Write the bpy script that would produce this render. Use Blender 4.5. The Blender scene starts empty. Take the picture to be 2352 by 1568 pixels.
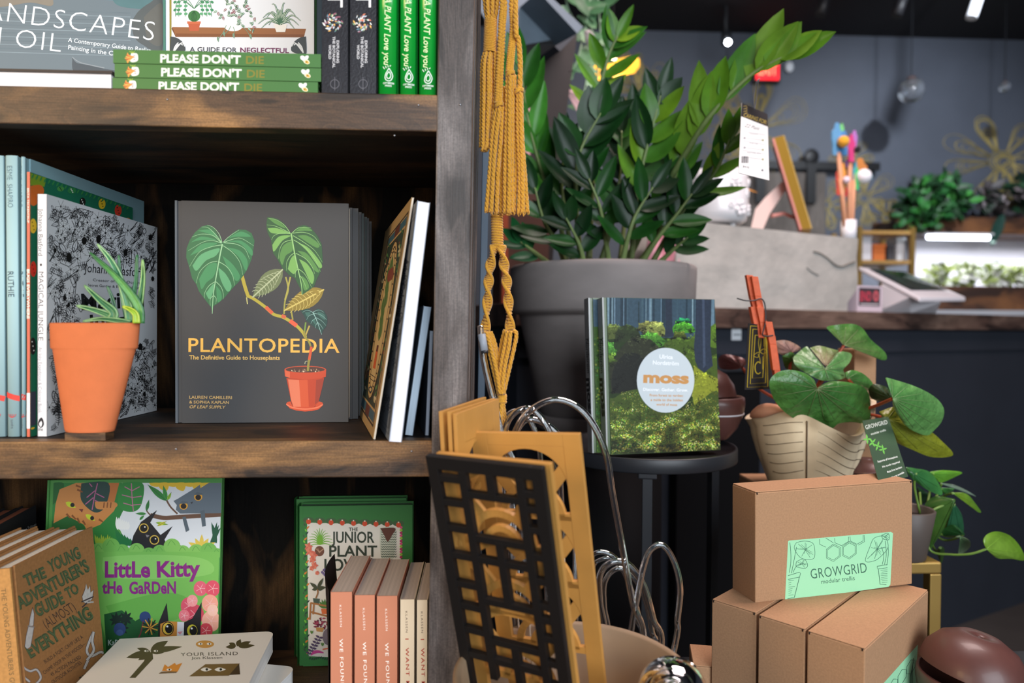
import bpy, math, random
from mathutils import Vector, Matrix, Euler, noise
random.seed(7)
sc = bpy.context.scene
COL = sc.collection
V = Vector

# ------------------------------------------------------------------ camera
FPX, CXP, CYP = 1568.0, 1176.0, 784.0
ZC = 1.10                                   # eye height of the camera
YAW, PITCH, ROLL = math.radians(2.7), math.radians(0.95), 0.005
CAM = V((0, 0, ZC))
fw = V((math.sin(YAW) * math.cos(PITCH), math.cos(YAW) * math.cos(PITCH), -math.sin(PITCH)))
r0 = fw.cross(V((0, 0, 1))).normalized(); u0 = r0.cross(fw)
cu = u0 * math.cos(ROLL) - r0 * math.sin(ROLL)
cr = r0 * math.cos(ROLL) + u0 * math.sin(ROLL)
cd = bpy.data.cameras.new('camera'); cam = bpy.data.objects.new('camera', cd); COL.objects.link(cam)
cam.matrix_world = Matrix((( cr.x, cu.x, -fw.x, CAM.x), (cr.y, cu.y, -fw.y, CAM.y), (cr.z, cu.z, -fw.z, CAM.z), (0, 0, 0, 1)))
cd.sensor_width = 36; cd.lens = 36 * FPX / 2352; cd.clip_start = 0.02; cd.clip_end = 60
cd.dof.use_dof = True; cd.dof.focus_distance = 0.84; cd.dof.aperture_fstop = 3.2
sc.camera = cam

# ------------------------------------------------------------------ light and exposure
sc.view_settings.view_transform = 'Standard'; sc.view_settings.look = 'None'
sc.view_settings.exposure = 0.0; sc.view_settings.gamma = 1.0; sc.view_settings.use_curve_mapping = False
wd = bpy.data.worlds.new('World'); sc.world = wd; wd.use_nodes = True
bgn = wd.node_tree.nodes['Background']; bgn.inputs[0].default_value = (0.62, 0.74, 1.0, 1); bgn.inputs[1].default_value = 0.26
def area(name, loc, target, sx, sy, power, color, spread=180):
    l = bpy.data.lights.new(name, 'AREA'); l.shape = 'RECTANGLE'; l.size = sx; l.size_y = sy; l.energy = power; l.color = color
    l.spread = math.radians(spread)
    o = bpy.data.objects.new(name, l); COL.objects.link(o); o.location = loc
    o.rotation_euler = (V(target) - V(loc)).to_track_quat('-Z', 'Y').to_euler(); return o
def spot(name, loc, target, power, color, angle=60, blend=0.6, size=0.04):
    l = bpy.data.lights.new(name, 'SPOT'); l.energy = power; l.color = color; l.spot_size = math.radians(angle); l.spot_blend = blend; l.shadow_soft_size = size
    o = bpy.data.objects.new(name, l); COL.objects.link(o); o.location = loc
    o.rotation_euler = (V(target) - V(loc)).to_track_quat('-Z', 'Y').to_euler(); return o
area('window_light', (1.1, -2.4, 1.95), (0.0, 0.9, 1.0), 2.6, 2.0, 150, (0.86, 0.93, 1.0))
area('left_fill_light', (-2.0, -1.6, 1.5), (0.3, 0.9, 0.95), 1.4, 1.6, 30, (1.0, 0.90, 0.78))  # soft warm fill, added to brighten the left-facing sides
area('shop_lamp_light', (-1.05, -0.15, 1.45), (-0.45, 0.7, 1.0), 0.45, 0.45, 7, (1.0, 0.66, 0.32))
area('ceiling_panel_light', (1.0, 1.2, 2.9), (1.0, 1.3, 0.0), 1.2, 0.8, 58, (1.0, 0.80, 0.77))
spot('track_spot_light', (2.3, 2.6, 2.85), (2.75, 4.4, 1.95), 170, (0.86, 0.92, 1.0), 84, 1.0)
spot('track_spot_light', (0.9, 2.6, 2.85), (1.1, 4.4, 1.95), 50, (0.86, 0.92, 1.0), 90, 1.0)

# ------------------------------------------------------------------ pixel <-> place
def ray(px, py): return (fw + cr * ((px - CXP) / FPX) + cu * ((CYP - py) / FPX))
def D(px, py, d): return CAM + ray(px, py) * d                 # at distance d in front of the camera
def atY(px, py, Y): r = ray(px, py); return CAM + r * (Y / r.y)
def atZ(px, py, Z): r = ray(px, py); return CAM + r * ((Z - ZC) / r.z)
def atP(px, py, P, n): r = ray(px, py); return CAM + r * ((P - CAM).dot(n) / r.dot(n))
def proj(p): q = V(p) - CAM; k = q.dot(fw); return (CXP + FPX * q.dot(cr) / k, CYP - FPX * q.dot(cu) / k, k)

# ------------------------------------------------------------------ materials
def lin(c):
    return tuple(((v / 255) / 12.92 if v / 255 <= 0.04045 else ((v / 255 + 0.055) / 1.055) ** 2.4) for v in c[:3])
MATS = {}
def mk(name, base=None, rough=0.6, metal=0.0, trans=0.0, ior=1.45, bump=None, mottle=None, coat=0.0, emit=None, spec=0.5, sheen=0.0, sss=0.0, scale3=None, bumpy=None):
    """base None -> colour from the 'ink' attribute; mottle=(scale, amount, detail); bump=(scale, strength)"""
    if name in MATS: return MATS[name]
    m = bpy.data.materials.new(name); m.use_nodes = True; nt = m.node_tree; b = nt.nodes['Principled BSDF']
    N, L = nt.nodes.new, nt.links.new
    b.inputs['Roughness'].default_value = rough; b.inputs['Metallic'].default_value = metal
    b.inputs['IOR'].default_value = ior; b.inputs['Transmission Weight'].default_value = trans
    b.inputs['Coat Weight'].default_value = coat; b.inputs['Specular IOR Level'].default_value = spec
    b.inputs['Coat Roughness'].default_value = 0.12
    if sheen: b.inputs['Sheen Weight'].default_value = sheen
    if base is None:
        a = N('ShaderNodeAttribute'); a.attribute_name = 'ink'; src = a.outputs['Color']
    else:
        a = N('ShaderNodeRGB'); a.outputs[0].default_value = (*lin(base), 1); src = a.outputs[0]
    tc = None
    def coords():
        nonlocal tc
        if tc is None:
            tc = N('ShaderNodeTexCoord')
            if scale3:
                mp = N('ShaderNodeMapping'); mp.inputs['Scale'].default_value = scale3; L(tc.outputs['Object'], mp.inputs['Vector']); tc = mp
        return tc.outputs['Vector'] if scale3 else tc.outputs['Object']
    if mottle:
        n = N('ShaderNodeTexNoise'); n.inputs['Scale'].default_value = mottle[0]; n.inputs['Detail'].default_value = mottle[2] if len(mottle) > 2 else 4
        L(coords(), n.inputs['Vector'])
        mr = N('ShaderNodeMapRange'); mr.inputs[1].default_value = 0.28; mr.inputs[2].default_value = 0.72
        mr.inputs[3].default_value = 1 - mottle[1]; mr.inputs[4].default_value = 1 + mottle[1]
        L(n.outputs['Fac'], mr.inputs[0])
        vm = N('ShaderNodeVectorMath'); vm.operation = 'SCALE'; L(src, vm.inputs[0]); L(mr.outputs[0], vm.inputs['Scale']); src = vm.outputs[0]
    L(src, b.inputs['Base Color'])
    if emit:
        b.inputs['Emission Strength'].default_value = emit; L(src, b.inputs['Emission Color'])
    if bump:
        n = N('ShaderNodeTexNoise'); n.inputs['Scale'].default_value = bump[0]; n.inputs['Detail'].default_value = 5
        L(coords(), n.inputs['Vector'])
        bp = N('ShaderNodeBump'); bp.inputs['Strength'].default_value = bump[1]; bp.inputs['Distance'].default_value = bump[2] if len(bump) > 2 else 0.001
        L(n.outputs['Fac'], bp.inputs['Height']); L(bp.outputs[0], b.inputs['Normal'])
    MATS[name] = m; return m
def wood(name, dark, mid, light, along='x', scale=1.0, rough=0.55, patch=0.5):
    """dark-stained plywood or lumber: long grain, wavy early-wood figure and patches where the stain took less"""
    if name in MATS: return MATS[name]
    m = bpy.data.materials.new(name); m.use_nodes = True; nt = m.node_tree; b = nt.nodes['Principled BSDF']
    N, L = nt.nodes.new, nt.links.new
    tc = N('ShaderNodeTexCoord')
    def mapped(s):
        mp = N('ShaderNodeMapping'); k = {'x': (s[0], s[1], s[1]), 'y': (s[1], s[0], s[1]), 'z': (s[1], s[1], s[0])}[along]
        mp.inputs['Scale'].default_value = k; L(tc.outputs['Object'], mp.inputs['Vector']); return mp.outputs[0]
    def nz(vec, sca, det=4, dist=0.0):
        n = N('ShaderNodeTexNoise'); n.inputs['Scale'].default_value = sca; n.inputs['Detail'].default_value = det; n.inputs['Distortion'].default_value = dist
        L(vec, n.inputs['Vector']); return n.outputs['Fac']
    def ramp(fac, stops):
        r = N('ShaderNodeValToRGB'); e = r.color_ramp.elements
        while len(e) < len(stops): e.new(0.5)
        for i, (p, c) in enumerate(stops): e[i].position = p; e[i].color = (*c, 1)
        L(fac, r.inputs[0]); return r.outputs[0]
    def mix(f, a, c, mode='MIX'):
        x = N('ShaderNodeMix'); x.data_type = 'RGBA'; x.blend_type = mode
        for s, i in ((f, 0), (a, 6), (c, 7)):
            if hasattr(s, 'is_output'): L(s, x.inputs[i])
            else: x.inputs[i].default_value = s if i == 0 else (*s, 1)
        return x.outputs[2]
    d, mi, li = lin(dark), lin(mid), lin(light)
    figure = ramp(nz(mapped((2.2 * scale, 9 * scale)), 1.6, 3, 1.4), [(0.40, d), (0.50, mi), (0.505, tuple((x + y) / 2 for x, y in zip(d, mi))), (0.62, mi)])
    patches = ramp(nz(mapped((1.6 * scale, 5 * scale)), 2.6, 3, 0.8), [(0.5 - 0.1 * patch, (0, 0, 0)), (0.72 - 0.1 * patch, (1, 1, 1))])
    c = mix(patches, figure, li)
    grain = ramp(nz(mapped((6 * scale, 160 * scale)), 3.0, 4, 0.3), [(0.3, (0.62, 0.62, 0.62)), (0.65, (1.12, 1.12, 1.12))])
    c = mix(1.0, c, grain, 'MULTIPLY')
    speck = ramp(nz(tc.outputs['Object'], 520, 2), [(0.35, (0.75, 0.75, 0.75)), (0.7, (1.22, 1.22, 1.22))])
    c = mix(0.8, c, speck, 'MULTIPLY')
    L(c, b.inputs['Base Color']); b.inputs['Roughness'].default_value = rough
    bp = N('ShaderNodeBump'); bp.inputs['Strength'].default_value = 0.35; bp.inputs['Distance'].default_value = 0.0006
    L(nz(mapped((10 * scale, 220 * scale)), 3.0, 3), bp.inputs['Height']); L(bp.outputs[0], b.inputs['Normal'])
    MATS[name] = m; return m
INK = mk('printed_ink', None, 0.5)
GLOSS = mk('glossy_printed_ink', None, 0.22, coat=0.4)
MATT = mk('matt_ink', None, 0.85, spec=0.2)

# ------------------------------------------------------------------ mesh builder
class MB:
    def __init__(s): s.v, s.f, s.mi, s.c, s.sm, s.mats = [], [], [], [], [], []; s.X = Matrix.Identity(4); s.k = 0; s.col = (1, 1, 1); s.smooth = False
    def mat(s, m, c=None, smooth=None):
        if m not in s.mats: s.mats.append(m)
        s.k = s.mats.index(m)
        if c is not None: s.col = lin(c)
        if smooth is not None: s.smooth = smooth
        return s
    def ink(s, c): s.col = lin(c); return s
    def pt(s, p): s.v.append(tuple(s.X @ V(p))); return len(s.v) - 1
    def face(s, idx): s.f.append(tuple(idx)); s.mi.append(s.k); s.c.append(s.col); s.sm.append(s.smooth)
    def poly(s, pts): s.face([s.pt(p) for p in pts])
    def box(s, a, b):
        i = [s.pt((x, y, z)) for x in (a[0], b[0]) for y in (a[1], b[1]) for z in (a[2], b[2])]
        for q in ((0, 1, 3, 2), (4, 6, 7, 5), (0, 4, 5, 1), (2, 3, 7, 6), (0, 2, 6, 4), (1, 5, 7, 3)): s.face([i[j] for j in q])
    def hexa(s, p):                              # 8 corners: bottom ring 4, top ring 4
        i = [s.pt(q) for q in p]
        for q in ((3, 2, 1, 0), (4, 5, 6, 7), (0, 1, 5, 4), (1, 2, 6, 5), (2, 3, 7, 6), (3, 0, 4, 7)): s.face([i[j] for j in q])
    def prism(s, ring, off):                     # ring of 3-D points extruded by vector off
        off = V(off); a = [s.pt(p) for p in ring]; b = [s.pt(V(p) + off) for p in ring]; n = len(a)
        s.face(a[::-1]); s.face(b)
        for j in range(n): s.face((a[j], a[(j + 1) % n], b[(j + 1) % n], b[j]))
    def tube(s, P, r, n=8, caps=True, closed=False, flat=1.0, roll=0.0, flip=False):
        P = [V(p) for p in P]; m = len(P); R = r if isinstance(r, (list, tuple)) else [r] * m
        up = None; rings = []
        for i in range(m):
            a = P[(i - 1) % m] if (closed or i) else P[0]; b = P[(i + 1) % m] if (closed or i < m - 1) else P[-1]
            t = (b - a).normalized()
            if up is None:
                up = V((0, 0, 1)) if abs(t.z) < 0.9 else V((0, -1, 0))
            x = t.cross(up); x = x.normalized() if x.length > 1e-6 else t.orthogonal().normalized()
            y = x.cross(t).normalized(); up = y
            if roll: x, y = x * math.cos(roll) + y * math.sin(roll), y * math.cos(roll) - x * math.sin(roll)
            rings.append([s.pt(P[i] + x * (R[i] * math.cos(2 * math.pi * j / n)) + y * (R[i] * flat * math.sin(2 * math.pi * j / n))) for j in range(n)])
        old = s.smooth; s.smooth = True if n > 4 else old
        for i in range(m if closed else m - 1):
            A, B = rings[i], rings[(i + 1) % m]
            for j in range(n): q = (A[j], A[(j + 1) % n], B[(j + 1) % n], B[j]); s.face(q[::-1] if flip else q)
        s.smooth = old
        if caps and not closed: s.face(rings[0][::-1]); s.face(rings[-1])
    def lathe(s, prof, n=48, c=(0, 0, 0), wob=None, caps=False):
        c = V(c); rings = []
        for k, (r, z) in enumerate(prof):
            rings.append([s.pt(c + V(((r + (wob(j / n, k) if wob else 0)) * math.cos(2 * math.pi * j / n), (r + (wob(j / n, k) if wob else 0)) * math.sin(2 * math.pi * j / n), z))) for j in range(n)])
        old = s.smooth; s.smooth = True
        for A, B in zip(rings, rings[1:]):
            for j in range(n): s.face((A[j], A[(j + 1) % n], B[(j + 1) % n], B[j]))
        s.smooth = old
        if caps: s.face(rings[0][::-1]); s.face(rings[-1])
    def ball(s, c, r, n=16, m=10):
        c = V(c); r = V((r, r, r)) if not hasattr(r, '__len__') else V(r); old = s.smooth; s.smooth = True
        g = [[s.pt((c.x + r.x * math.sin(math.pi * i / m) * math.cos(2 * math.pi * j / n), c.y + r.y * math.sin(math.pi * i / m) * math.sin(2 * math.pi * j / n), c.z + r.z * math.cos(math.pi * i / m))) for j in range(n)] for i in range(1, m)]
        a = s.pt((c.x, c.y, c.z + r.z)); b = s.pt((c.x, c.y, c.z - r.z))
        for j in range(n):
            s.face((a, g[0][j], g[0][(j + 1) % n])); s.face((b, g[-1][(j + 1) % n], g[-1][j]))
        for A, B in zip(g, g[1:]):
            for j in range(n): s.face((A[j], B[j], B[(j + 1) % n], A[(j + 1) % n]))
        s.smooth = old
    def grid(s, fn, nu, nv, colf=None):
        old = s.smooth; s.smooth = True
        g = [[s.pt(fn(i / nu, j / nv)) for j in range(nv + 1)] for i in range(nu + 1)]
        for i in range(nu):
            for j in range(nv):
                if colf: s.col = colf((i + .5) / nu, (j + .5) / nv)
                s.face((g[i][j], g[i + 1][j], g[i + 1][j + 1], g[i][j + 1]))
        s.smooth = old
    def build(s, name, parent=None, bevel=0.0, solid=0.0, sub=0):
        me = bpy.data.meshes.new(name); me.from_pydata(s.v, [], s.f)
        for m in s.mats: me.materials.append(m)
        me.polygons.foreach_set('material_index', s.mi); me.polygons.foreach_set('use_smooth', s.sm)
        at = me.color_attributes.new('ink', 'FLOAT_COLOR', 'CORNER'); buf = []
        for p, c in zip(me.polygons, s.c): buf += [c[0], c[1], c[2], 1.0] * p.loop_total
        at.data.foreach_set('color', buf)
        me.update(); o = bpy.data.objects.new(name, me); COL.objects.link(o)
        if parent is not None: o.parent = parent
        if solid: md = o.modifiers.new('thick', 'SOLIDIFY'); md.thickness = solid; md.offset = 0
        if sub: md = o.modifiers.new('sub', 'SUBSURF'); md.levels = sub; md.render_levels = sub
        if bevel: md = o.modifiers.new('bevel', 'BEVEL'); md.width = bevel; md.segments = 2; md.limit_method = 'ANGLE'; md.angle_limit = math.radians(50)
        return o
def tag(o, label, cat, group=None, kind=None):
    o['label'] = label
    if cat: o['category'] = cat
    if group: o['group'] = group
    if kind: o['kind'] = kind
    return o
def thing(name, label, cat, loc=(0, 0, 0), R=None, group=None):
    o = bpy.data.objects.new(name, None); COL.objects.link(o); o.empty_display_size = 0.05
    M = Matrix.Translation(V(loc))
    if R is not None: M = M @ R.to_4x4()
    o.matrix_world = M; return tag(o, label, cat, group)
def struct(o): o['kind'] = 'structure'; return o
def rotz(a): return Matrix.Rotation(a, 3, 'Z')
def axes(U, Vv): U = V(U).normalized(); Vv = (V(Vv) - U * V(Vv).dot(U)).normalized(); N = U.cross(Vv); return Matrix(((U.x, -N.x, Vv.x), (U.y, -N.y, Vv.y), (U.z, -N.z, Vv.z)))   # local x=U, y=into the thing, z=V
def spline(P, n=8):
    P = [V(p) for p in P]; out = []
    for i in range(len(P) - 1):
        p0, p1, p2, p3 = P[max(i - 1, 0)], P[i], P[i + 1], P[min(i + 2, len(P) - 1)]
        for k in range(n):
            t = k / n; out.append(0.5 * ((2 * p1) + (p2 - p0) * t + (2 * p0 - 5 * p1 + 4 * p2 - p3) * t * t + (3 * p1 - p0 - 3 * p2 + p3) * t ** 3))
    return out + [P[-1]]

# ------------------------------------------------------------------ lettering and printed art
_tc = {}
def text_mesh(s, bold=0.0, font=None, space=1.0):
    key = (s, bold, font, space)
    if key not in _tc:
        cv = bpy.data.curves.new('t', 'FONT'); cv.body = s; cv.size = 1.0; cv.offset = bold; cv.fill_mode = 'FRONT'; cv.resolution_u = 3; cv.space_character = space
        if font: cv.font = font
        ob = bpy.data.objects.new('t', cv); me = ob.to_mesh()
        vs = [(p.co.x, p.co.y) for p in me.vertices]; fs = [tuple(p.vertices) for p in me.polygons]
        ob.to_mesh_clear(); bpy.data.objects.remove(ob); bpy.data.curves.remove(cv)
        _tc[key] = (vs, fs)
    return _tc[key]
CAPH = 0.729
class Pen:
    """draws flat ink on one plane of a thing; positions given in photograph pixels, which the plane's own place turns into millimetres"""
    def __init__(s, mb, root, plane='front', off=0.0, T=0.0, x=None, m=INK):
        s.mb, s.root, s.plane, s.T, s.m = mb, root, plane, T, m
        bpy.context.view_layer.update()
        s.inv = root.matrix_world.inverted(); s.z = 6e-5; s.off = off
        s.clip = None
    def uv(s, px, py):
        o = s.inv @ CAM; d = (s.inv.to_3x3() @ ray(px, py))
        if s.plane == 'front': t = (s.off - o.y) / d.y; p = o + d * t; return (p.x, p.z)
        if s.plane == 'spine': t = (s.off - o.x) / d.x; p = o + d * t; return (s.T - p.y, p.z)
        if s.plane == 'top': t = (s.off - o.z) / d.z; p = o + d * t; return (p.x, p.y)
    def lift(s, u, w):
        if s.clip: u = min(max(u, s.clip[0]), s.clip[1]); w = min(max(w, 0.0004), s.clip[2])
        if s.plane == 'front': return (u, s.off - s.z, w)
        if s.plane == 'spine': return (s.off - s.z, s.T - u, w)
        if s.plane == 'top': return (u, w, s.off + s.z)
    def step(s): s.z += 2.5e-6
    def raw(s, pts, c, m=None):
        s.mb.mat(m or s.m, c, False); s.step()
        p = [s.lift(*q) for q in pts]
        s.mb.poly(p)
    def poly(s, pts, c, m=None): s.raw([s.uv(*p) for p in pts], c, m)
    def line(s, pts, w, c, m=None, taper=None):
        s.mb.mat(m or s.m, c, False); s.step(); P = [V((*p, 0)) for p in pts]; n = len(P); L, R = [], []
        for i in range(n):
            t = (P[min(i + 1, n - 1)] - P[max(i - 1, 0)]); t = t.normalized() if t.length else V((1, 0, 0)); q = V((-t.y, t.x, 0))
            h = w / 2 * (taper[0] + (taper[1] - taper[0]) * i / max(n - 1, 1) if taper else 1)
            a = P[i] + q * h; b = P[i] - q * h; L.append(s.mb.pt(s.lift(*s.uv(a.x, a.y)))); R.append(s.mb.pt(s.lift(*s.uv(b.x, b.y))))
        for i in range(n - 1): s.mb.face((L[i], L[i + 1], R[i + 1], R[i]))
    def curve(s, pts, w, c, n=6, **k): s.line([(p.x, p.y) for p in spline([(a, b, 0) for a, b in pts], n)], w, c, **k)
    def blob(s, pts, c, n=5, m=None): 
        P = [(a, b, 0) for a, b in pts]; P = spline(P + [P[0]], n)[:-1]; s.poly([(p.x, p.y) for p in P], c, m)
    def disc(s, x, y, rx, ry, c, rot=0.0, n=20, m=None):
        k, q = math.cos(rot), math.sin(rot)
        s.poly([(x + rx * math.cos(a) * k - ry * math.sin(a) * q, y + rx * math.cos(a) * q + ry * math.sin(a) * k) for a in [2 * math.pi * i / n for i in range(n)]], c, m)
    def leaf(s, x0, y0, x1, y1, w, c, vein=None, bend=0.0, n=8):
        dx, dy = x1 - x0, y1 - y0; l = math.hypot(dx, dy) or 1; nx, ny = -dy / l, dx / l
        def at(t, k): b = bend * math.sin(math.pi * t); return (x0 + dx * t + nx * (b + k * w * math.sin(math.pi * t ** 0.8)), y0 + dy * t + ny * (b + k * w * math.sin(math.pi * t ** 0.8)))
        s.poly([at(i / n, .5) for i in range(n + 1)] + [at(i / n, -.5) for i in range(n - 1, 0, -1)], c)
        if vein: s.line([at(i / n, 0) for i in range(n + 1)], max(0.8, w * 0.07), vein)
    def text(s, t, x0, y0, x1, y1, h, c, bold=0.0, shear=0.0, m=None, font=None, jit=0.0, space=1.0, xh=False):
        """baseline runs from pixel (x0,y0) to (x1,y1) and the string fills it; capitals are h pixels tall"""
        vs, fs = text_mesh(t, bold, font, space)
        if not vs: return
        a = min(v[0] for v in vs); b = max(v[0] for v in vs); s.mb.mat(m or s.m, c, False); s.step()
        l = math.hypot(x1 - x0, y1 - y0); ex, ey = (x1 - x0) / l, (y1 - y0) / l; nx, ny = ey, -ex
        k = l / max(b - a, 1e-6); kh = h / CAPH; base = len(s.mb.v)
        for (x, y) in vs:
            if jit: y = y + jit * math.sin(x * 3.1) * 0.12; 
            X = (x - a) * k + shear * y * kh; Y = y * kh
            s.mb.pt(s.lift(*s.uv(x0 + ex * X + nx * Y, y0 + ey * X + ny * Y)))
        for f in fs: s.mb.face([base + i for i in f])
# ------------------------------------------------------------------ the shop's shell
WALLM = mk('dark_painted_wall', (74, 79, 90), 0.55, bump=(90, 0.15), mottle=(3, 0.10))
CEILM = mk('black_painted_ceiling', (24, 23, 28), 0.8)
FLOORM = mk('dark_concrete_floor', (60, 57, 55), 0.5, mottle=(4, 0.2))
GOLDLINE = mk('gold_wall_paint', (150, 134, 78), 0.5)
XL, XR, YB, YF0, ZT = -2.2, 5.4, 4.4, -3.2, 3.04
b = MB(); b.mat(FLOORM); b.box((XL, YF0, -0.1), (XR, YB + .1, 0)); struct(b.build('floor'))
b = MB(); b.mat(CEILM); b.box((XL, YF0, ZT), (XR, YB + .1, ZT + .1)); struct(b.build('ceiling'))
b = MB(); b.mat(WALLM); b.box((XL, YB, 0), (XR, YB + .1, ZT)); wb = struct(b.build('wall_back'))
b = MB(); b.mat(WALLM); b.box((XL - .1, YF0, 0), (XL, YB, ZT)); struct(b.build('wall_left'))
b = MB(); b.mat(WALLM); b.box((XR, YF0, 0), (XR + .1, YB, ZT)); struct(b.build('wall_right'))
# gold line flowers painted on the back wall
def wall_flower(mb, px, py, R, petals, sx=1.0, sy=1.0, lines=3, rot=0.0, w=0.006, core=True):
    c = atY(px, py, YB - 0.002); rr = random.Random(int(px * 7 + py))
    for k in range(petals):
        a0 = rot + 2 * math.pi * k / petals + rr.uniform(-.12, .12)
        for j in range(lines + 3):
            q = []; s = 1 - 0.11 * j + rr.uniform(-.14, .14); wd_ = (0.62 - .07 * j + rr.uniform(-.06, .06)) * 2 * math.pi / petals * 1.3
            for i in range(21):
                t = i / 20; rad = R * (0.22 + 0.78 * s * math.sin(math.pi * t) ** 0.7); an = a0 + wd_ * (t - 0.5) * (0.4 + 1.2 * math.sin(math.pi * t)) 
                q.append((c.x + sx * rad * math.cos(an), c.y, c.z + sy * rad * math.sin(an)))
            mb.tube(q, w / 2, 5, flat=0.4)
    if core:
        for j in range(3):
            q = [(c.x + sx * R * (.12 + .05 * j) * math.cos(a), c.y, c.z + sy * R * (.12 + .05 * j) * math.sin(a)) for a in [2 * math.pi * i / 16 for i in range(16)]]
            mb.tube(q, w / 2, 5, closed=True, flat=0.4)
mb = MB(); mb.mat(GOLDLINE)
for a in ((1470, 215, .22, 9, 1, 1, 4, .2, .009), (1735, 300, .36, 7, .95, 1.1, 4, .5, .007), (1665, 255, .25, 6, .8, 1.1, 2, .1, .0055), (1690, 365, .22, 5, 1.1, .7, 3, .3, .0055),
          (1955, 365, .16, 6, 1, .8, 3, 0, .0055), (1985, 455, .22, 6, 1.1, 1, 3, .6, .0055), (2035, 500, .14, 6, 1, 1, 2, 0, .005), (1900, 470, .16, 5, .8, 1.1, 2, 0, .005),
          (2300, 370, .34, 8, 1.2, .9, 3, .3, .007), (2345, 430, .3, 6, 1, .8, 3, 0, .007), (1450, 160, .12, 6, 1, 1, 2, 0, .005)):
    wall_flower(mb, *a)
fl = mb.build('flower_mural', wb); tag(fl, 'gold line drawing of flowers painted on the dark wall', None)
# wooden door panel on its black barn rail at the back
mb = MB(); mb.mat(wood('door_boards', (58, 50, 46), (86, 78, 72), (104, 96, 90), 'z', 0.5, 0.7))
p0 = atY(1700, 395, YB - .05); p1 = atY(1896, 395, YB - .05); mb.box((p0.x, YB - .06, 0.02), (p1.x, YB - .02, p0.z))
dr = struct(mb.build('door_1'))
mb = MB(); mb.mat(mk('black_iron', (22, 22, 24), 0.45, 0.3)); z = p0.z + 0.02
mb.box((p0.x - .1, YB - .075, z), (p1.x + .35, YB - .06, z + .05)); mb.build('barn_rail', dr)
for px in (1745, 1862):
    q = atY(px, 400, YB - .07); mb = MB(); mb.mat(MATS['black_iron']); mb.box((q.x - .03, YB - .085, z - .22), (q.x + .03, YB - .07, z + .05)); mb.ball((q.x, YB - .08, z + .08), (.05, .012, .05)); mb.build('door_hanger', dr)

# ------------------------------------------------------------------ bookcase
YS = 0.691; YBK = 0.985; ZU, ZM, ZL = 1.3355, 0.988, 0.6404; TH = 0.0367
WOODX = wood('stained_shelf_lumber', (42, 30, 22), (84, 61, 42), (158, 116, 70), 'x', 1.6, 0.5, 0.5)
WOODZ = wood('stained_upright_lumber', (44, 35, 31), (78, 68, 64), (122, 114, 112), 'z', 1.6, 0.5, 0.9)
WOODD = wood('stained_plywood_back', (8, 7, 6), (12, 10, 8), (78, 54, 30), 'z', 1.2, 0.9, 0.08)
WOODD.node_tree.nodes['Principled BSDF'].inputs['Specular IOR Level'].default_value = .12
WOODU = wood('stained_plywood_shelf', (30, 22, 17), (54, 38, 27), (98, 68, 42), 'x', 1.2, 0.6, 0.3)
bc = thing('bookcase', 'dark-stained wooden bookcase filled with plant and picture books', 'bookcase', (-0.55, YBK, 0))
bc0 = V((-0.55, YBK, 0))
def bpart(mb, name, bevel=0.0008): mb.X = Matrix.Translation(-bc0); return mb
def lean(z): return 0.0127 * (z - 1.064)     # the upright leans slightly
for nm, z, t in (('shelf', ZU, TH), ('shelf', ZM, TH), ('shelf', ZL, TH), ('shelf', 0.29, TH), ('shelf', 1.72, TH)):
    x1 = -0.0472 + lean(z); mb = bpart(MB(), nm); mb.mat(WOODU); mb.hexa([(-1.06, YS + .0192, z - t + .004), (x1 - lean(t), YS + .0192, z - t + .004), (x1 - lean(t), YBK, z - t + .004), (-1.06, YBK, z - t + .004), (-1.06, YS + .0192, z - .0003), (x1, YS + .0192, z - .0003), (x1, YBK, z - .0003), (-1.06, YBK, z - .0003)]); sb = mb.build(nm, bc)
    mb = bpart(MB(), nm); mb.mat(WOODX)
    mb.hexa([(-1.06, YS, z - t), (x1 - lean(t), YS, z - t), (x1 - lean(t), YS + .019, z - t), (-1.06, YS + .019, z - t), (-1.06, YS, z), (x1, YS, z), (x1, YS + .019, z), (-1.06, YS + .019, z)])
    sh = mb.build('shelf_nosing', sb, 0.0012)
    for px, py in {ZU: ((384, 228), (961, 241), (906, 311)), ZM: ((404, 1031), (945, 1036))}.get(z, ()):
        q = atY(px, py, YS - .0004); n = MB(); n.X = Matrix.Translation(-bc0); n.mat(mk('steel_nail', (150, 150, 155), 0.3, 0.9)); n.ball(q, (.0011, .0006, .0011), 8, 6); nl = n.build('nail', sb)
def upright(x0, x1, nm):
    mb = bpart(MB(), nm); mb.mat(WOODZ); za, zb = 0.0, 1.95
    mb.hexa([(x0 + lean(za), YS - .0015, za), (x1 + lean(za), YS - .0015, za), (x1 + lean(za), YBK, za), (x0 + lean(za), YBK, za), (x0 + lean(zb), YS - .0015, zb), (x1 + lean(zb), YS - .0015, zb), (x1 + lean(zb), YBK, zb), (x0 + lean(zb), YBK, zb)])
    return mb.build(nm, bc, 0.0015)
up = upright(-0.0472, -0.0118, 'upright'); upright(-1.10, -1.062, 'upright')
q = atY(1057, 240, YS - .0018); n = MB(); n.X = Matrix.Translation(-bc0); n.mat(MATS['steel_nail']); n.ball(q, (.0012, .0006, .0012), 8, 6); n.build('nail', up)
mb = bpart(MB(), 'side_panel'); mb.mat(wood('stained_side_ply', (34, 26, 22), (66, 50, 42), (96, 74, 62), 'z', 1.0, 0.5))
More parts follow.
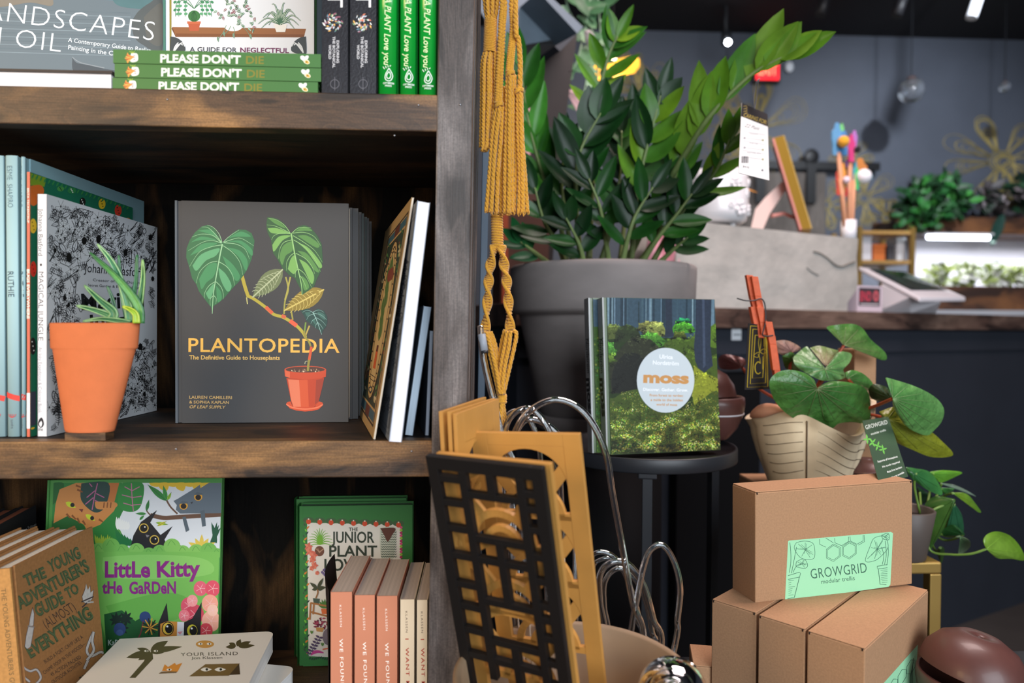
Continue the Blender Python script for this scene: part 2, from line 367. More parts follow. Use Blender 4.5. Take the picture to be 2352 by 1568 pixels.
for (ya, yb, dx) in ((YS + .05, YS + .12, .0016), (YS + .17, YS + .20, .003), (YS + .24, YBK, .005)):
    mb.hexa([(-0.0118 + lean(0), ya, 0.0), (-0.0118 + dx + lean(0), ya, 0.0), (-0.0118 + dx + lean(0), yb, 0.0), (-0.0118 + lean(0), yb, 0.0), (-0.0118 + lean(1.95), ya, 1.95), (-0.0118 + dx + lean(1.95), ya, 1.95), (-0.0118 + dx + lean(1.95), yb, 1.95), (-0.0118 + lean(1.95), yb, 1.95)])
mb.build('side_moulding', bc)
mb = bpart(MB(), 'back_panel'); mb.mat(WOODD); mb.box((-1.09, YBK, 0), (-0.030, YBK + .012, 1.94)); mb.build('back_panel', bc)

# ------------------------------------------------------------------ shop counter
CT = 1.1665
A = D(1650, 706, 1.93); B2 = D(2352, 735, 2.69); cdir = V((B2.x - A.x, B2.y - A.y, 0)).normalized(); cnrm = V((-cdir.y, cdir.x, 0))
def CP(s, t, z): return V((A.x, A.y, 0)) + cdir * s + cnrm * t + V((0, 0, z))      # s along the counter, t into it
CTOPW = wood('stained_counter_top', (48, 36, 32), (82, 62, 54), (118, 96, 84), 'x', 1.0, 0.42, 0.6)
CFRONT = mk('dark_blue_grey_panel', (40, 44, 52), 0.7, spec=.2, bump=(220, 0.3), mottle=(2.5, 0.12))
cM = axes(cdir, (0, 0, 1))
ct = thing('shop_counter', 'long dark shop counter with blue-grey front and stained wooden top', 'counter', CP(-0.65, 0.03, 0), cM)
LC, DC = 3.1, 0.62
mb = MB(); mb.mat(CTOPW); mb.box((0, -.03, CT - .057), (LC, DC, CT)); mb.build('counter_top', ct, 0.002)
mb = MB(); mb.mat(CFRONT); mb.box((0.02, 0, 0), (LC - .02, DC - .03, CT - .0575)); cb = mb.build('counter_front', ct)
mb = MB(); mb.mat(CFRONT); mb.box((0.02, -.007, CT - .135), (LC - .02, 0, CT - .0577)); mb.build('front_rail', ct, .001)
def on_front(px, py): return atP(px, py, CP(0, 0.03, 0), cnrm)
q = ct.matrix_world.inverted() @ on_front(1687, 768); 
# ------------------------------------------------------------------ books
PAGES = mk('page_edges', None, 0.9, mottle=(1.0, 0.16, 3), scale3=(3, 1100, 3))
def S(ox, oy, k):
    return lambda *a: [(ox + a[i] / k, oy + a[i + 1] / k) for i in range(0, len(a), 2)]
class Book:
    """local x: from the spine to the fore-edge, y: from the front cover through the pages, z: up the spine"""
    def __init__(s, label, O, U, Vv, W, H, T, hard=True, cf=(80, 80, 80), cs=None, cb=None, pages=(226, 220, 208), group=None, m=INK, bulge=0.0, name='book', cat='book', corner=0.0):
        O = V(O) + V((0, 0, .0005)); s.R = axes(U, Vv); O.z -= min(0, min((s.R @ V(c)).z for c in ((W, 0, 0), (0, T, 0), (W, T, 0)))) if V(Vv).normalized().z > .5 else 0; s.W, s.H, s.T = W, H, T; s.hard = hard; s.m = m; s.bulge = bulge; cs = cs or cf; cb = cb or cf
        s.root = thing(name, label, cat, O, s.R, group)
        t = 0.0024 if hard else 0.0006; g = 0.0025 if hard else 0.0
        s.fr, s.sp, s.bk, s.pg = MB(), MB(), MB(), MB()
        x0 = 0.0075 if hard else 0.0
        for mb, ya, yb, c in ((s.fr, 0, t, cf), (s.bk, T - t, T, cb)):
            mb.mat(m, c)
            if corner:
                def rr(a0, cx, cz): return [(cx + corner * math.cos(a0 + k * math.pi / 8), ya, cz + corner * math.sin(a0 + k * math.pi / 8)) for k in range(5)]
                mb.prism([(x0, ya, 0)] + rr(-math.pi / 2, W - corner, corner) + rr(0, W - corner, H - corner) + [(x0, ya, H)], (0, yb - ya, 0))
            else: mb.box((x0, ya, 0), (W, yb, H))
            if hard: yj = 0.0014 if ya == 0 else T - 0.0014; mb.box((0.0025, min(yj, yj + (.001 if ya == 0 else -.001)), 0.0003), (x0, max(yj, yj + (.001 if ya == 0 else -.001)), H - .0003))
        s.sp.mat(m, cs)
        if bulge:
            n = 10; ring = [(-bulge * (1 - (2 * i / n - 1) ** 2), T * i / n, 0) for i in range(n + 1)]
            s.sp.smooth = True; a = [s.sp.pt((x, y, 0)) for x, y, _ in ring]; b2 = [s.sp.pt((x, y, H)) for x, y, _ in ring]
            for i in range(n): s.sp.face((a[i], a[i + 1], b2[i + 1], b2[i]))
            s.sp.smooth = False; s.sp.face(b2); s.sp.face(a[::-1]); s.sp.face((a[0], b2[0], b2[-1], a[-1]))
        else: s.sp.box((0, 0, 0), (0.0026 if hard else t, T, H))
        s.pg.mat(PAGES, pages)
        if corner:
            ya = t; e = corner
            def rr(a0, cx, cz): return [(cx + e * math.cos(a0 + k * math.pi / 8), ya, cz + e * math.sin(a0 + k * math.pi / 8)) for k in range(5)]
            s.pg.prism([(0.002, ya, 0.0002)] + rr(-math.pi / 2, W - e - .0002, e + .0002) + rr(0, W - e - .0002, H - e - .0002) + [(.002, ya, H - .0002)], (0, T - 2 * t, 0))
        else: s.pg.box((0.003 if hard else t, t, g), (W - g - (0 if hard else .0008), T - t, H - g - (0 if hard else .0005)))
    def front(s, m=None): s.pf = Pen(s.fr, s.root, 'front', 0.0, s.T, m=m or s.m); s.pf.clip = (.0077 if s.hard else .0002, s.W - .0003, s.H - .0003); return s.pf
    def spine(s, m=None):
        p = Pen(s.sp, s.root, 'spine', 0.0, s.T, m=m or s.m); s.ps = p; p.clip = (.0002, s.T - .0002, s.H - .0003)
        if s.bulge:
            T, bl = s.T, s.bulge
            p.lift = lambda u, w: (-bl * (1 - (2 * (T - min(max(u, 0), T)) / T - 1) ** 2) - p.z - 0.0001 - .17 * bl, T - min(max(u, 0), T), min(max(w, 0), s.H))
        return p
    def fin(s, bevel=0.0):
        s.fr.build('front_cover', s.root); s.sp.build('spine', s.root); s.bk.build('back_cover', s.root); s.pg.build('page_block', s.root); return s
def spine_book(label, bl, br, tr, far, Z, **k):
    """a book standing with its spine to us and its front cover to the right; far = top far corner of the cover in the photograph"""
    BR, BL = atZ(*br, Z), None; BL = atY(bl[0], bl[1], BR.y); TR = atY(*tr, BR.y); Vv = TR - BR; F = atZ(*far, TR.z)
    return Book(label, BR, F - TR, Vv, (F - TR).length, Vv.length, (BR - BL).length, **k)

# ---- top shelf
P = atZ
Yf = YS + 0.010
GREENB = (62, 108, 52)
def lying(label, y0, y1, x0, x1, Yp, W, **k):      # a book lying flat, spine towards us, between pixel columns x0..x1 and rows y0..y1 (at the right end)
    a = atY(x1, y0, Yp); b_ = atY(x0, y0 - (x1 - x0) * 0.0165, Yp); lo = atY(x1, y1, Yp)
    a.z = max(a.z, b_.z); return Book(label, V((a.x, Yp, a.z)), (0, 1, 0), (-1, 0, 0), W, a.x - b_.x, a.z - lo.z, **k)
zt = atY(500, 120, Yf).z; hh = (zt - ZU - 0.0006) / 3
for i, (x0, x1, where) in enumerate(((260, 737, 'topmost of the three flat green books piled on the top shelf'), (262, 737, 'middle one of the three flat green books piled on the top shelf'), (256, 729, 'lowest of the three flat green books piled on the top shelf'))):
    z1 = zt - i * (hh + .0002); a = atY(x1, 150, Yf).x; b_ = atY(x0, 150, Yf).x
    B = Book(where, V((a, Yf + .001 * i, z1)), (0, 1, 0), (-1, 0, 0), 0.178, a - b_, hh, cf=GREENB, cs=(66, 116, 58), group='flat green books on the top shelf')
    p = B.spine(); cy = proj((a - .1, Yf, z1 - hh / 2)); y = cy[1]; sl = 0.0155; dx = x0 - 260
    def Y(x): return y + (x - cy[0]) * sl
    p.text('PLEASE DON\'T', 368 + dx, Y(368) + 9.5, 553 + dx, Y(553) + 9.5, 19, (240, 244, 232), 0.035)
    p.text('DIE', 565 + dx, Y(565) + 9.5, 606 + dx, Y(606) + 9.5, 18, (128, 124, 44), 0.02)
    x = 303 + dx; yy = Y(x)
    p.blob([(x - 2, yy - 10), (x + 12, yy - 9), (x + 13, yy + 7), (x - 3, yy + 9)], (246, 246, 240))
    for k in range(7): p.curve([(x + 4, yy - 2), (x - 8, yy - 6 + 2.4 * k), (x - 16 + 2 * abs(k - 3), yy - 11 + 4 * k)], 2.2, [(240, 150, 70), (214, 90, 50), (236, 180, 90)][k % 3])
    for k in range(3): p.line([(x + 2, yy - 10), (x - 6 + 6 * k, yy - 15)], 1.2, (170, 200, 60))
    for k in range(3): p.line([(x + 3, yy - 4 + 4 * k), (x + 8, yy - 4 + 4 * k)], 1.5, (120, 50, 40))
    x = 700 + dx; yy = Y(x)
    p.disc(x - 4, yy - 5, 7, 5, (248, 248, 244), 0.7); p.disc(x + 4, yy - 6, 6, 4, (248, 248, 244), -0.9); p.disc(x + 4, yy + 3, 8, 5, (240, 232, 200), 0.5); p.disc(x + 5, yy + 4, 5, 3, (226, 172, 60), 0.5)
    p.line([(x + 2, yy + 6), (x + 6, yy + 1)], 1.4, (60, 50, 30))
    B.fin()
# upright copy with its white front cover
bl = V((atY(375, 100, .888).x, .888, ZU)); wd0 = atY(722, 100, .895).x - bl.x
B = Book('upright book with potted plants on its white cover behind the flat green pile', bl, (1, 0.03, 0), (0, 0, 1), wd0, 0.222, 0.017, cf=(228, 230, 234), cs=(74, 130, 116), cb=GREENB)
p = B.front(); p.poly([(388, -60), (388, 240), (394, 240), (394, -60)], (150, 140, 60))
p.poly([(396, 62), (703, 66), (698, 86), (404, 84)], (150, 98, 60)); p.poly([(396, 62), (404, 84), (404, 86), (394, 66)], (112, 70, 44))
p.poly([(404, 77), (700, 79), (698, 86), (404, 85)], (128, 80, 48))
q = S(0, 0, 3.095)
p.poly(q(1335, 155, 1425, 155, 1412, 220, 1348, 220), (188, 92, 60)); p.poly(q(1330, 152, 1428, 152, 1426, 170, 1332, 170), (204, 108, 72))
p.disc(446, 37, 14, 13, (62, 120, 66)); 
for k in range(5): p.curve([(446, 25), (440 + 3 * k - 1, 37), (443 + 1.5 * k, 49)], 1.2, (36, 84, 48))
for x, d in ((405, -1), (412, -.6), (426, -.3), (464, .4), (474, .7), (484, 1)):
    p.curve([(446, 20), (446 + (x - 446) * .7, 0), (x, 10), (x + 2 * d, 38)], 1.3, (70, 128, 84))
    for k in range(5): p.disc(x + d * (k % 2 * 6 - 3), -4 + 9 * k, 4.2, 3, (66, 140, 96) if k % 2 else (98, 166, 120), .5 * d)
p.disc(536, 62, 20, 10, (236, 238, 236))
rr = random.Random(3)
for k in range(60):
    a = rr.uniform(-2.9, 0.6); r = rr.uniform(8, 52); x, y = 536 + r * math.cos(a) * 1.0, 46 + r * math.sin(a) * 0.95
    an = rr.uniform(0, 6.3); p.leaf(x, y, x + 11 * math.cos(an), y + 11 * math.sin(an), 5, rr.choice([(96, 136, 108), (136, 166, 140), (62, 98, 74), (150, 98, 110)]), (216, 226, 212))
for s_ in ((520, 58, 500, 92), (536, 62, 536, 84), (556, 60, 575, 86), (530, 60, 514, 80)): p.curve([(s_[0], s_[1]), ((s_[0] + s_[2]) / 2 + 3, (s_[1] + s_[3]) / 2), (s_[2], s_[3])], 1.2, (120, 150, 120)); p.leaf(s_[2], s_[3] - 8, s_[2] + 2, s_[3] + 5, 5, (120, 150, 126))
p.poly([(629, 56), (660, 56), (655, 74), (635, 74)], (236, 232, 222)); 
for k in range(17):
    a = math.radians(188 + k * 10.3); l = 38 + 12 * math.sin(k * 2.3); x, y = 644 + l * math.cos(a) * 1.15, 54 + l * math.sin(a); dr_ = 16 if abs(k - 8) > 3 else 2
    P3 = [(644, 56), (644 + (x - 644) * .55, 54 + (y - 54) * .85), (x, y + dr_)]; p.curve(P3, 5, (72, 112, 84), taper=(1, .25)); p.curve(P3, 1.3, (222, 232, 214), taper=(1, .3))
for x, d in ((392, 1), (703, -1)):
    p.blob([(x, 84), (x + 16 * d, 88), (x + 30 * d, 100), (x + 34 * d, 116), (x + 20 * d, 124), (x, 126)], (66, 74, 78))
    for k in range(4): p.curve([(x + 6 * d, 122), (x + (10 + 5 * k) * d, 108 - 3 * k), (x + (18 + 5 * k) * d, 98 + 3 * k)], 2.4, (220, 224, 226))
p.text('A GUIDE FOR', 436, 119, 544, 120.5, 11.5, (58, 58, 70), .01); p.text('NEGLECTFUL', 552, 120.5, 664, 122, 11.5, (112, 44, 84), .02)
B.fin()
B = Book('grey-green back copy just behind the upright white-covered plant book', bl + V((.006, .0195, 0)), (1, 0.03, 0), (0, 0, 1), wd0, 0.222, 0.017, cf=(86, 98, 104)); B.fin()

# landscape-painting book turned to the left with misty grey cover, and the flat book in front
a21 = math.radians(21.1); Uq = V((math.cos(a21), math.sin(a21), 0)); Rr = atY(374, 140, .90); zf = atY(130, 160, Yf).z; O = V((Rr.x, Rr.y, zf + .0008)) - Uq * 0.285
B = Book('misty grey art book standing on a flat book at the left of the top shelf', O, Uq, (-0.02, 0.05, 1), .285, .29, .018, cf=(112, 124, 130), cs=(70, 78, 84))
p = B.front(mk('misty_print', None, 0.45, mottle=(26, 0.12)))
p.poly([(-90, -60), (372, -60), (372, 8), (240, 0), (120, -6), (-90, -12)], (104, 138, 148))
p.blob([(250, -20), (300, -22), (372, -5), (372, 28), (330, 22), (270, 12)], (84, 120, 122))
p.blob([(302, 50), (318, 26), (345, 6), (372, -4), (372, 118), (330, 104), (308, 84)], (84, 88, 86)); p.blob([(330, 40), (350, 20), (372, 12), (372, 100), (340, 92)], (98, 96, 88))
p.blob([(60, -20), (110, -24), (122, 0), (116, 14), (70, 6), (20, 14), (-60, 20), (-80, -16)], (138, 128, 112))
for k in range(12): p.line([(-80, 18 + 9 * k), (300, 30 + 9 * k)], 2.0, (134, 148, 154) if k % 2 else (104, 118, 124))
p.blob([(166, 131), (176, 144), (205, 150), (240, 158), (300, 170), (300, 200), (180, 176)], (74, 80, 84)); p.curve([(166, 131), (186, 144), (240, 156)], 2, (150, 156, 160))
W1 = (238, 242, 244)
p.text('LANDSCAPES', -68, 39, 352, 94, 47, W1, -0.014, space=1.08); p.text('IN OIL', -60, 97, 139, 120, 45, W1, -0.014, space=1.1)
p.text('A Contemporary Guide to Realist', 156, 96, 346, 121, 10.5, W1, .012); p.text('Painting in the Classical Style', 156, 113, 336, 138, 10.5, W1, .012)
B.fin()
zf = atY(130, 160, Yf).z; xr = atY(258, 170, Yf).x
B = Book('white-paged book lying flat with a dark cover, its fore-edge towards us', V((xr, Yf + .24, zf)), (0, -1, 0), (1, 0, 0), .24, .33, zf - ZU - .0006, hard=True, cf=(40, 34, 36), pages=(236, 234, 238), bulge=0)
B.root.matrix_world = Matrix.Translation(V((xr - .33, Yf + .24, zf))) @ B.R.to_4x4(); B.fin()

# two thick black botanical books, then three glossy green ones
for i, (x0, x1, lb) in enumerate(((739, 799, 'black-spined thick botanical book beside the flat green pile'), (804, 864, 'black-spined thick botanical book beside the three bright green spines'))):
    c = atY(x1, 200, Yf); a = atY(x0, 200, Yf)
    B = Book(lb, V((c.x, Yf, ZU)), (0.01, 1, 0), (0, 0, 1), .24, .292, c.x - a.x, cf=(24, 24, 28), cs=(34, 34, 40), m=mk('black_laminate', None, 0.3, bump=(400, 0.25), coat=0.3), group='black botanical books')
    p = B.spine(INK); d = x0 - 739
    p.text('PLANT', 753 + d, -190, 753 + d, 17, 36, (240, 240, 240), .01)
    cx, cy = 765 + d * 1.03, 52 + i * 2; rr = random.Random(5 + i)
    for k in range(70):
        an = rr.uniform(0, 6.28); r = rr.uniform(3, 19); s2 = rr.uniform(2, 4); p.leaf(cx + r * math.cos(an), cy + r * math.sin(an), cx + (r + s2 * 1.6) * math.cos(an + .3), cy + (r + s2 * 1.6) * math.sin(an + .3), s2, rr.choice([(220, 130, 96), (236, 220, 190), (120, 160, 120), (232, 180, 90), (200, 210, 220), (150, 90, 110), (90, 130, 150), (240, 240, 236)]))
    for tx, y0, y1, t in ((773, 93, 145, 'EXPLORING'), (764, 84, 156, 'THE BOTANICAL'), (755, 103, 136, 'WORLD')): p.text(t, tx + d, y0, tx + d, y1, 6.2, (214, 214, 218), .02)
    cx, cy = 769 + d, 193
    p.line([(cx + 10 * math.cos(k * .314), cy + 10 * math.sin(k * .314)) for k in range(21)], 1.5, (96, 96, 104)); p.line([(cx, cy - 16), (cx, cy + 15)], 1.5, (96, 96, 104))
    B.fin()
for i, (x0, x1, lb) in enumerate(((869, 913, 'bright green glossy book next to the thick black spines'), (918, 957, 'bright green glossy book in the middle of three on the top shelf'), (962, 1004, 'bright green glossy book squeezed against the bookcase upright'))):
    c = atY(x1, 205, Yf); a = atY(x0, 205, Yf)
    B = Book(lb, V((c.x, Yf, ZU)), (0.0, 1, 0), (0, 0, 1), .2, .27, c.x - a.x, cf=(18, 150, 52), cs=(18, 158, 54), m=mk('green_laminate', None, 0.16, coat=0.6), bulge=.0045, group='bright green glossy books')
    p = B.spine(INK); d = x0 - 869 - (3 if i else 0); y0 = (i * 3)
    p.text('You\'re A PLANT Love you', 887 + d, -60 + y0, 883 + d, 152 + y0, 15, (222, 246, 190), .012, shear=.25)
    cx, cy = 894 + d, 178 + y0
    for r in (1.0, .55): p.curve([(cx + 1, cy - 17 * r), (cx + 9 * r, cy - 2), (cx + 6 * r, cy + 9 * r), (cx, cy + 12 * r), (cx - 7 * r, cy + 8 * r), (cx - 7 * r, cy - 2), (cx + 1, cy - 17 * r)], 2.0, (226, 244, 230))
    for k in range(4): p.line([(cx - 9 + 4 * k, cy - 15 - k * 2), (cx - 13 + 6 * k, cy - 21 - k)], 1.7, (226, 244, 230))
    p.text('OPTIMISM', cx - 13, cy + 19, cx + 12, cy + 19, 4.2, (226, 244, 230), .02); p.text('PRESS', cx - 8, cy + 25, cx + 7, cy + 25, 4.2, (226, 244, 230), .02)
    B.fin()

# ---- middle shelf, left group
BLUE = (166, 200, 206)
blue_m = mk('pale_blue_cloth', None, 0.7)
far_w = None
for i, (a, b_, t, lb) in enumerate(((16, 47, None, 'pale blue picture book spine in the middle of three'), (-19, 15, None, 'pale blue picture book spine at the frame edge, outermost of three'), (49, 79, 1, 'pale blue picture book whose cover shows behind the thin coral spine'))):
    if t: br, tr = (60.5, 1003), (59, 362)
    else: br, tr = (b_, 1003), (b_ - 5, 359)
    BR = atZ(*br, ZM); TR = atY(*tr, BR.y); BL = atY(a, 1003, BR.y); F = atZ(313, 463, atY(59, 362, atZ(60.5, 1003, ZM).y).z); W = F.y - BR.y
    B = Book(lb, BR, (0.012, 1, 0), TR - BR, W, (TR - BR).length, (BR - BL).length - .0006, cf=(126, 160, 168), cs=BLUE, cb=BLUE, m=blue_m, group='pale blue picture books', bulge=.002)
    p = B.spine(); d = a - 16
    if t: d = 22
    k1 = (108, 132, 142); k2 = (62, 78, 92)
    p.text('ESME', 19 + d, 382, 19.5 + d, 414, 13, k1, -.012, font=None); p.text('SHAPIRO', 19.5 + d, 424, 21 + d, 477, 13, k1, -.012); p.text('RUTHIE', 20 + d, 624, 22 + d, 682, 15, k2, -.008)
    p.line([(14 + d + 3.4 * k, 905 + 1.05 * k) for k in range(11)], 12, (222, 74, 64))
    for k in range(5): p.curve([(31 + d, 958), (31 + d + (k - 2) * 3.4, 955), (31 + d + (k - 2) * 4.2, 950)], 1.2, (206, 70, 66))
    p.text('tundra', 28 + d, 962, 29 + d, 983, 7, (96, 110, 120), 0)
    B.fin()
# thin coral-spined insect book
B = spine_book('thin coral-spined picture book with green insect cover beside pale blue books', (61, 1004), (69.5, 1004), (69.5, 396), (305, 478), ZM, hard=False, cf=(26, 104, 76), cs=(232, 106, 84))
p = B.front(); q = S(0, 340, 2.305)
p.poly(q(158, 130, 245, 150, 235, 205, 160, 195), (120, 150, 40)); p.blob(q(160, 200, 215, 196, 232, 235, 190, 300, 160, 290), (206, 104, 40))
for a in ((437, 285, 7, 10, (30, 30, 26)), (540, 295, 8, 12, (214, 180, 40)), (625, 330, 8, 13, (208, 60, 40)), (676, 380, 6, 5, (190, 120, 40)), (175, 412, 8, 17, (224, 186, 50)), (176, 640, 7, 18, (206, 50, 36)), (174, 1048, 7, 20, (30, 28, 30)), (320, 215, 8, 6, (70, 140, 70)), (380, 225, 10, 7, (44, 124, 70)), (590, 250, 9, 6, (60, 140, 90))):
    x, y = q(a[0], a[1])[0]; p.disc(x, y, a[2], a[3], a[4])
    for k in range(3): p.disc(x - 2 + 2 * k, y - a[3] * .5 + a[3] * .5 * k, 1.2, 1.5, (30, 26, 24) if a[4][0] > 60 else (240, 240, 230))
for k in range(24): 
    x = 72 + k * 9.5; p.leaf(x, 410 + k * 3.1, x + 6, 398 + k * 3.2, 4, (50, 130, 70))
p.poly([(70, 900), (82, 898), (82, 975), (70, 978)], (60, 62, 76)); p.leaf(70, 985, 80, 981, 5, (220, 180, 40))
p = B.spine(); p.text('BRITA TECKENTRUP', 62.5, 432, 62.5, 512, 4.6, (248, 226, 214), .02); p.text('BUGS EVERYWHERE', 62, 618, 62, 732, 6, (250, 234, 224), .04)
p.poly([(61.5, 902), (69.3, 902), (69.3, 984), (61.5, 984)], (238, 238, 240)); B.fin()
# white-spined colouring book with black line cover
B = spine_book('white-spined colouring book with dense black line drawings behind the terracotta pot', (86, 1003), (108, 1003), (108, 447), (361, 523), ZM, hard=False, cf=(206, 210, 213), cs=(226, 228, 234), pages=(230, 228, 224))
MJ = B; p = B.front(); rr = random.Random(11); ink = (30, 31, 34)
def edge_top(x): return 447 + (x - 108) * 0.30
def edge_bot(x): return 1001 - (x - 108) * 0.256
MZ = p.z
for k in range(1000):      # tangled foliage all round an open middle
    x = 112 + 244 * rr.random() ** 0.9; f = rr.random(); y = edge_top(x) + 6 + f * (edge_bot(x) - edge_top(x) - 12)
    if 175 < x < 352 and 0.22 < f < 0.66 and (x - 268) ** 2 / 105 ** 2 + (f - .43) ** 2 / .24 ** 2 < 1: continue
    sc_ = 1.15 - 0.45 * (x - 108) / 254; typ = rr.randrange(5); an = rr.uniform(0, 6.28); l = rr.uniform(14, 34) * sc_
    x2, y2 = x + l * .75 * math.cos(an), y + l * math.sin(an)
    if not (110 < x2 < 359 and edge_top(x2) + 3 < y2 < edge_bot(x2) - 3): continue
    p.z = MZ + rr.random() * 8e-5
    if typ == 0:
        for j in range(6): 
            a2 = an + j * 1.05; p.leaf(x, y, x + l * .42 * math.cos(a2), y + l * .55 * math.sin(a2), l * .16, (214, 218, 220), ink)
        p.disc(x, y, 1.8, 2.4, ink)
    elif typ in (1, 2):
        p.curve([(x, y), ((x + x2) / 2 + rr.uniform(-5, 5), (y + y2) / 2), (x2, y2)], 1.3, ink)
        for j in range(5):
            t = .2 + .18 * j; bx, by = x + (x2 - x) * t, y + (y2 - y) * t
            for sg in (-1, 1): p.line([(bx, by), (bx + sg * 6 * math.sin(an) + 3 * math.cos(an), by - sg * 7 * math.cos(an) + 3 * math.sin(an))], 1.1, ink)
    elif typ == 3: p.leaf(x, y, x2, y2, l * .38, ink if rr.random() < .22 else (58, 60, 64)); p.leaf(x + (x2 - x) * .08, y + (y2 - y) * .08, x + (x2 - x) * .92, y + (y2 - y) * .92, l * .27, (208, 212, 216), ink)
    else:
        p.curve([(x, y), (x + 6, y - 6), (x2, y2), (x2 - 5, y2 + 6), (x + 2, y + 3)], 1.4, ink)
p.z = MZ + 1.4e-4
for x, y, r in ((193, 553, 7), (226, 549, 7), (158, 591, 8), (288, 580, 6), (148, 684, 5), (157, 700, 4), (126, 575, 4), (322, 796, 6), (292, 860, 5), (345, 545, 5), (350, 640, 4), (331, 905, 4)):
    p.disc(x, y, r * .8, r * 1.3, (18, 18, 18)); 
    for k in range(7): p.line([(x, y), (x + r * 1.4 * math.cos(k * .9), y + r * 1.8 * math.sin(k * .9))], 2, (18, 18, 18), taper=(1, .2))
p.text('Johanna Basford', 192, 624, 330, 636, 22, ink, -.004); p.text('Creator of Lost Ocean,', 212, 645, 322, 652, 6, (70, 72, 76)); p.text('Secret Garden & Enchanted Forest', 201, 657, 330, 664, 6, (70, 72, 76))
p.text('Magical', 187, 711, 330, 704, 38, ink, .02); p.text('Jungle', 200, 752, 322, 744, 30, ink, .02)
p = B.spine(); k1 = (36, 36, 44)
p.text('Johanna Basford', 89, 479, 88, 587, 11, k1, -.004); p.disc(94, 608, 2.5, 3, k1); p.text('MAGICAL JUNGLE', 89, 624, 88, 782, 12, k1, -.008); p.text('An Inky Expedition & Coloring Book', 89, 797, 88, 948, 8, (120, 120, 130), -.01)
p.blob([(95, 958), (99, 963), (101, 974), (97, 981), (92, 981), (87, 974), (90, 963)], k1); p.blob([(95, 966), (97, 972), (95, 979), (92, 979), (90, 972)], (226, 228, 234)); p.text('life', 86, 989, 99, 989, 8, k1, .005)
B.fin()

# ---- the big charcoal houseplant book, face out, three more copies behind it
BL, BR = atZ(403, 972, ZM), atZ(800, 970, ZM); TL = atY(402, 461, BL.y); W = (BR - BL).length; Hb = (TL - BL).length
CH = (66, 66, 67)
B = Book('charcoal hardcover showing two heart-shaped leaves above an orange pot, facing out', BL, BR - BL, TL - BL, W, Hb, .030, cf=CH, cs=(84, 92, 100), m=mk('charcoal_cloth', None, 0.62), group='charcoal houseplant hardcovers')
p = B.front(INK); q = S(400, 480, 5.2275)
L1 = q(580, 400, 520, 300, 480, 230, 400, 190, 330, 210, 250, 280, 190, 370, 150, 470, 145, 580, 180, 690, 215, 830, 265, 900, 300, 990, 360, 1070, 405, 1130, 445, 1180, 458, 1255, 472, 1165, 525, 1130, 590, 1080, 650, 1010, 720, 930, 780, 870, 830, 800, 880, 720, 930, 600, 950, 500, 965, 380, 930, 290, 860, 250, 770, 245, 700, 290, 640, 360)
p.curve(q(815, 800, 850, 930, 890, 1050), 8, (176, 160, 60)); p.curve(q(870, 1060, 880, 1140), 2.5, (196, 190, 120))
p.curve(q(880, 1040, 960, 1080, 1080, 1165, 1190, 1260, 1300, 1295, 1400, 1350, 1480, 1410, 1545, 1480, 1580, 1540), 7, (178, 164, 62))
p.line(q(1100, 1175, 1180, 1250), 8, (214, 96, 62)); p.line(q(1290, 1280, 1340, 1300), 8, (206, 100, 66)); p.line(q(1390, 1340, 1470, 1400), 9.5, (222, 96, 66))
p.curve(q(1340, 815, 1370, 960, 1330, 1110, 1320, 1260), 3.6, (158, 152, 70)); p.curve(q(1395, 815, 1360, 980, 1330, 1090), 3.6, (168, 160, 76)); p.curve(q(1400, 1190, 1425, 1330), 3.4, (160, 150, 66)); p.curve(q(1650, 1100, 1620, 1190), 2.6, (120, 140, 80))
p.curve(q(1580, 1360, 1565, 1480), 3.4, (120, 150, 66)); p.curve(q(1625, 1400, 1580, 1510), 3.6, (180, 160, 80))
def heart(pts, c0, veins, mid, cv, wv, shade):
    p.poly(pts, c0)
    for a, c in shade: p.blob(a, c)
    for v_ in veins: p.curve(v_, wv, cv, taper=(1, .35))
    p.curve(mid, wv * 2.2, cv, taper=(1, .4))
g1, g2, g3 = (46, 104, 66), (64, 136, 88), (92, 160, 112)
heart(L1, g1, [q(575, 400, 540, 300, 470, 220, 400, 192), q(570, 405, 500, 310, 410, 225, 330, 215), q(565, 405, 470, 320, 330, 300, 215, 335), q(570, 410, 470, 380, 350, 395, 170, 500), q(570, 430, 440, 455, 300, 520, 185, 690), q(520, 625, 420, 650, 310, 750, 265, 890), q(495, 870, 420, 920, 370, 1000, 362, 1070), q(470, 1040, 435, 1080, 435, 1160), q(590, 400, 660, 330, 780, 250), q(600, 400, 680, 370, 800, 350, 955, 440), q(600, 405, 740, 420, 850, 480, 905, 600), q(590, 440, 700, 520, 790, 640, 825, 790), q(535, 630, 630, 690, 700, 790, 725, 920), q(500, 870, 560, 930, 590, 1010, 590, 1080), q(480, 1040, 505, 1075, 500, 1140)],
      q(580, 420, 550, 560, 500, 840, 470, 1040, 458, 1255), (150, 196, 150), 1.5,
      [(q(280, 260, 440, 250, 520, 340, 400, 290), g2), (q(200, 400, 330, 330, 500, 370, 330, 370), g2), (q(190, 560, 330, 420, 520, 410, 350, 490), g2), (q(220, 680, 330, 540, 540, 470, 500, 560, 380, 620, 270, 740), g3), (q(300, 840, 400, 680, 510, 650, 480, 800, 390, 880, 330, 960), g2), (q(380, 1010, 440, 930, 480, 900, 460, 1020, 420, 1080), g3), (q(650, 350, 800, 270, 920, 330, 760, 330), g2), (q(650, 390, 800, 380, 930, 480, 930, 560, 800, 420), g2), (q(640, 460, 790, 500, 880, 620, 860, 740, 780, 580), g2), (q(580, 560, 700, 660, 790, 800, 740, 860, 640, 700), g2), (q(530, 700, 620, 780, 690, 920, 640, 990, 560, 850), g3), (q(505, 920, 560, 990, 570, 1080, 520, 1110), g2)])
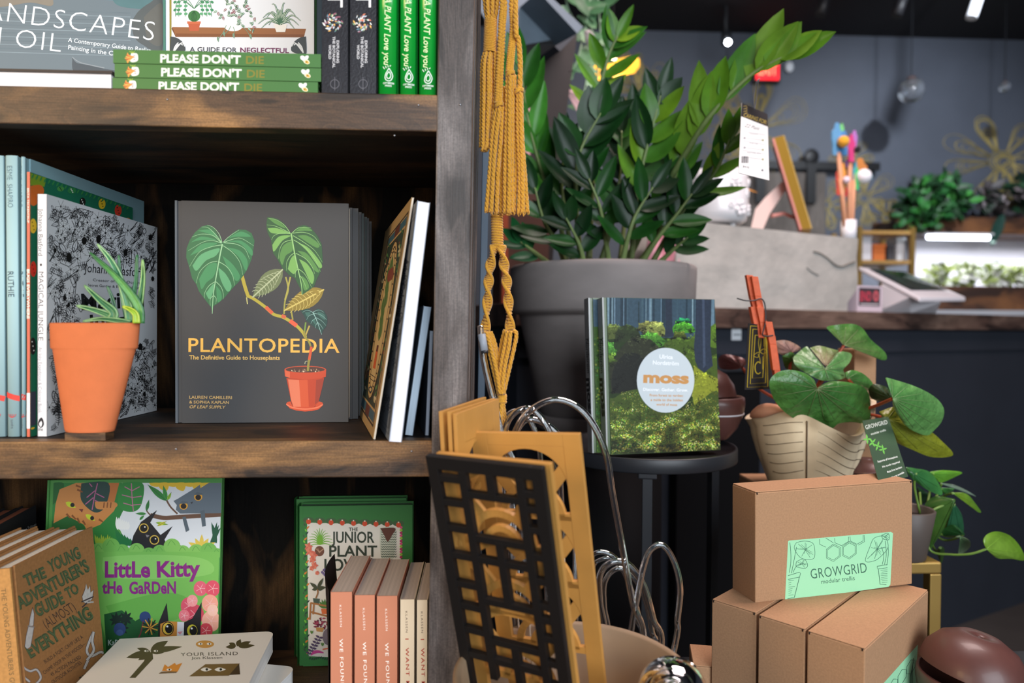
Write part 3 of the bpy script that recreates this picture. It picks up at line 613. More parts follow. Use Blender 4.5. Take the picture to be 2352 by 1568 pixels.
L2 = q(1400, 290, 1330, 180, 1250, 120, 1170, 98, 1118, 98, 1108, 180, 1112, 240, 1125, 290, 1165, 370, 1175, 450, 1190, 530, 1240, 600, 1300, 710, 1380, 790, 1450, 830, 1480, 890, 1520, 960, 1535, 1030, 1600, 990, 1680, 930, 1710, 850, 1760, 750, 1785, 620, 1772, 420, 1720, 320, 1640, 220, 1560, 190, 1490, 210, 1430, 270)
h1, h2, h3 = (48, 88, 52), (86, 136, 70), (118, 168, 88)
p.leaf(*q(1560, 1140)[0], *q(1560, 1141)[0], 1, h1)
for (x0, y0, x1, y1, w, c, cv) in ((1255, 770, 940, 1060, 44, (108, 120, 82), (176, 184, 146)), (1735, 1000, 1320, 1220, 44, (142, 122, 50), (206, 186, 104))):
    (X0, Y0), (X1, Y1) = q(x0, y0, x1, y1); p.leaf(X0 + (X0 - X1) * .16, Y0 + (Y0 - Y1) * .16, X1, Y1, w, c, cv)
    ln = math.hypot(X1 - X0, Y1 - Y0); dx, dy = (X1 - X0) / ln, (Y1 - Y0) / ln
    for k in range(9):
        t = -.05 + .1 * k; bx, by = X0 + (X1 - X0) * t, Y0 + (Y1 - Y0) * t; e = w * .40 * math.sin(math.pi * min(1, (t + .2) / 1.2))
        for sg in (-1, 1): p.curve([(bx, by), (bx + sg * -dy * e * .7 + dx * 4, by + sg * dx * e * .7 + dy * 4), (bx + sg * -dy * e + dx * 12, by + sg * dx * e + dy * 12)], 1.1, cv)
p.poly(q(1640, 960, 1700, 960, 1740, 1000, 1720, 1030), (150, 128, 52))
heart(L2, h1, [q(1395, 290, 1330, 200, 1230, 130, 1130, 110), q(1390, 290, 1300, 240, 1200, 200, 1115, 190), q(1390, 295, 1280, 290, 1200, 320, 1170, 370), q(1415, 370, 1320, 400, 1270, 480, 1250, 600), q(1445, 525, 1390, 570, 1350, 650, 1350, 740), q(1490, 720, 1460, 750, 1455, 820), q(1420, 285, 1500, 225, 1640, 225), q(1420, 290, 1560, 280, 1680, 330, 1760, 440), q(1430, 320, 1560, 400, 1690, 500, 1780, 640), q(1435, 370, 1560, 450, 1690, 600, 1755, 750), q(1460, 530, 1570, 590, 1650, 680, 1690, 780), q(1495, 720, 1560, 770, 1610, 850, 1650, 940), q(1515, 800, 1560, 880, 1590, 960)],
      q(1405, 290, 1445, 520, 1490, 730, 1530, 920, 1535, 1030), (146, 192, 120), 1.5,
      [(q(1130, 110, 1240, 140, 1340, 230, 1220, 180), h2), (q(1125, 230, 1240, 230, 1370, 290, 1180, 290), h3), (q(1180, 430, 1260, 330, 1400, 320, 1300, 380, 1200, 510), h3), (q(1260, 580, 1310, 440, 1420, 390, 1420, 500, 1340, 560, 1300, 670), h2), (q(1365, 720, 1400, 600, 1450, 560, 1480, 690, 1440, 780), h3), (q(1450, 270, 1560, 210, 1660, 260, 1560, 260), h2), (q(1480, 320, 1600, 320, 1740, 420, 1700, 460), h2), (q(1480, 400, 1620, 470, 1770, 660, 1740, 700, 1600, 510), h3), (q(1480, 500, 1600, 540, 1740, 740, 1690, 740, 1580, 600), h2), (q(1500, 600, 1600, 660, 1680, 800, 1650, 900, 1560, 720), h3), (q(1530, 800, 1590, 850, 1620, 940, 1560, 970), h2)])
L3 = q(1665, 1235, 1600, 1195, 1520, 1220, 1560, 1280, 1590, 1340, 1640, 1380, 1700, 1430, 1750, 1460, 1772, 1505, 1790, 1450, 1820, 1420, 1840, 1360, 1838, 1290, 1800, 1220, 1720, 1195)
heart(L3, (40, 72, 66), [q(1670, 1240, 1600, 1215, 1540, 1240), q(1680, 1260, 1620, 1280, 1590, 1330), q(1700, 1310, 1660, 1340, 1640, 1375), q(1720, 1360, 1700, 1400, 1700, 1430), q(1670, 1235, 1740, 1210, 1800, 1240), q(1680, 1250, 1760, 1270, 1835, 1330), q(1700, 1300, 1770, 1340, 1825, 1400), q(1725, 1360, 1765, 1400, 1790, 1445)], q(1665, 1235, 1710, 1330, 1772, 1505), (146, 186, 178), 1.0, [(q(1570, 1240, 1640, 1240, 1600, 1290), (62, 104, 94)), (q(1720, 1230, 1800, 1260, 1810, 1330, 1740, 1280), (62, 104, 94)), (q(1650, 1330, 1690, 1330, 1700, 1390), (62, 104, 94))])
p.text('PLANTOPEDIA', 433, 807.5, 780, 809.5, 33, (232, 180, 84), .012, space=1.06)
p.text('The Definitive Guide to Houseplants', 435, 825, 643, 826, 10, (222, 180, 100), .022)
for y, t, x1, sh in ((915, 'LAUREN CAMILLERI', 533, 0), (926, '& SOPHIA KAPLAN', 526, 0), (937, 'OF LEAF SUPPLY', 517, .22)): p.text(t, 435, y, x1, y + 1, 7, (204, 166, 104), .014, shear=sh)
q = S(600, 760, 7.125)
p.poly(q(380, 630, 1065, 630, 1058, 750, 960, 775, 720, 795, 480, 770, 388, 740), (196, 74, 44)); p.poly(q(400, 745, 470, 765, 470, 650, 390, 640), (216, 100, 66))
p.poly(q(412, 765, 720, 795, 1030, 765, 990, 960, 940, 1160, 905, 1210, 860, 1245, 520, 1240, 490, 1150, 460, 1000), (186, 68, 40)); p.poly(q(440, 790, 620, 800, 650, 1240, 530, 1240, 490, 1120), (220, 120, 88)); p.poly(q(620, 800, 760, 800, 780, 1240, 650, 1240), (206, 86, 50)); p.poly(q(900, 800, 1020, 775, 990, 960, 940, 1160, 880, 1200), (156, 62, 44))
p.disc(*q(722, 628)[0], 48, 8.4, (200, 80, 50)); p.disc(*q(722, 630)[0], 45, 6.8, (82, 56, 48)); 
for k in range(26): x = rr.uniform(470, 960); p.disc(*q(x, 650 + rr.uniform(-22, 12))[0], 2, 1.3, rr.choice([(176, 140, 110), (120, 92, 74), (206, 180, 150)]), rr.uniform(0, 3))
p.poly(q(408, 1190, 430, 1160, 480, 1150, 520, 1240, 880, 1240, 945, 1150, 1000, 1165, 1015, 1195, 1000, 1225, 940, 1280, 840, 1305, 720, 1315, 580, 1300, 470, 1265), (200, 78, 46)); p.curve(q(412, 1195, 500, 1245, 700, 1275, 900, 1255, 1010, 1200), 3, (226, 118, 84))
p.curve(q(700, 0, 725, 100, 780, 170, 810, 250), 4.6, (150, 140, 64)); p.curve(q(822, 255, 808, 350, 785, 480), 6.2, (206, 88, 54)); p.curve(q(788, 470, 772, 560, 765, 655), 5.4, (146, 136, 66)); p.curve(q(760, 490, 725, 500, 715, 540), 1.2, (200, 200, 160))
B.fin()
for i, (dx, lb) in enumerate(((.006, 'charcoal hardcover second in the face-out stack, only its fore-edge showing'), (.0078, 'charcoal hardcover third in the face-out stack, a dark sliver'), (.009, 'charcoal hardcover at the back of the face-out stack against the panel'))):
    B = Book(lb, BL + V((dx, .0312 * (i + 1), 0)), BR - BL, TL - BL, W, Hb - .001 * i, .030, cf=CH if i != 1 else (56, 64, 62), pages=(150, 150, 150), m=MATS['charcoal_cloth'], group='charcoal houseplant hardcovers'); B.fin()

# ---- middle shelf, leaning group at the right (fore-edges to us, covers to the left)
def fore_book(label, farb, nearb, neart, T, Z=ZM, W=None, **k):
    O = atZ(*farb, Z); N_ = atZ(*nearb, Z); Tp = atY(*neart, N_.y); 
    return Book(label, O, N_ - O, Tp - N_, (N_ - O).length, (Tp - N_).length, T, hard=False, **k)
B = fore_book('thin ornate booklet with gold and green border leaning right on the middle shelf', (819, 943), (857, 1010), (949, 451), .0022, cf=(178, 146, 98), cs=(206, 180, 150), cb=(206, 190, 170))
p = B.front()
def cv(s_, t): # s_: 0 far .. 1 near, t: 0 bottom .. 1 top, in pixels on the cover
    x0, y0 = 819 + (889 - 819) * t, 943 + (534 - 943) * t; x1, y1 = 857 + (949 - 857) * t, 1010 + (451 - 1010) * t; return (x0 + (x1 - x0) * s_, y0 + (y1 - y0) * s_)
def cq(s0, t0, s1, t1, c): p.poly([cv(s0, t0), cv(s1, t0), cv(s1, t1), cv(s0, t1)], c)
cq(.10, .04, .90, .955, (56, 46, 36)); cq(.13, .05, .87, .945, (186, 150, 96)); cq(.14, .055, .86, .10, (58, 92, 106)); cq(.14, .90, .86, .94, (58, 92, 106)); cq(.40, .05, .6, .10, (96, 50, 36)); cq(.40, .90, .6, .945, (96, 50, 36))
cq(.16, .11, .84, .89, (44, 58, 42))
rr2 = random.Random(4)
for k in range(90): s_, t = rr2.choice([rr2.uniform(.17, .3), rr2.uniform(.7, .83)]), rr2.uniform(.12, .88); x, y = cv(s_, t); p.leaf(x, y, x + rr2.uniform(-5, 5), y - rr2.uniform(6, 14), 3.4, rr2.choice([(62, 104, 62), (190, 170, 120), (120, 66, 44), (206, 190, 150), (84, 126, 70)]))
el = lambda rs, rt, c: p.poly([cv(.5 + rs * math.cos(a), .5 + rt * math.sin(a)) for a in [k * .2618 for k in range(24)]], c)
el(.30, .385, (60, 44, 32)); el(.275, .37, (196, 162, 104)); el(.2, .33, (70, 56, 40)); el(.185, .32, (206, 176, 120))
for k in range(26): t = .16 + .68 * k / 25; 
for k in range(40): x, y = cv(.5 + .235 * math.cos(k * .157), .5 + .345 * math.sin(k * .157)); p.disc(x, y, 1.3, 2.2, (66, 48, 34))
for k in range(7): x, y = cv(.5, .40 + .05 * k); p.leaf(x, y, x + 9 - 3 * (k % 3), y - 52, 8, (92, 120, 60), (60, 80, 40)); 
for k in range(5): x, y = cv(.42 + .04 * k, .72); p.leaf(x, y + 18, x + 3, y - 14, 6, (130, 60, 44))
p.poly([cv(.44, .27), cv(.56, .27), cv(.54, .38), cv(.46, .38)], (206, 92, 40)); p.poly([cv(.46, .35), cv(.54, .35), cv(.54, .38), cv(.46, .38)], (90, 40, 26)); p.line([cv(.36, .235), cv(.64, .235)], 1.6, (60, 46, 34)); p.line([cv(.38, .215), cv(.62, .215)], 1.4, (60, 46, 34)); x, y = cv(.5, .17); p.disc(x, y, 4.5, 7, (60, 66, 70)); p.disc(x, y, 2.5, 4, (206, 180, 120))
B.fin()
B = fore_book('thick white-paged paperback with grey scrollwork cover leaning on the bookcase upright', (846, 946), (893, 1018), (961, 462), .0128, cf=(116, 124, 136), cs=(140, 140, 150), pages=(232, 232, 240))
p = B.front(); k1 = (54, 62, 76)
def cv2(s_, t): x0, y0 = 846 + (918 - 846) * t, 946 + (540 - 946) * t; x1, y1 = 893 + (962 - 893) * t, 1018 + (462 - 1018) * t; return (x0 + (x1 - x0) * s_, y0 + (y1 - y0) * s_)
for m_ in (.06, .10): p.line([cv2(m_, m_ * .5), cv2(1 - m_, m_ * .5), cv2(1 - m_, 1 - m_ * .5), cv2(m_, 1 - m_ * .5), cv2(m_, m_ * .5)], 1.3, k1)
for k in range(70):
    s_, t = rr2.uniform(.2, .85), rr2.uniform(.08, .92); x, y = cv2(s_, t)
    if abs(s_ - .55) < .14 and .3 < t < .85: continue
    p.curve([(x, y), (x + 5, y - 8), (x + 2, y - 14), (x - 3, y - 9), (x + 1, y - 6)], 1.2, k1)
a_, b_ = cv2(.6, .80), cv2(.6, .42); p.text('Adult Coloring Book', a_[0], a_[1], b_[0], b_[1], 10, (44, 52, 66), .03); a_, b_ = cv2(.42, .74), cv2(.42, .50); p.text('Stress Relief', a_[0], a_[1], b_[0], b_[1], 7, (44, 52, 66), .02)
B.fin()
B = fore_book('pale-edged paperback tucked behind the thick scrollwork one by the upright', (893, 938), (930, 1002), (974, 705), .0085, cf=(70, 82, 96), pages=(176, 192, 206)); B.fin()
B = fore_book('slim pale paperback wedged against the foot of the bookcase upright', (944, 948), (976, 1001), (987, 760), .0042, cf=(64, 72, 84), pages=(176, 184, 196)); B.fin()
# ---- terracotta pot-shaped bookend with succulent leaves, in front of the colouring book
Yp = 0.704
c0 = atY(206, 990, Yp); ang = -0.040
R = Matrix.Rotation(-ang, 3, 'Y')
pe = thing('bookend', 'terracotta pot bookend with green succulent leaves in front of the colouring book', 'bookend', (c0.x, Yp, ZM + .0003))
TERRA = mk('terracotta', (204, 112, 66), 0.8, bump=(160, 0.25), mottle=(60, 0.05))
def dshape(rows, ry=0.0135, n=40):
    mb = MB(); mb.mat(TERRA); rings = []
    for (px0, px1, py) in rows:
        a, b_ = atY(px0, py, Yp), atY(px1, py, Yp); r = (b_ - a).length / 2; c = (a + b_) / 2 - V((c0.x, Yp, ZM + .0003))
        rings.append([mb.pt(c + V((r * math.cos(2 * math.pi * j / n), ry * math.sin(2 * math.pi * j / n) * (0.75 + .25 * r / .046), (b_.z - a.z) / 2 * math.cos(2 * math.pi * j / n)))) for j in range(n)])
    mb.smooth = True
    for A_, B_ in zip(rings, rings[1:]):
        for j in range(n): mb.face((A_[j], A_[(j + 1) % n], B_[(j + 1) % n], B_[j]))
    mb.smooth = False; mb.face(rings[0]); mb.face(rings[-1][::-1]); return mb
dshape([(116, 321, 741), (115, 320.5, 744), (116.5, 316.5, 797), (118, 315, 800), (122, 311, 802), (122.5, 310, 806), (150, 264, 984), (152, 262, 989), (154, 260, 990)]).build('pot', pe)
mb = MB(); mb.mat(WOODX); a = atY(160, 990, Yp); b_ = atY(252, 990, Yp)
mb.box((a.x - c0.x, -.008, 0), (b_.x - c0.x, .008, a.z - ZM - .0006)); mb.build('foot', pe)
def succ(pts, w, name, y=0.0, c=(58, 122, 72), edge=(150, 186, 120)):
    P_ = [atY(px, py, Yp + y) - V((c0.x, Yp, ZM + .0003)) for px, py in pts]; P_ = spline(P_, 5); n = len(P_); ww = w / FPX * Yp * .98
    mb = MB(); m = mk('succulent_leaf', None, 0.35, mottle=(240, 0.15)); mb.mat(m, c)
    def fn(u, v):
        i = min(int(u * (n - 1)), n - 2); f = u * (n - 1) - i; p = P_[i].lerp(P_[i + 1], f); t = (P_[i + 1] - P_[i]).normalized(); q = V((-t.z, 0, t.x)); k = (v - .5) * 2
        h = ww * (1 - u) ** 0.75 * (0.8 + .5 * u); return p + q * k * h + V((0, -.004 * (1 - u) * (1 - k * k) * .8 + .003 * (1 - abs(k)), 0))
    mb.grid(fn, 14, 6, lambda u, v: lin(edge) if v < .1 or v > .9 else lin(c)); o = mb.build(name, pe, solid=.0015); return o
for pts, w, y, c, e in (((320, 742, 316, 700, 270, 640, 206, 580), 15, -.004, (96, 156, 84), (60, 116, 70)), ((300, 742, 292, 690, 262, 610, 223, 560), 13, .002, (70, 134, 90), (150, 190, 140)),
                        ((250, 742, 262, 718, 230, 690, 193, 655), 14, -.001, (52, 110, 70), (120, 160, 110)), ((276, 742, 250, 724, 210, 710, 175, 702), 11, .001, (60, 116, 74), (130, 168, 120)),
                        ((300, 742, 270, 736, 230, 732, 190, 738), 8, -.005, (48, 104, 66), (120, 160, 110)), ((312, 742, 322, 690, 328, 640, 327, 596), 10, .003, (56, 110, 60), (140, 180, 110)),
                        ((306, 742, 306, 690, 312, 640, 314, 585), 8, .006, (84, 140, 96), (60, 110, 70)), ((296, 742, 286, 700, 276, 650, 272, 586), 8, .007, (120, 160, 120), (80, 130, 90)),
                        ((314, 742, 312, 722, 298, 710, 281, 704), 10, -.009, (140, 176, 50), (176, 196, 70)), ((268, 742, 262, 700, 254, 676, 246, 658), 6, .006, (48, 90, 66), (80, 120, 90))):
    succ([(pts[i], pts[i + 1]) for i in range(0, len(pts), 2)], w, 'leaf', y, c, e)

# ---- lower shelf
KRAFT = (166, 116, 68); kraft_m = mk('kraft_board', None, 0.8, mottle=(300, 0.12), bump=(500, 0.15))
# kraft hardcover with the outdoor-adventure title, spine to the left, four copies behind
TR0 = V((0, 0, 0)); Ysp = 0.708
TR = atY(22, 1310, Ysp); lowp = atY(46, 1568, Ysp); Vv = (TR - lowp).normalized(); O = lowp + Vv * ((ZL + .0006 - lowp.z) / Vv.z); H_ = (TR - O).length
F = atZ(212, 1213, TR.z); F = V((TR.x + (F.x - TR.x), F.y, TR.z)); U_ = F - TR; Tk = .0215
def adv(i, lb, art=False):
    n = axes(U_, Vv); off = n @ V((0, 1, 0)) * (Tk + .0012) * i
    off = off - V((0, 0, off.z)) if True else off
    B = Book(lb, O + off + V((0, .004 * (i % 2), 0)), U_, Vv, U_.length, H_, Tk, cf=KRAFT, cs=(190, 138, 78), cb=KRAFT, pages=(236, 232, 226), m=kraft_m, group='kraft adventure hardcovers')
    if art: return B
    p = B.spine(); B.fin()
B = adv(0, 'kraft-brown hardcover with green hand-lettered title leaning in the lower left compartment', True)
p = B.front(); q = S(0, 1080, 3.2125); gk = (66, 84, 54); ik = (58, 46, 44)
for t, x0, y0, x1, y1, h, sh in (('THE', 190, 855, 345, 785, 82, .1), ('YOUNG', 370, 752, 600, 640, 86, .12), ('ADVENTURER\'S', 145, 1025, 665, 735, 92, .1), ('GUIDE', 275, 1080, 480, 975, 92, .1), ('TO', 500, 945, 588, 895, 76, .1), ('EVERYTHING', 225, 1385, 690, 1085, 100, .08)):
    (a, b_), (c_, d_) = q(x0, y0, x1, y1); p.text(t, a, b_, c_, d_, h / 3.2125, gk, .045, shear=sh); p.text(t, a + .6, b_ - 1.2, c_ + .6, d_ - 1.2, h / 3.2125 * .93, (92, 108, 70), -.005, shear=sh)
(a, b_), (c_, d_) = q(345, 1170, 565, 1030); p.text('(ALMOST)', a, b_, c_, d_, 25, ik, -.01)
for t, x0, y0, x1, y1 in (('BUILD A FORT, CAMP LIKE A', 335, 1425, 615, 1235), ('CHAMP, POOP IN THE WOODS\u2014', 328, 1505, 635, 1285), ('45 ACTION-PACKED', 380, 1520, 600, 1385), ('OUTDOOR ACTIVITIES', 390, 1575, 605, 1425)):
    (a, b_), (c_, d_) = q(x0, y0, x1, y1); p.text(t, a, b_, c_, d_, 9, ik, .0)
(a, b_), (c_, d_) = q(600, 1560, 680, 1515); p.text('BEN AND', a, b_, c_ + 18, d_ - 9, 12, (70, 64, 50), .04)
wh = (206, 200, 196)
def outl(pts, c=wh): p.poly(pts, c); p.line(pts + [pts[0]], 1.0, (60, 44, 52))
outl(q(240, 1010, 252, 1060, 246, 1145, 212, 1150, 222, 1080)); outl(q(208, 1150, 250, 1160, 226, 1300, 200, 1318, 182, 1300, 192, 1220)); p.line(q(204, 1148, 254, 1156), 3, (150, 140, 136))
outl(q(605, 930, 625, 880, 635, 835, 648, 880, 665, 850, 668, 900, 690, 880, 680, 950, 640, 985, 612, 970)); p.line(q(600, 970, 690, 930), 3, (70, 56, 60)); p.line(q(605, 1010, 660, 960), 3, (60, 50, 56)); p.line(q(640, 975, 690, 970), 4, (190, 184, 180))
for pl in (q(690, 1190, 660, 1260, 640, 1330, 670, 1370, 740, 1340, 765, 1350), q(660, 1370, 640, 1420, 620, 1465), q(690, 1190, 680, 1260, 690, 1330, 640, 1400)): p.curve(pl, 7, (60, 44, 52)); p.curve(pl, 5.4, wh)
for pl in (q(165, 1450, 220, 1480, 270, 1470, 300, 1530, 260, 1580), q(160, 1460, 175, 1520, 220, 1560)): p.curve(pl, 6, (60, 44, 52)); p.curve(pl, 4.4, wh)
p = B.spine(); p.text('THE YOUNG ADVENTURER\'S GUIDE', 2, 1352, 26, 1600, 12, (126, 98, 60), .01); B.fin()
for i, lb in enumerate(('kraft-brown hardcover directly behind the hand-lettered kraft one, page top showing', 'kraft-brown hardcover third in the leaning row of kraft books', 'kraft-brown hardcover at the far end of the leaning row of kraft books')): adv(i + 1, lb)
# dark cat books behind them
Ud = V((-math.sin(math.radians(10.2)), math.cos(math.radians(10.2)), 0)); Tp = D(83, 1161, .93); Hd = Tp.z - ZL - .0006
for i, lb in enumerate(('dark-covered book with rust page edge behind the kraft hardcovers', 'dark book with rust edge, second in the back left corner', 'dark book with rust edge, outermost in the back left corner')):
    n = Ud.cross(V((0, 0, 1))); W_ = .19; base = V((Tp.x, Tp.y, ZL + .0006)) - Ud * W_ - n * (.0195 * i)
    base = base + V((0, -.004 * i, 0))
    B = Book(lb, base, Ud, (0, 0, 1), W_, Hd - .001 * i, .018, cf=(40, 40, 42), cs=(128, 70, 46), pages=(150, 84, 56), group='dark rust-edged books', m=MATT)
    if i == 0: p = B.front(); p.text('Fine Felines', 52, 1222, 85, 1206, 7, (190, 190, 186)); p.text('of the World', 58, 1236, 92, 1219, 7, (150, 150, 148))
    B.fin()

# tall picture book with cats in a garden
Yk = 0.925
a = atY(110, 1106, Yk); c_ = atY(507, 1108, Yk); W_ = c_.x - a.x; lx = atY(113, 1450, Yk).x
Vk = V((0, .02, .25)).normalized(); O = V((a.x, Yk - .02, ZL + .0006)); H_ = (a.z - ZL) / Vk.z
B = Book('bright green picture book with cats and purple title standing in the lower shelf', O, (1, 0.035, 0), Vk, W_, H_, .0095, cf=(70, 140, 66), cs=(60, 130, 60), cb=(66, 120, 56))
p = B.front(); q = S(0, 1080, 3.2125)
p.poly([(118, 1108), (505, 1108), (503, 1600), (115, 1600)], (84, 150, 70))
p.poly(q(890, 92, 1635, 92, 1620, 600, 960, 600, 860, 380, 920, 280), (214, 220, 226))
p.poly(q(365, 92, 900, 92, 930, 250, 860, 400, 900, 560, 700, 600, 360, 560), (40, 124, 58)); p.blob(q(360, 95, 470, 95, 440, 200, 360, 260), (24, 96, 44)); p.blob(q(370, 380, 480, 330, 620, 410, 600, 480, 400, 470), (28, 98, 46)); 
p.poly(q(440, 140, 560, 92, 640, 92, 600, 200, 700, 290, 860, 260, 840, 300, 740, 400, 640, 440, 620, 400, 500, 335, 395, 390, 410, 250), (196, 132, 72))
p.poly(q(800, 92, 880, 92, 840, 250, 780, 290, 790, 180), (184, 112, 56)); p.blob(q(600, 95, 800, 92, 780, 260, 700, 310, 600, 220), (30, 66, 62))
for pl in (q(720, 95, 700, 180, 680, 290), q(700, 150, 640, 200), q(690, 200, 630, 250), q(710, 170, 770, 200), q(700, 220, 760, 250), q(680, 120, 660, 95)): p.curve(pl, 2.2, (176, 96, 140))
for pl in (q(490, 320, 520, 350), q(530, 330, 560, 360), q(570, 350, 590, 390), q(610, 370, 630, 400), q(560, 110, 600, 125), q(570, 140, 610, 160), q(730, 360, 760, 380)): p.curve(pl, 5, (130, 78, 40), taper=(1, .6))
outc = lambda X, Y_, r1, c1, r2, c2: (p.disc(*q(X, Y_)[0], r1 / 3.2, r1 / 3.4, c1), p.disc(*q(X + 4, Y_ + 4)[0], r2 / 3.2, r2 / 3.2, c2))
p.leaf(*q(485, 235)[0], *q(560, 275)[0], 12, (190, 206, 50)); p.disc(*q(535, 255)[0], 5, 5, (20, 26, 30)); p.leaf(*q(632, 325)[0], *q(702, 372)[0], 11, (190, 206, 50)); p.disc(*q(680, 352)[0], 4.5, 5, (20, 26, 30)); p.poly(q(582, 285, 615, 285, 606, 310), (110, 50, 46)); p.blob(q(700, 230, 850, 235, 850, 275, 720, 285), (196, 132, 72))
for k in range(3): p.curve(q(770 + 25 * k, 235, 765 + 25 * k, 275), 3, (130, 78, 40))
p.blob(q(880, 95, 1050, 92, 1050, 230, 1000, 300, 900, 290, 868, 200), (44, 132, 60)); 
for pl in (q(970, 95, 975, 200, 985, 300), q(975, 150, 920, 120), q(978, 200, 900, 180), q(980, 260, 910, 240), q(975, 150, 1030, 120), q(978, 200, 1045, 190), q(982, 255, 1040, 250)): p.curve(pl, 2, (186, 110, 150))
for X in range(1140, 1560, 62): p.blob(q(X - 40, 92, X + 40, 92, X + 30, 120 + 30 * ((X // 62) % 2), X - 20, 115 + 20 * ((X // 62) % 2)), (222, 186, 50))
p.curve(q(1110, 330, 1210, 350, 1300, 345, 1635, 325), 10, (104, 76, 60)); p.curve(q(1310, 320, 1260, 270, 1230, 220), 4, (104, 76, 60)); p.curve(q(1110, 330, 1085, 300, 1080, 270), 3, (104, 76, 60))
for a_ in ((1230, 225, 1090, 105, 14, (46, 130, 60)), (1230, 220, 1205, 110, 10, (60, 146, 66)), (1235, 220, 1265, 160, 7, (150, 190, 60)), (1080, 300, 1100, 215, 8, (46, 120, 60)), (1080, 320, 1000, 318, 7, (60, 140, 66)), (1030, 365, 1065, 330, 6, (60, 140, 66)), (1150, 385, 1240, 400, 7, (150, 190, 60)), (1160, 410, 1230, 375, 6, (200, 196, 60))): 
    (X0, Y0), (X1, Y1) = q(*a_[:4]); p.leaf(X0, Y0, X1, Y1, a_[4], a_[5], (30, 90, 50))
p.poly(q(1280, 225, 1310, 210, 1440, 130, 1475, 105, 1480, 130, 1540, 92, 1635, 92, 1632, 315, 1330, 318, 1298, 290, 1305, 255), (96, 110, 122)); p.poly(q(1345, 345, 1370, 340, 1398, 440, 1372, 455), (84, 98, 108)); p.poly(q(1478, 300, 1510, 290, 1520, 410, 1492, 415), (84, 98, 108))
for X, Y_ in ((1463, 195), (1355, 260)): p.disc(*q(X, Y_)[0], 9.5, 9, (226, 166, 52)); p.disc(*q(X, Y_ + 4)[0], 6.6, 6.2, (32, 28, 30)); p.poly(q(X - 32, Y_ - 14, X - 10, Y_ - 36, X + 32, Y_ - 28, X + 30, Y_ - 16), (84, 98, 108))
p.poly(q(1405, 235, 1425, 230, 1416, 248), (50, 54, 60))
for k in range(7): p.leaf(*q(870 + 12 * k, 440)[0], *q(860 + 15 * k, 340 + 6 * k)[0], 8, (226, 230, 230)); 
for k in range(6): p.leaf(*q(1600 - 10 * k, 540)[0], *q(1560 + 14 * k, 380 + 20 * (k % 3))[0], 9, (28, 84, 60))
for k in range(5): p.leaf(*q(1470 + 8 * k, 570)[0], *q(1390 + 50 * k, 470 + 30 * abs(k - 2))[0], 10, (216, 190, 80))
for k in range(9): p.leaf(*q(720 + 12 * k, 560)[0], *q(700 + 16 * k, 470 + 10 * (k % 3))[0], 6, (150, 180, 60))
for k in range(8): p.leaf(*q(900 + 14 * k, 560)[0], *q(850 + 22 * k, 430 + 14 * k)[0], 9, (30, 110, 60))
p.poly(q(955, 600, 985, 480, 1040, 380, 1160, 292, 1110, 385, 1185, 475, 1275, 410, 1215, 510, 1235, 560, 1330, 550, 1420, 600), (32, 33, 38))
for X, Y_ in ((1062, 425), (1140, 512)): p.disc(*q(X, Y_)[0], 11, 11, (206, 176, 76)); p.disc(*q(X, Y_)[0], 8.8, 8.8, (38, 36, 40)); p.disc(*q(X, Y_)[0], 8, 8, (20, 20, 24)); p.disc(*q(X + 8, Y_ - 8)[0], 1.6, 1.6, (240, 240, 240))
p.poly(q(1075, 472, 1105, 480, 1085, 495), (130, 126, 130))
for X, Y_, r in ((730, 590, 60), (820, 560, 65), (900, 600, 60), (1010, 590, 58), (1100, 615, 50), (1180, 600, 55), (1270, 560, 62), (1350, 600, 52), (1450, 600, 60), (1540, 590, 62), (1600, 610, 40)): p.disc(*q(X, Y_)[0], r / 3.2, r / 3.4, (126, 186, 90) if X % 20 else (112, 176, 82)); p.curve(q(X - r * .5, Y_ - 6, X - r * .1, Y_ - r * .7, X + r * .4, Y_ - 10), 1.2, (84, 150, 66))
p.poly(q(700, 600, 1620, 600, 1612, 850, 1600, 1150, 780, 1250, 720, 1000), (116, 180, 84)); p.blob(q(760, 640, 1100, 620, 1500, 650, 1560, 760, 1200, 800, 800, 780), (132, 192, 98)); p.blob(q(780, 1000, 1200, 900, 1400, 960, 1300, 1100, 900, 1120), (100, 166, 72))
for t, x0, y0, x1, y1, h in (('LittLe', 775, 785, 1110, 785, 118), ('Kitty', 1160, 785, 1480, 775, 118), ('tHe', 755, 905, 905, 905, 90), ('GaRDeN', 955, 908, 1300, 905, 90)):
    (a, b_), (c_, d_) = q(x0, y0, x1, y1); p.text(t, a, b_, c_, d_, h / 3.2125, (132, 38, 122), .035)
for X, Y_, r, c in ((1395, 1000, 60, (214, 84, 104)), (1480, 870, 50, (222, 96, 116)), (1570, 870, 55, (216, 80, 100)), (1440, 1060, 66, (204, 70, 90)), (1360, 1070, 40, (228, 120, 130)), (1550, 980, 60, (236, 160, 140)), (1560, 1110, 70, (232, 170, 150)), (1420, 960, 40, (238, 150, 150)), (1570, 1030, 40, (240, 190, 170)), (1520, 1180, 50, (200, 66, 80))):
    p.disc(*q(X, Y_)[0], r / 3.2, r / 2.9, c)
    for k in range(5): p.line([q(X, Y_)[0], q(X + r * .7 * math.cos(k * 1.3), Y_ + r * .7 * math.sin(k * 1.3))[0]], .9, (240, 190, 190))
p.poly(q(770, 1060, 900, 1030, 1000, 1110, 1050, 1080, 1170, 1130, 1170, 1420, 790, 1420), (30, 84, 44))
for X, Y_ in ((860, 1100), (930, 1090), (900, 1160)):
    for k in range(8): a_ = k * .785; p.leaf(*q(X, Y_)[0], *q(X + 55 * math.cos(a_), Y_ + 60 * math.sin(a_))[0], 7, (22, 40, 34))
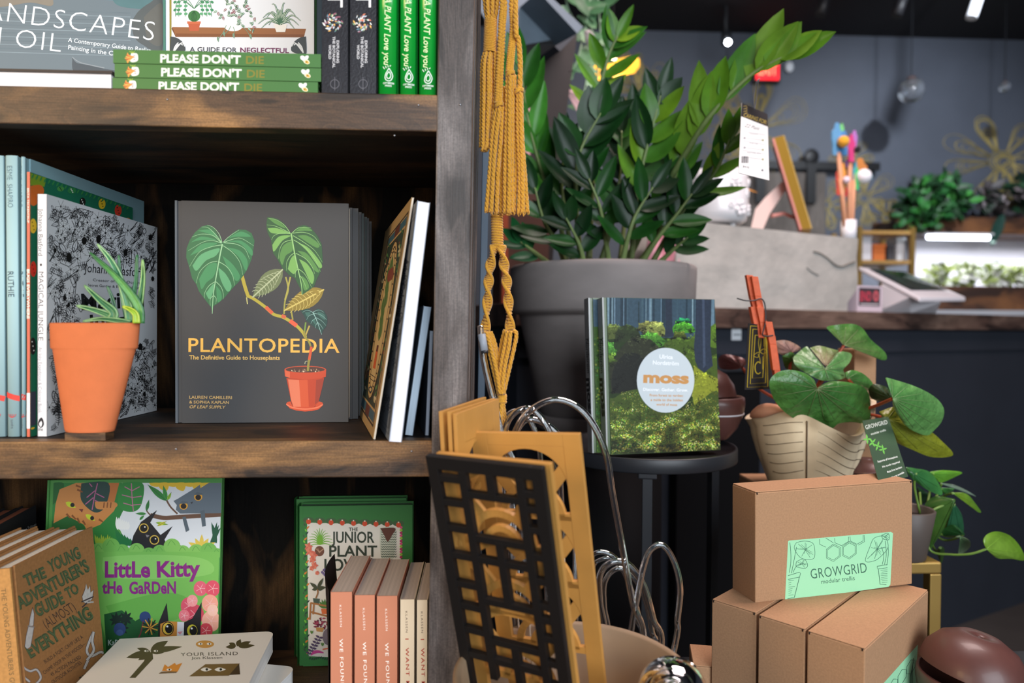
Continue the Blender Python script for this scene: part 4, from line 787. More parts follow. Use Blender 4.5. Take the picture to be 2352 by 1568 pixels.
p.disc(*q(885, 1170)[0], 14, 15, (44, 64, 110)); p.disc(*q(1072, 1080)[0], 13, 13, (44, 64, 110)); p.disc(*q(885, 1195)[0], 8, 7, (60, 84, 130)); p.line(q(1060, 1110, 1040, 1200, 1010, 1260), 2.4, (120, 40, 60))
for k in range(14): p.line([q(1110, 1160)[0], q(1110 + 60 * math.cos(k * .45), 1150 + 62 * math.sin(k * .45))[0]], 2.6, (206, 150, 60) if k % 2 else (40, 30, 30))
p.poly(q(1170, 1125, 1232, 975, 1245, 1110, 1310, 1115, 1360, 1120, 1420, 1090, 1490, 970, 1480, 1210, 1470, 1420, 1170, 1420), (34, 32, 36)); p.poly(q(1185, 1130, 1240, 1110, 1310, 1115, 1300, 1420, 1175, 1420), (208, 142, 60)); p.poly(q(1310, 1115, 1360, 1118, 1350, 1420, 1300, 1420), (226, 226, 230))
for X, Y_, c in ((1240, 1165, (226, 190, 70)), (1420, 1180, (206, 196, 60))): p.disc(*q(X, Y_)[0], 14, 16, (24, 24, 26)); p.disc(*q(X, Y_)[0], 12, 14, c); p.disc(*q(X + 8, Y_)[0], 9, 11, (20, 20, 22)); p.disc(*q(X - 4, Y_ - 16)[0], 2.4, 2.4, (240, 240, 240))
p.poly(q(1310, 1190, 1350, 1185, 1330, 1210), (226, 150, 160))
(a, b_), (c_, d_) = q(800, 1288, 935, 1285); p.text('KaReN', a, b_, c_, d_, 13, (186, 200, 196), .02); (a, b_), (c_, d_) = q(815, 1365, 905, 1360); p.text('Obuhanych', a - 3, b_, c_ + 30, d_, 12, (120, 140, 130), .02)
B.fin()

# stack of white board books lying at the front
zt = 0.7262; nb = 4; tb = (zt - ZL - .0006 - .0012) / nb
A1, A2, A3, A4 = atZ(280, 1462, zt), atZ(628, 1455, zt), atZ(572, 1568, zt), atZ(219, 1568, zt)
Vd = (A2 - A3).normalized(); Wd = (A2 - A1).length
for i, (rot, dx, dy, lb) in enumerate(((0, 0, 0, 'white board book with printed palm tree lying on top of the board book stack'), (-17, .018, -.02, 'white board book second in the stack, its corner turned out to the right'), (9, -.004, .01, 'white board book third down in the stack at the front'), (-3, .002, .0, 'white board book at the bottom of the stack at the front'))):
    Vr = rotz(math.radians(rot)) @ Vd; Ur = V((Vr.y, -Vr.x, 0)); cen = (A1 + A2) / 2 - Vd * .0775 + V((dx, dy, 0)); Hb_ = .155
    O = cen - Ur * Wd / 2 - Vr * Hb_ / 2; O.z = zt - i * (tb + .0004)
    B = Book(lb, O, Ur, Vr, Wd, Hb_, tb, hard=False, cf=(232, 224, 214), cs=(222, 216, 210), pages=(230, 226, 222), group='white board books', corner=.011)
    if i == 0:
        p = B.front(); q = S(0, 1080, 3.2125); ol = (84, 74, 44)
        p.poly(q(1090, 1345, 1125, 1340, 1130, 1390, 1000, 1530, 955, 1530, 1060, 1410), ol)
        for a_ in ((1110, 1340, 930, 1382, 22), (1110, 1340, 1010, 1310, 15), (1110, 1330, 1240, 1258, 24), (1110, 1335, 1345, 1300, 18), (1110, 1340, 1210, 1345, 12), (1100, 1350, 1020, 1400, 18)): (X0, Y0), (X1, Y1) = q(*a_[:4]); p.leaf(X0, Y0, X1, Y1, a_[4] * .75, ol)
        for X in (1080, 1150): p.disc(*q(X, 1332)[0], 5, 2.2, (244, 240, 230)); p.disc(*q(X + 4, 1332)[0], 1.6, 1.6, (30, 26, 20))
        p.disc(*q(1512, 1282)[0], 21, 8.6, (206, 150, 70))
        for X in (1478, 1543): p.disc(*q(X, 1280)[0], 5.5, 2.6, (246, 242, 232)); p.disc(*q(X + 3, 1280)[0], 1.8, 1.8, (30, 26, 20))
        for a_ in ((1740, 1300, 1665, 1303, 10), (1740, 1300, 1690, 1272, 11), (1750, 1298, 1775, 1245, 12), (1760, 1300, 1850, 1262, 12), (1760, 1302, 1880, 1290, 10)): (X0, Y0), (X1, Y1) = q(*a_[:4]); p.leaf(X0, Y0, X1, Y1, a_[4], ol)
        (a, b_), (c_, d_) = q(1333, 1370, 1755, 1362); p.text('YOUR ISLAND', a, b_, c_, d_, 8, (70, 60, 44), .0, space=1.15); (a, b_), (c_, d_) = q(1412, 1393, 1640, 1388); p.text('Jon Klassen', a, b_, c_, d_, 6, (70, 60, 44))
        p.poly(q(1170, 1500, 1300, 1495, 1310, 1480, 1190, 1485), (120, 92, 60)); p.poly(q(1195, 1480, 1215, 1430, 1240, 1450, 1290, 1420, 1300, 1435, 1345, 1420, 1310, 1485), (226, 146, 50)); p.disc(*q(1248, 1470)[0], 6, 2.6, (246, 242, 232)); p.disc(*q(1250, 1470)[0], 2, 2, (30, 26, 20))
        p.poly(q(1395, 1520, 1515, 1430, 1770, 1425, 1690, 1515), (122, 96, 52)); p.poly(q(1690, 1510, 1765, 1425, 1772, 1505), (74, 56, 36))
        for X in (1522, 1625): p.leaf(*q(X - 42, 1470)[0], *q(X + 42, 1468)[0], 9, (244, 240, 230)); p.disc(*q(X + 4, 1468)[0], 3, 3, (30, 26, 20))
    B.fin()

# two green plant-craft books against the back
JG = (52, 118, 56); jm = mk('green_linen', None, 0.6)
for i, (bl, br, tl, lb) in enumerate((((683, 1531), (946, 1527), (683, 1163), 'green hardcover with hanging plants on its cover behind the peach paperbacks'), ((677, 1505), (931, 1500), (676, 1146), 'green hardcover standing just behind its twin in the lower right compartment'))):
    if i == 0: BL = atZ(*bl, ZL + .0006); Yj = BL.y; BR_ = atY(*br, Yj); TL = atY(*tl, Yj); W_, H_ = (BR_ - BL).length, (TL - BL).length; O = BL
    else: O = V((atY(676, 1146, Yj + .026).x, Yj + .026, ZL + .0006))
    B = Book(lb, O, (1, .02, 0), TL - BL, W_, H_ + .003 * i, .022 if i == 0 else .018, cf=JG, cs=(46, 128, 56), pages=(120, 150, 130), m=jm, group='green plant-craft hardcovers', bulge=.001)
    if i == 0:
        p = B.front(); q = S(480, 1080, 3.2138); rr = random.Random(8)
        p.poly(q(725, 385, 1420, 400, 1400, 1400, 735, 1370), (222, 216, 204))
        for k in range(9): x, y = q(735 + 83 * k, 378 + 3 * k)[0]; p.disc(x, y - 3.4, 13, 7, (66, 96, 60)); p.disc(x, y, 5.6, 6.2, (206, 74, 40)); p.disc(x, y - 6, 1.6, 1.6, (230, 220, 200))
        for k in range(46): x, y = q(712 + 10 * math.sin(k), 410 + 21 * k)[0]; p.leaf(x, y, x + (7 if k % 2 else -4), y - 7, 4, [(60, 84, 60), (206, 120, 50), (120, 190, 60), (40, 70, 52)][k % 4])
        for k in range(12): x, y = q(1418, 420 + 20 * k)[0]; p.disc(x, y, 3.4, 3, [(206, 70, 120), (150, 180, 60), (170, 40, 90)][k % 3])
        for k in range(40): x, y = q(740 + 16 * k, 1385 + 6 * math.sin(k))[0]; p.leaf(x, y + 3, x + 4, y - 3, 4, (40, 70, 50))
        for k in range(15): a_ = -math.pi + .22 * k; (X, Y_) = q(820, 545)[0]; p.curve([(X, Y_), (X + 14 * math.cos(a_), Y_ + 26 * math.sin(a_)), (X + 32 * math.cos(a_), Y_ + 38 * math.sin(a_) + 8 * abs(math.cos(a_)))], 3, (110, 166, 52), taper=(1, .3))
        p.disc(*q(816, 595)[0], 11, 12, (110, 70, 52)); 
        for k in range(3): p.curve(q(785 + 10 * k, 575, 815, 595 + 6 * k, 850 - 6 * k, 580), .9, (190, 150, 120))
        for t, x0, x1, y, h in (('THE', 1032, 1100, 446, 26), ('JUNIOR', 905, 1222, 532, 84), ('PLANT', 888, 1242, 634, 84), ('LOVER\'S', 852, 1262, 738, 90)):
            (a, b_), (c_, d_) = q(x0, y, x1, y); p.text(t, a, b_, c_, d_, h / 3.2138, (48, 58, 44), .02)
        for (x0, x1, y, h) in ((905, 1222, 532, 84), (888, 1242, 634, 84), (852, 1262, 738, 90)):
            pass
        p.blob(q(1262, 425, 1378, 425, 1370, 600, 1350, 660, 1280, 660, 1262, 560), (196, 198, 180))
        for r_ in range(11):
            for k in range(7): x, y = q(1272 + 16 * k, 450 + 18 * r_)[0]; p.line([(x, y), (x + 2.5, y + 3)], 1.4, (66, 84, 66)); p.line([(x + 5, y), (x + 2.5, y + 3)], 1.4, (66, 84, 66))
        p.blob(q(1265, 425, 1375, 425, 1350, 480, 1320, 525, 1295, 480), (92, 52, 38))
        for (X, Y_, r) in ((735, 560, 32), (745, 600, 36), (775, 625, 30), (765, 660, 26), (780, 700, 28), (760, 720, 20), (800, 755, 16)): x, y = q(X, Y_)[0]; [p.leaf(x, y, x + r / 3 * math.cos(k * 1.25), y + r / 3 * math.sin(k * 1.25), 6, (220, 128, 100) if k % 2 else (206, 104, 84)) for k in range(5)]
        for k in range(8): x, y = q(840 + 9 * k, 740 + 9 * k)[0]; p.leaf(x, y, x + 7, y - 6, 5, (92, 76, 120)); p.leaf(x, y, x - 3, y + 6, 5, (110, 92, 140))
        for k in range(9): x, y = q(885, 860 + 9 * k)[0]; p.leaf(x, y, x - 7, y - 4, 4, (92, 76, 130))
        p.poly(q(865, 800, 960, 805, 960, 845, 865, 840), (126, 48, 40)); x, y = q(895, 838)[0]; p.text('AN', x, y, x + 12, y, 7, (230, 220, 200))
        p.curve(q(790, 940, 805, 900, 800, 870), 3.4, (150, 104, 60)); 
        for a_ in ((745, 825), (760, 880), (845, 790), (868, 860), (840, 880)): (X0, Y0), (X1, Y1) = q(802, 868, *a_); p.leaf(X0, Y0, X1, Y1, 8, (70, 74, 52))
        p.poly(q(768, 940, 820, 945, 812, 985, 775, 982), (70, 88, 76))
        for k in range(7): x, y = q(855, 1015)[0]; p.leaf(x, y, x + 18 * math.cos(-2.8 + .42 * k), y - 4 + 18 * math.sin(-2.8 + .42 * k), 6, (76, 122, 56))
        p.poly(q(828, 1018, 882, 1020, 876, 1058, 835, 1056), (214, 110, 62))
        for a_ in (q(750, 975, 880, 1000), q(745, 1040, 890, 1078), q(752, 975, 745, 1100), q(775, 985, 770, 1060), q(885, 1000, 885, 1075)): p.line(a_, 4, (166, 112, 64))
        for k in range(46): a_ = rr.uniform(0, 6.28); r = rr.uniform(2, 17); x, y = q(820, 1125)[0]; p.leaf(x + r * math.cos(a_), y + r * .8 * math.sin(a_), x + (r + 6) * math.cos(a_ + .4), y + (r + 5) * .8 * math.sin(a_ + .4), 4, rr.choice([(126, 40, 66), (92, 28, 50), (160, 66, 90)]))
        p.poly(q(790, 1155, 850, 1160, 840, 1190, 795, 1185), (190, 140, 80)); p.disc(*q(890, 1225)[0], 16, 20, (120, 110, 120)); p.disc(*q(890, 1120)[0], 6, 5, (222, 90, 50))
        for k in range(7): x, y = q(745 + 12 * k, 1350 - 20 * k)[0]; p.leaf(x, y, x - 9, y - 5, 5, (84, 66, 96)); p.leaf(x, y, x + 9, y + 1, 5, (84, 66, 96)); 
        p.curve(q(735, 1365, 820, 1230), 1.4, (84, 66, 96)); p.blob(q(750, 1365, 770, 1330, 815, 1325, 850, 1345, 800, 1345), (196, 70, 140)); 
        for X, Y_ in ((760, 1195), (840, 1285)): x, y = q(X, Y_)[0]; [p.leaf(x, y + 3, x + 5 * math.cos(-2.4 + .8 * k), y - 6, 3, (90, 130, 60)) for k in range(3)]
        p.line(q(840, 1318, 880, 1310), 3, (222, 110, 70))
    B.fin()

# peach and cream paperbacks, spines out
Yp_ = 0.722; SPN = [(757, 810, 1362, (828, 1274), 0), (812, 862, 1369, (880, 1275), 0), (863, 914, 1371, (920, 1277), 0), (917, 953, 1379, (957, 1285), 1), (955, 986, 1380, (985, 1290), 1)]
lbs = ('peach-spined paperback at the left of the row, its back cover curling open', 'peach-spined paperback in the middle of the three peach ones', 'peach-spined paperback beside the cream spines', 'cream-spined paperback with red lettering beside the peach spines', 'cream-spined paperback with red lettering against the bookcase upright')
for i, ((x0, x1, y, bk, kind), lb) in enumerate(zip(SPN, lbs)):
    a, c_ = atY(x0, y, Yp_), atY(x1, y, Yp_); bt = atY(x0 + 5, 1568, Yp_); Vv = V((0, 0, 1)); Bk = atZ(*bk, a.z)
    U_ = V((.0, 1, 0)) if i > 2 else V((.0, 1, 0)); W_ = .118
    c_.x = min(c_.x, -.0538 if i == 4 else c_.x)
    B = Book(lb, V((c_.x, Yp_, ZL + .0006)), U_, Vv, W_, a.z - ZL, c_.x - a.x - .0006, hard=False, cf=(196, 126, 100) if not kind else (214, 196, 168), cs=(200, 132, 104) if not kind else (224, 206, 178), cb=(214, 140, 112) if not kind else (214, 196, 168), pages=(206, 186, 172), group='peach-spined paperbacks' if not kind else 'cream-spined paperbacks', m=MATT)
    p = B.spine(); xc = (x0 + x1) / 2 - 4
    if not kind: p.text('KLASSEN', xc, y + 27, xc + 1.5, y + 77, 5, (246, 232, 222), .0, space=1.25); p.text('WE FOUND A HAT', xc, y + 105, xc + 6, y + 290, 8, (250, 240, 230), .01, space=1.25)
    else: p.text('KLASSEN', xc, y + 24, xc + 1, y + 73, 5, (96, 74, 62), .0, space=1.25); p.text('I  WANT MY HAT BACK', xc, y + 87, xc + 5, y + 330, 8, (176, 66, 50), .012, space=1.25)
    if i == 0:
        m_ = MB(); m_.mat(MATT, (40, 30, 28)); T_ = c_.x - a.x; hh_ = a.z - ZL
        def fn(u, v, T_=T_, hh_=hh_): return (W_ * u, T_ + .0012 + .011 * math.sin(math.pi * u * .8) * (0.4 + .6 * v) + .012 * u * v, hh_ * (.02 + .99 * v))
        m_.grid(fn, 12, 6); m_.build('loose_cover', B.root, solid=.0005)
    B.fin()
# ------------------------------------------------------------------ black stools, the grey pot and its plant, the forest books
BLK = mk('black_powder_coat', (34, 36, 40), 0.42, spec=0.5)
ZS = 0.911
def stool(label, c, r, z, nleg, rot=0.0, name='plant_stand'):
    t = thing(name, label, 'plant stand', (c.x, c.y, 0))
    mb = MB(); mb.mat(BLK); n = 64
    mb.lathe([(0, z - .004), (r - .004, z - .004), (r - .004, z), (r, z), (r + .001, z - .002), (r + .001, z - .020), (r, z - .022), (r - .003, z - .022), (r - .003, z - .006), (0, z - .006)], n); mb.build('stand_top', t)
    for k in range(nleg):
        a = rot + 2 * math.pi * k / nleg; x, y = math.cos(a), math.sin(a); mb = MB(); mb.mat(BLK); w = .0075
        mb.X = Matrix.Translation((x * (r - .011), y * (r - .011), 0)) @ Matrix.Rotation(a, 4, 'Z'); mb.box((-w, -w, 0), (w, w, z - .018)); lg = mb.build('leg', t, .001)
        if k == 0: m2 = MB(); m2.mat(BLK); m2.X = Matrix.Translation((x * (r - .003), y * (r - .003), z - .024)) @ Matrix.Rotation(a, 4, 'Z'); m2.box((-.004, -.014, -.006), (.002, .014, .004)); m2.build('weld', lg, .002)
    return t
sc_ = D(1484, 1000, 1.148); stool('round black metal stool holding two forest books in front of the big grey pot', sc_, .146, ZS, 3, math.atan2(-sc_.y, -sc_.x + .02))
pc = D(1381, 800, 1.45); pc.z = 0; ZP = .8935; PK = 1.094
ped = thing('pedestal', 'round black pedestal under the big grey pot, behind the stool', 'plant stand', (pc.x, pc.y, 0)); mb = MB(); mb.mat(mk('black_paint', (12, 12, 14), .7, spec=.15)); mb.lathe([(0, 0), (.128, 0), (.128, ZP - .022), (0, ZP - .022)], 64); mb.build('drum', ped); mb = MB(); mb.mat(MATS['black_paint']); mb.lathe([(0, ZP - .0216), (.131, ZP - .0216), (.132, ZP - .012), (.131, ZP - .0005), (0, ZP - .0005)], 64); mb.build('pedestal_top', ped)  # drum made solid and black so the area under the pot stays dark
CLAY = mk('grey_clay', (134, 126, 123), 0.75, bump=(30, 0.12, .002), mottle=(9, 0.14, 6), scale3=(1, 1, 2.4))
pt = thing('clay_pot', 'large grey clay pot on a saucer holding a tall glossy leafy plant', 'pot', (pc.x, pc.y, ZP))
Zr = 1.2325 - ZP; zb_ = Zr - .100
mb = MB(); mb.mat(CLAY); mb.X = Matrix.Diagonal((PK, PK, 1, 1)); mb.lathe([(0, .012), (.112, .012), (.116, .016), (.159, zb_ - .006), (.160, zb_), (.171, zb_ + .002), (.176, zb_ + .01), (.1785, Zr - .012), (.1785, Zr - .004), (.175, Zr), (.166, Zr), (.163, Zr - .004), (.160, Zr - .05), (.150, Zr - .06)], 80); mb.build('pot_body', pt)
mb = MB(); mb.mat(CLAY); mb.X = Matrix.Diagonal((PK, PK, 1, 1)); mb.lathe([(0, 0), (.118, 0), (.124, .004), (.133, .03), (.131, .034), (.127, .034), (.120, .008), (0, .008)], 64); mb.build('saucer', pt)
mb = MB(); mb.mat(mk('potting_soil', (44, 32, 26), 0.95, bump=(120, 0.8, .004), mottle=(140, 0.5))); mb.X = Matrix.Diagonal((PK, PK, 1, 1)); mb.lathe([(0, Zr - .045), (.158, Zr - .048)], 40); mb.build('soil', pt)

LEAFM = mk('glossy_leaf', None, 0.36, mottle=(26, 0.25), spec=0.3)
STEMM = mk('plant_stem', None, 0.45, mottle=(60, 0.15))
def leaflet(mb, base, tip, w, face, c, fold=.25, n=7, droop=0.0, veinc=None):
    base, tip = V(base), V(tip); ax = tip - base; l = ax.length; ax /= l; side = ax.cross(V(face)).normalized(); nor = side.cross(ax)
    cc = lin(c); vc = lin(veinc or tuple(min(255, int(k * 1.35 + 8)) for k in c))
    def fn(u, v):
        k = (v - .5) * 2; h = w * .5 * (math.sin(math.pi * u ** .85) ** .8 if 0 < u < 1 else 0.0) * (1.05 - .1 * u)
        return base + ax * (l * u) + side * (k * h) + nor * (abs(k) * h * fold - droop * l * u * u - .05 * l * math.sin(math.pi * u))
    mb.grid(fn, n, 4, lambda u, v: cc)
def frond(root, path, n, L_, w, seed, cs=((34, 84, 26), (44, 104, 30), (26, 66, 26)), start=.34, spread=48, stemc=(110, 128, 76), r=.006, one=0):
    rr = random.Random(seed); inv = root.matrix_world.inverted()
    L_ *= .98; w *= .84; P_ = spline([inv @ D(p[0], p[1], p[2] + .12) for p in path], 8); N_ = len(P_)
    sb = MB(); sb.mat(STEMM, stemc); sb.tube(P_, [r * (1 - .75 * i / (N_ - 1)) for i in range(N_)], 8); st = sb.build('frond_stem', root)
    lb_ = MB(); lb_.mat(LEAFM)
    view = (root.matrix_world.inverted().to_3x3() @ (-fw)).normalized()
    for k in range(n):
        t = start + (1 - start) * (k + .3) / n; i = min(int(t * (N_ - 1)), N_ - 2); p = P_[i]; tan = (P_[i + 1] - P_[i]).normalized()
        side = tan.cross(view).normalized() * (1 if k % 2 else -1)
        if one: side = tan.cross(view).normalized() * one * (1 if k % 2 else .75) + view * (.3 if k % 2 else -.4)
        a = math.radians(spread * (1 - .45 * t) + rr.uniform(-9, 9)); lift = view * rr.uniform(-.35, .55)
        dirv = (tan * math.cos(a) + side * math.sin(a) + lift * .45).normalized()
        ln = L_ * (1.0 if t < .8 else 1.0 - .35 * (t - .8) / .2) * rr.uniform(.86, 1.1); face = (view + side * rr.uniform(-.5, .3) + V((0, 0, .45))).normalized()
        leaflet(lb_, p, p + dirv * ln, w * rr.uniform(.85, 1.1), face, rr.choice(cs), rr.uniform(.1, .45), droop=rr.uniform(0, .08))
    p = P_[-1]; tan = (P_[-1] - P_[-4]).normalized(); leaflet(lb_, P_[-2], p + tan * L_ * .75, w * .75, view, cs[0], .3)
    lb_.build('leaflets', st)
zz = thing('zz_plant', 'tall glossy dark green plant with paired leaflets in the grey clay pot', 'plant', (pc.x, pc.y, ZP + Zr - .044))
DKG = ((16, 50, 18), (24, 68, 22), (12, 40, 16)); YG = ((70, 112, 28), (88, 124, 26), (58, 104, 30))
frond(zz, [(1302, 600, 1.30), (1283, 500, 1.28), (1245, 400, 1.25), (1212, 270, 1.22), (1196, 150, 1.20)], 11, .108, .046, 1, start=.38, cs=((44, 104, 30), (60, 124, 40), (38, 88, 28)), spread=34)
frond(zz, [(1352, 600, 1.34), (1360, 430, 1.33), (1368, 260, 1.32), (1394, 140, 1.31), (1418, 84, 1.30)], 10, .094, .036, 2, start=.50, cs=((70, 118, 24), (46, 98, 28), (100, 136, 26)), spread=56, r=.0075)
frond(zz, [(1440, 600, 1.32), (1500, 480, 1.28), (1570, 360, 1.23), (1634, 262, 1.18), (1725, 172, 1.14), (1800, 130, 1.11)], 11, .122, .058, 3, start=.34, cs=((78, 120, 26), (60, 110, 28), (90, 126, 34)), spread=36, r=.0085, one=-1)
frond(zz, [(1450, 600, 1.27), (1462, 450, 1.24), (1488, 330, 1.22), (1518, 220, 1.21)], 10, .104, .046, 4, start=.36, cs=DKG + YG + YG, spread=44)
frond(zz, [(1500, 600, 1.26), (1570, 480, 1.21), (1640, 400, 1.18), (1676, 320, 1.15)], 7, .09, .032, 5, start=.34, cs=((66, 106, 26), (96, 130, 30), (40, 88, 26)), spread=40)
frond(zz, [(1334, 600, 1.24), (1322, 450, 1.21), (1332, 350, 1.19), (1380, 260, 1.18)], 9, .112, .052, 6, start=.36, cs=DKG, spread=46)
frond(zz, [(1296, 600, 1.22), (1276, 550, 1.20), (1250, 510, 1.18), (1228, 430, 1.16)], 7, .078, .034, 7, start=.3, cs=DKG, spread=58)
frond(zz, [(1398, 600, 1.21), (1388, 530, 1.18), (1376, 470, 1.16), (1352, 410, 1.15)], 8, .084, .036, 8, start=.26, cs=DKG, spread=60)
frond(zz, [(1476, 600, 1.21), (1512, 545, 1.18), (1556, 490, 1.16), (1590, 445, 1.15)], 8, .086, .034, 9, start=.26, cs=DKG + ((36, 84, 26),), spread=56)
frond(zz, [(1262, 606, 1.25), (1222, 575, 1.22), (1195, 555, 1.2)], 4, .07, .034, 10, start=.3, cs=((28, 84, 44), (24, 66, 38)), spread=40)
frond(zz, [(1424, 600, 1.40), (1440, 450, 1.42), (1440, 340, 1.42), (1462, 260, 1.42)], 9, .104, .044, 11, start=.3, cs=DKG, spread=50)
frond(zz, [(1430, 600, 1.18), (1444, 540, 1.16), (1462, 490, 1.15), (1500, 430, 1.14)], 8, .084, .036, 12, start=.2, cs=DKG, spread=60)
frond(zz, [(1340, 600, 1.19), (1330, 560, 1.17), (1300, 500, 1.15)], 6, .076, .034, 13, start=.2, cs=DKG, spread=62)
frond(zz, [(1518, 600, 1.24), (1550, 570, 1.22), (1580, 545, 1.2)], 5, .066, .03, 14, start=.25, cs=((34, 84, 30), (26, 60, 28)), spread=50)

frond(zz, [(1380, 600, 1.30), (1410, 500, 1.28), (1424, 400, 1.27), (1428, 300, 1.27)], 12, .10, .042, 15, start=.25, cs=DKG + ((44, 96, 30),), spread=50)
frond(zz, [(1470, 600, 1.30), (1520, 520, 1.27), (1548, 420, 1.25), (1566, 330, 1.24)], 11, .096, .040, 16, start=.25, cs=DKG + ((52, 100, 28),), spread=48)
frond(zz, [(1316, 600, 1.30), (1300, 500, 1.29), (1290, 420, 1.28), (1296, 330, 1.28)], 10, .09, .038, 17, start=.25, cs=DKG, spread=48)

# hanging care tag on the long frond
def card(label, name, cat, tl, tr, br, bl, d, th=.0008, c=(212, 212, 210), m=MATT, group=None):
    """thin rectangle whose four corners are seen at the given pixels; the top left one is d away"""
    r1, r2, r3, r4 = (ray(*q) for q in (tl, tr, br, bl))          # tl + br = tr + bl  ->  depths of the other corners
    M = Matrix(((r2.x, -r3.x, r4.x), (r2.y, -r3.y, r4.y), (r2.z, -r3.z, r4.z))); k = M.inverted() @ (r1 * d)
    TL, TR, BR, BL = CAM + r1 * d, CAM + r2 * k[0], CAM + r3 * k[1], CAM + r4 * k[2]
    R = axes(TR - TL, TL - BL); root = thing(name, label, cat, BL, R, group); inv = root.matrix_world.inverted(); mb = MB(); mb.mat(m, c)
    mb.prism([inv @ q for q in (BL, BR, TR, TL)], (0, th, 0)); bpy.context.view_layer.update(); return root, mb, Pen(mb, root, 'front', 0, m=m)
root, mb, p = card('white care tag with black and gold header hanging from the long plant frond', 'care_tag', 'tag', (1704, 236), (1763, 262), (1767, 414), (1697, 397), 1.20)
p.poly([(1704, 236), (1763, 262), (1764, 291), (1702, 267)], (30, 28, 30)); gd = (150, 130, 60)
p.text('CARING FOR:', 1707, 267, 1760, 286, 9.5, gd, .01)
for k in range(3): p.line([(1708, 244 + 6 * k), (1714, 243 + 6 * k), (1716, 248 + 6 * k), (1709, 250 + 6 * k)], 1.0, gd)
p.text('ZZ Plant', 1710, 291, 1742, 299, 8, (60, 60, 64), -.004, shear=.3)
for k, t in enumerate(('SUNLIGHT', 'WATER', 'MATURE SIZE')):
    y = 305 + 22 * k; p.text(t, 1720 - 4 * (k == 2), y + 3, 1741 + 6 * (k == 2), y + 5, 3.6, (130, 130, 134)); p.line([(1706, y - 4), (1757, y + 5)], 1.0, (170, 170, 174)); p.disc(1710, y + 12, 2.6, 2.6, (150, 150, 154)); p.disc(1752, y + 17, 2.6, 2.6, (150, 150, 120)); p.line([(1713, y + 12), (1750, y + 17)], .8, (150, 150, 154))
for k in range(9): p.line([(1704 + 1.8 * k, 359), (1704 + 1.8 * k, 374)], 1.0 if k % 3 else 1.5, (70, 70, 74))
p.text('$44.95', 1706, 384, 1720, 387, 4.6, (70, 70, 74)); p.line([(1730, 394), (1730, 378), (1742, 380), (1742, 396)], .8, (180, 180, 184)); p.disc(1751, 380, 2.6, 2.6, (206, 206, 210)); p.disc(1751, 391, 2.6, 2.6, (120, 120, 124))
mb.build('tag_card', root)
mb = MB(); mb.X = root.matrix_world.inverted(); mb.mat(mk('dark_string', (70, 70, 76), 0.9)); mb.tube(spline([D(1733, 252, 1.20), D(1731, 222, 1.215), D(1737, 190, 1.25), D(1745, 180, 1.27)], 5), .0009, 6); mb.tube(spline([D(1733, 252, 1.20), D(1738, 222, 1.22), D(1741, 190, 1.25), D(1745, 180, 1.27)], 5), .0009, 6); mb.build('string', root)

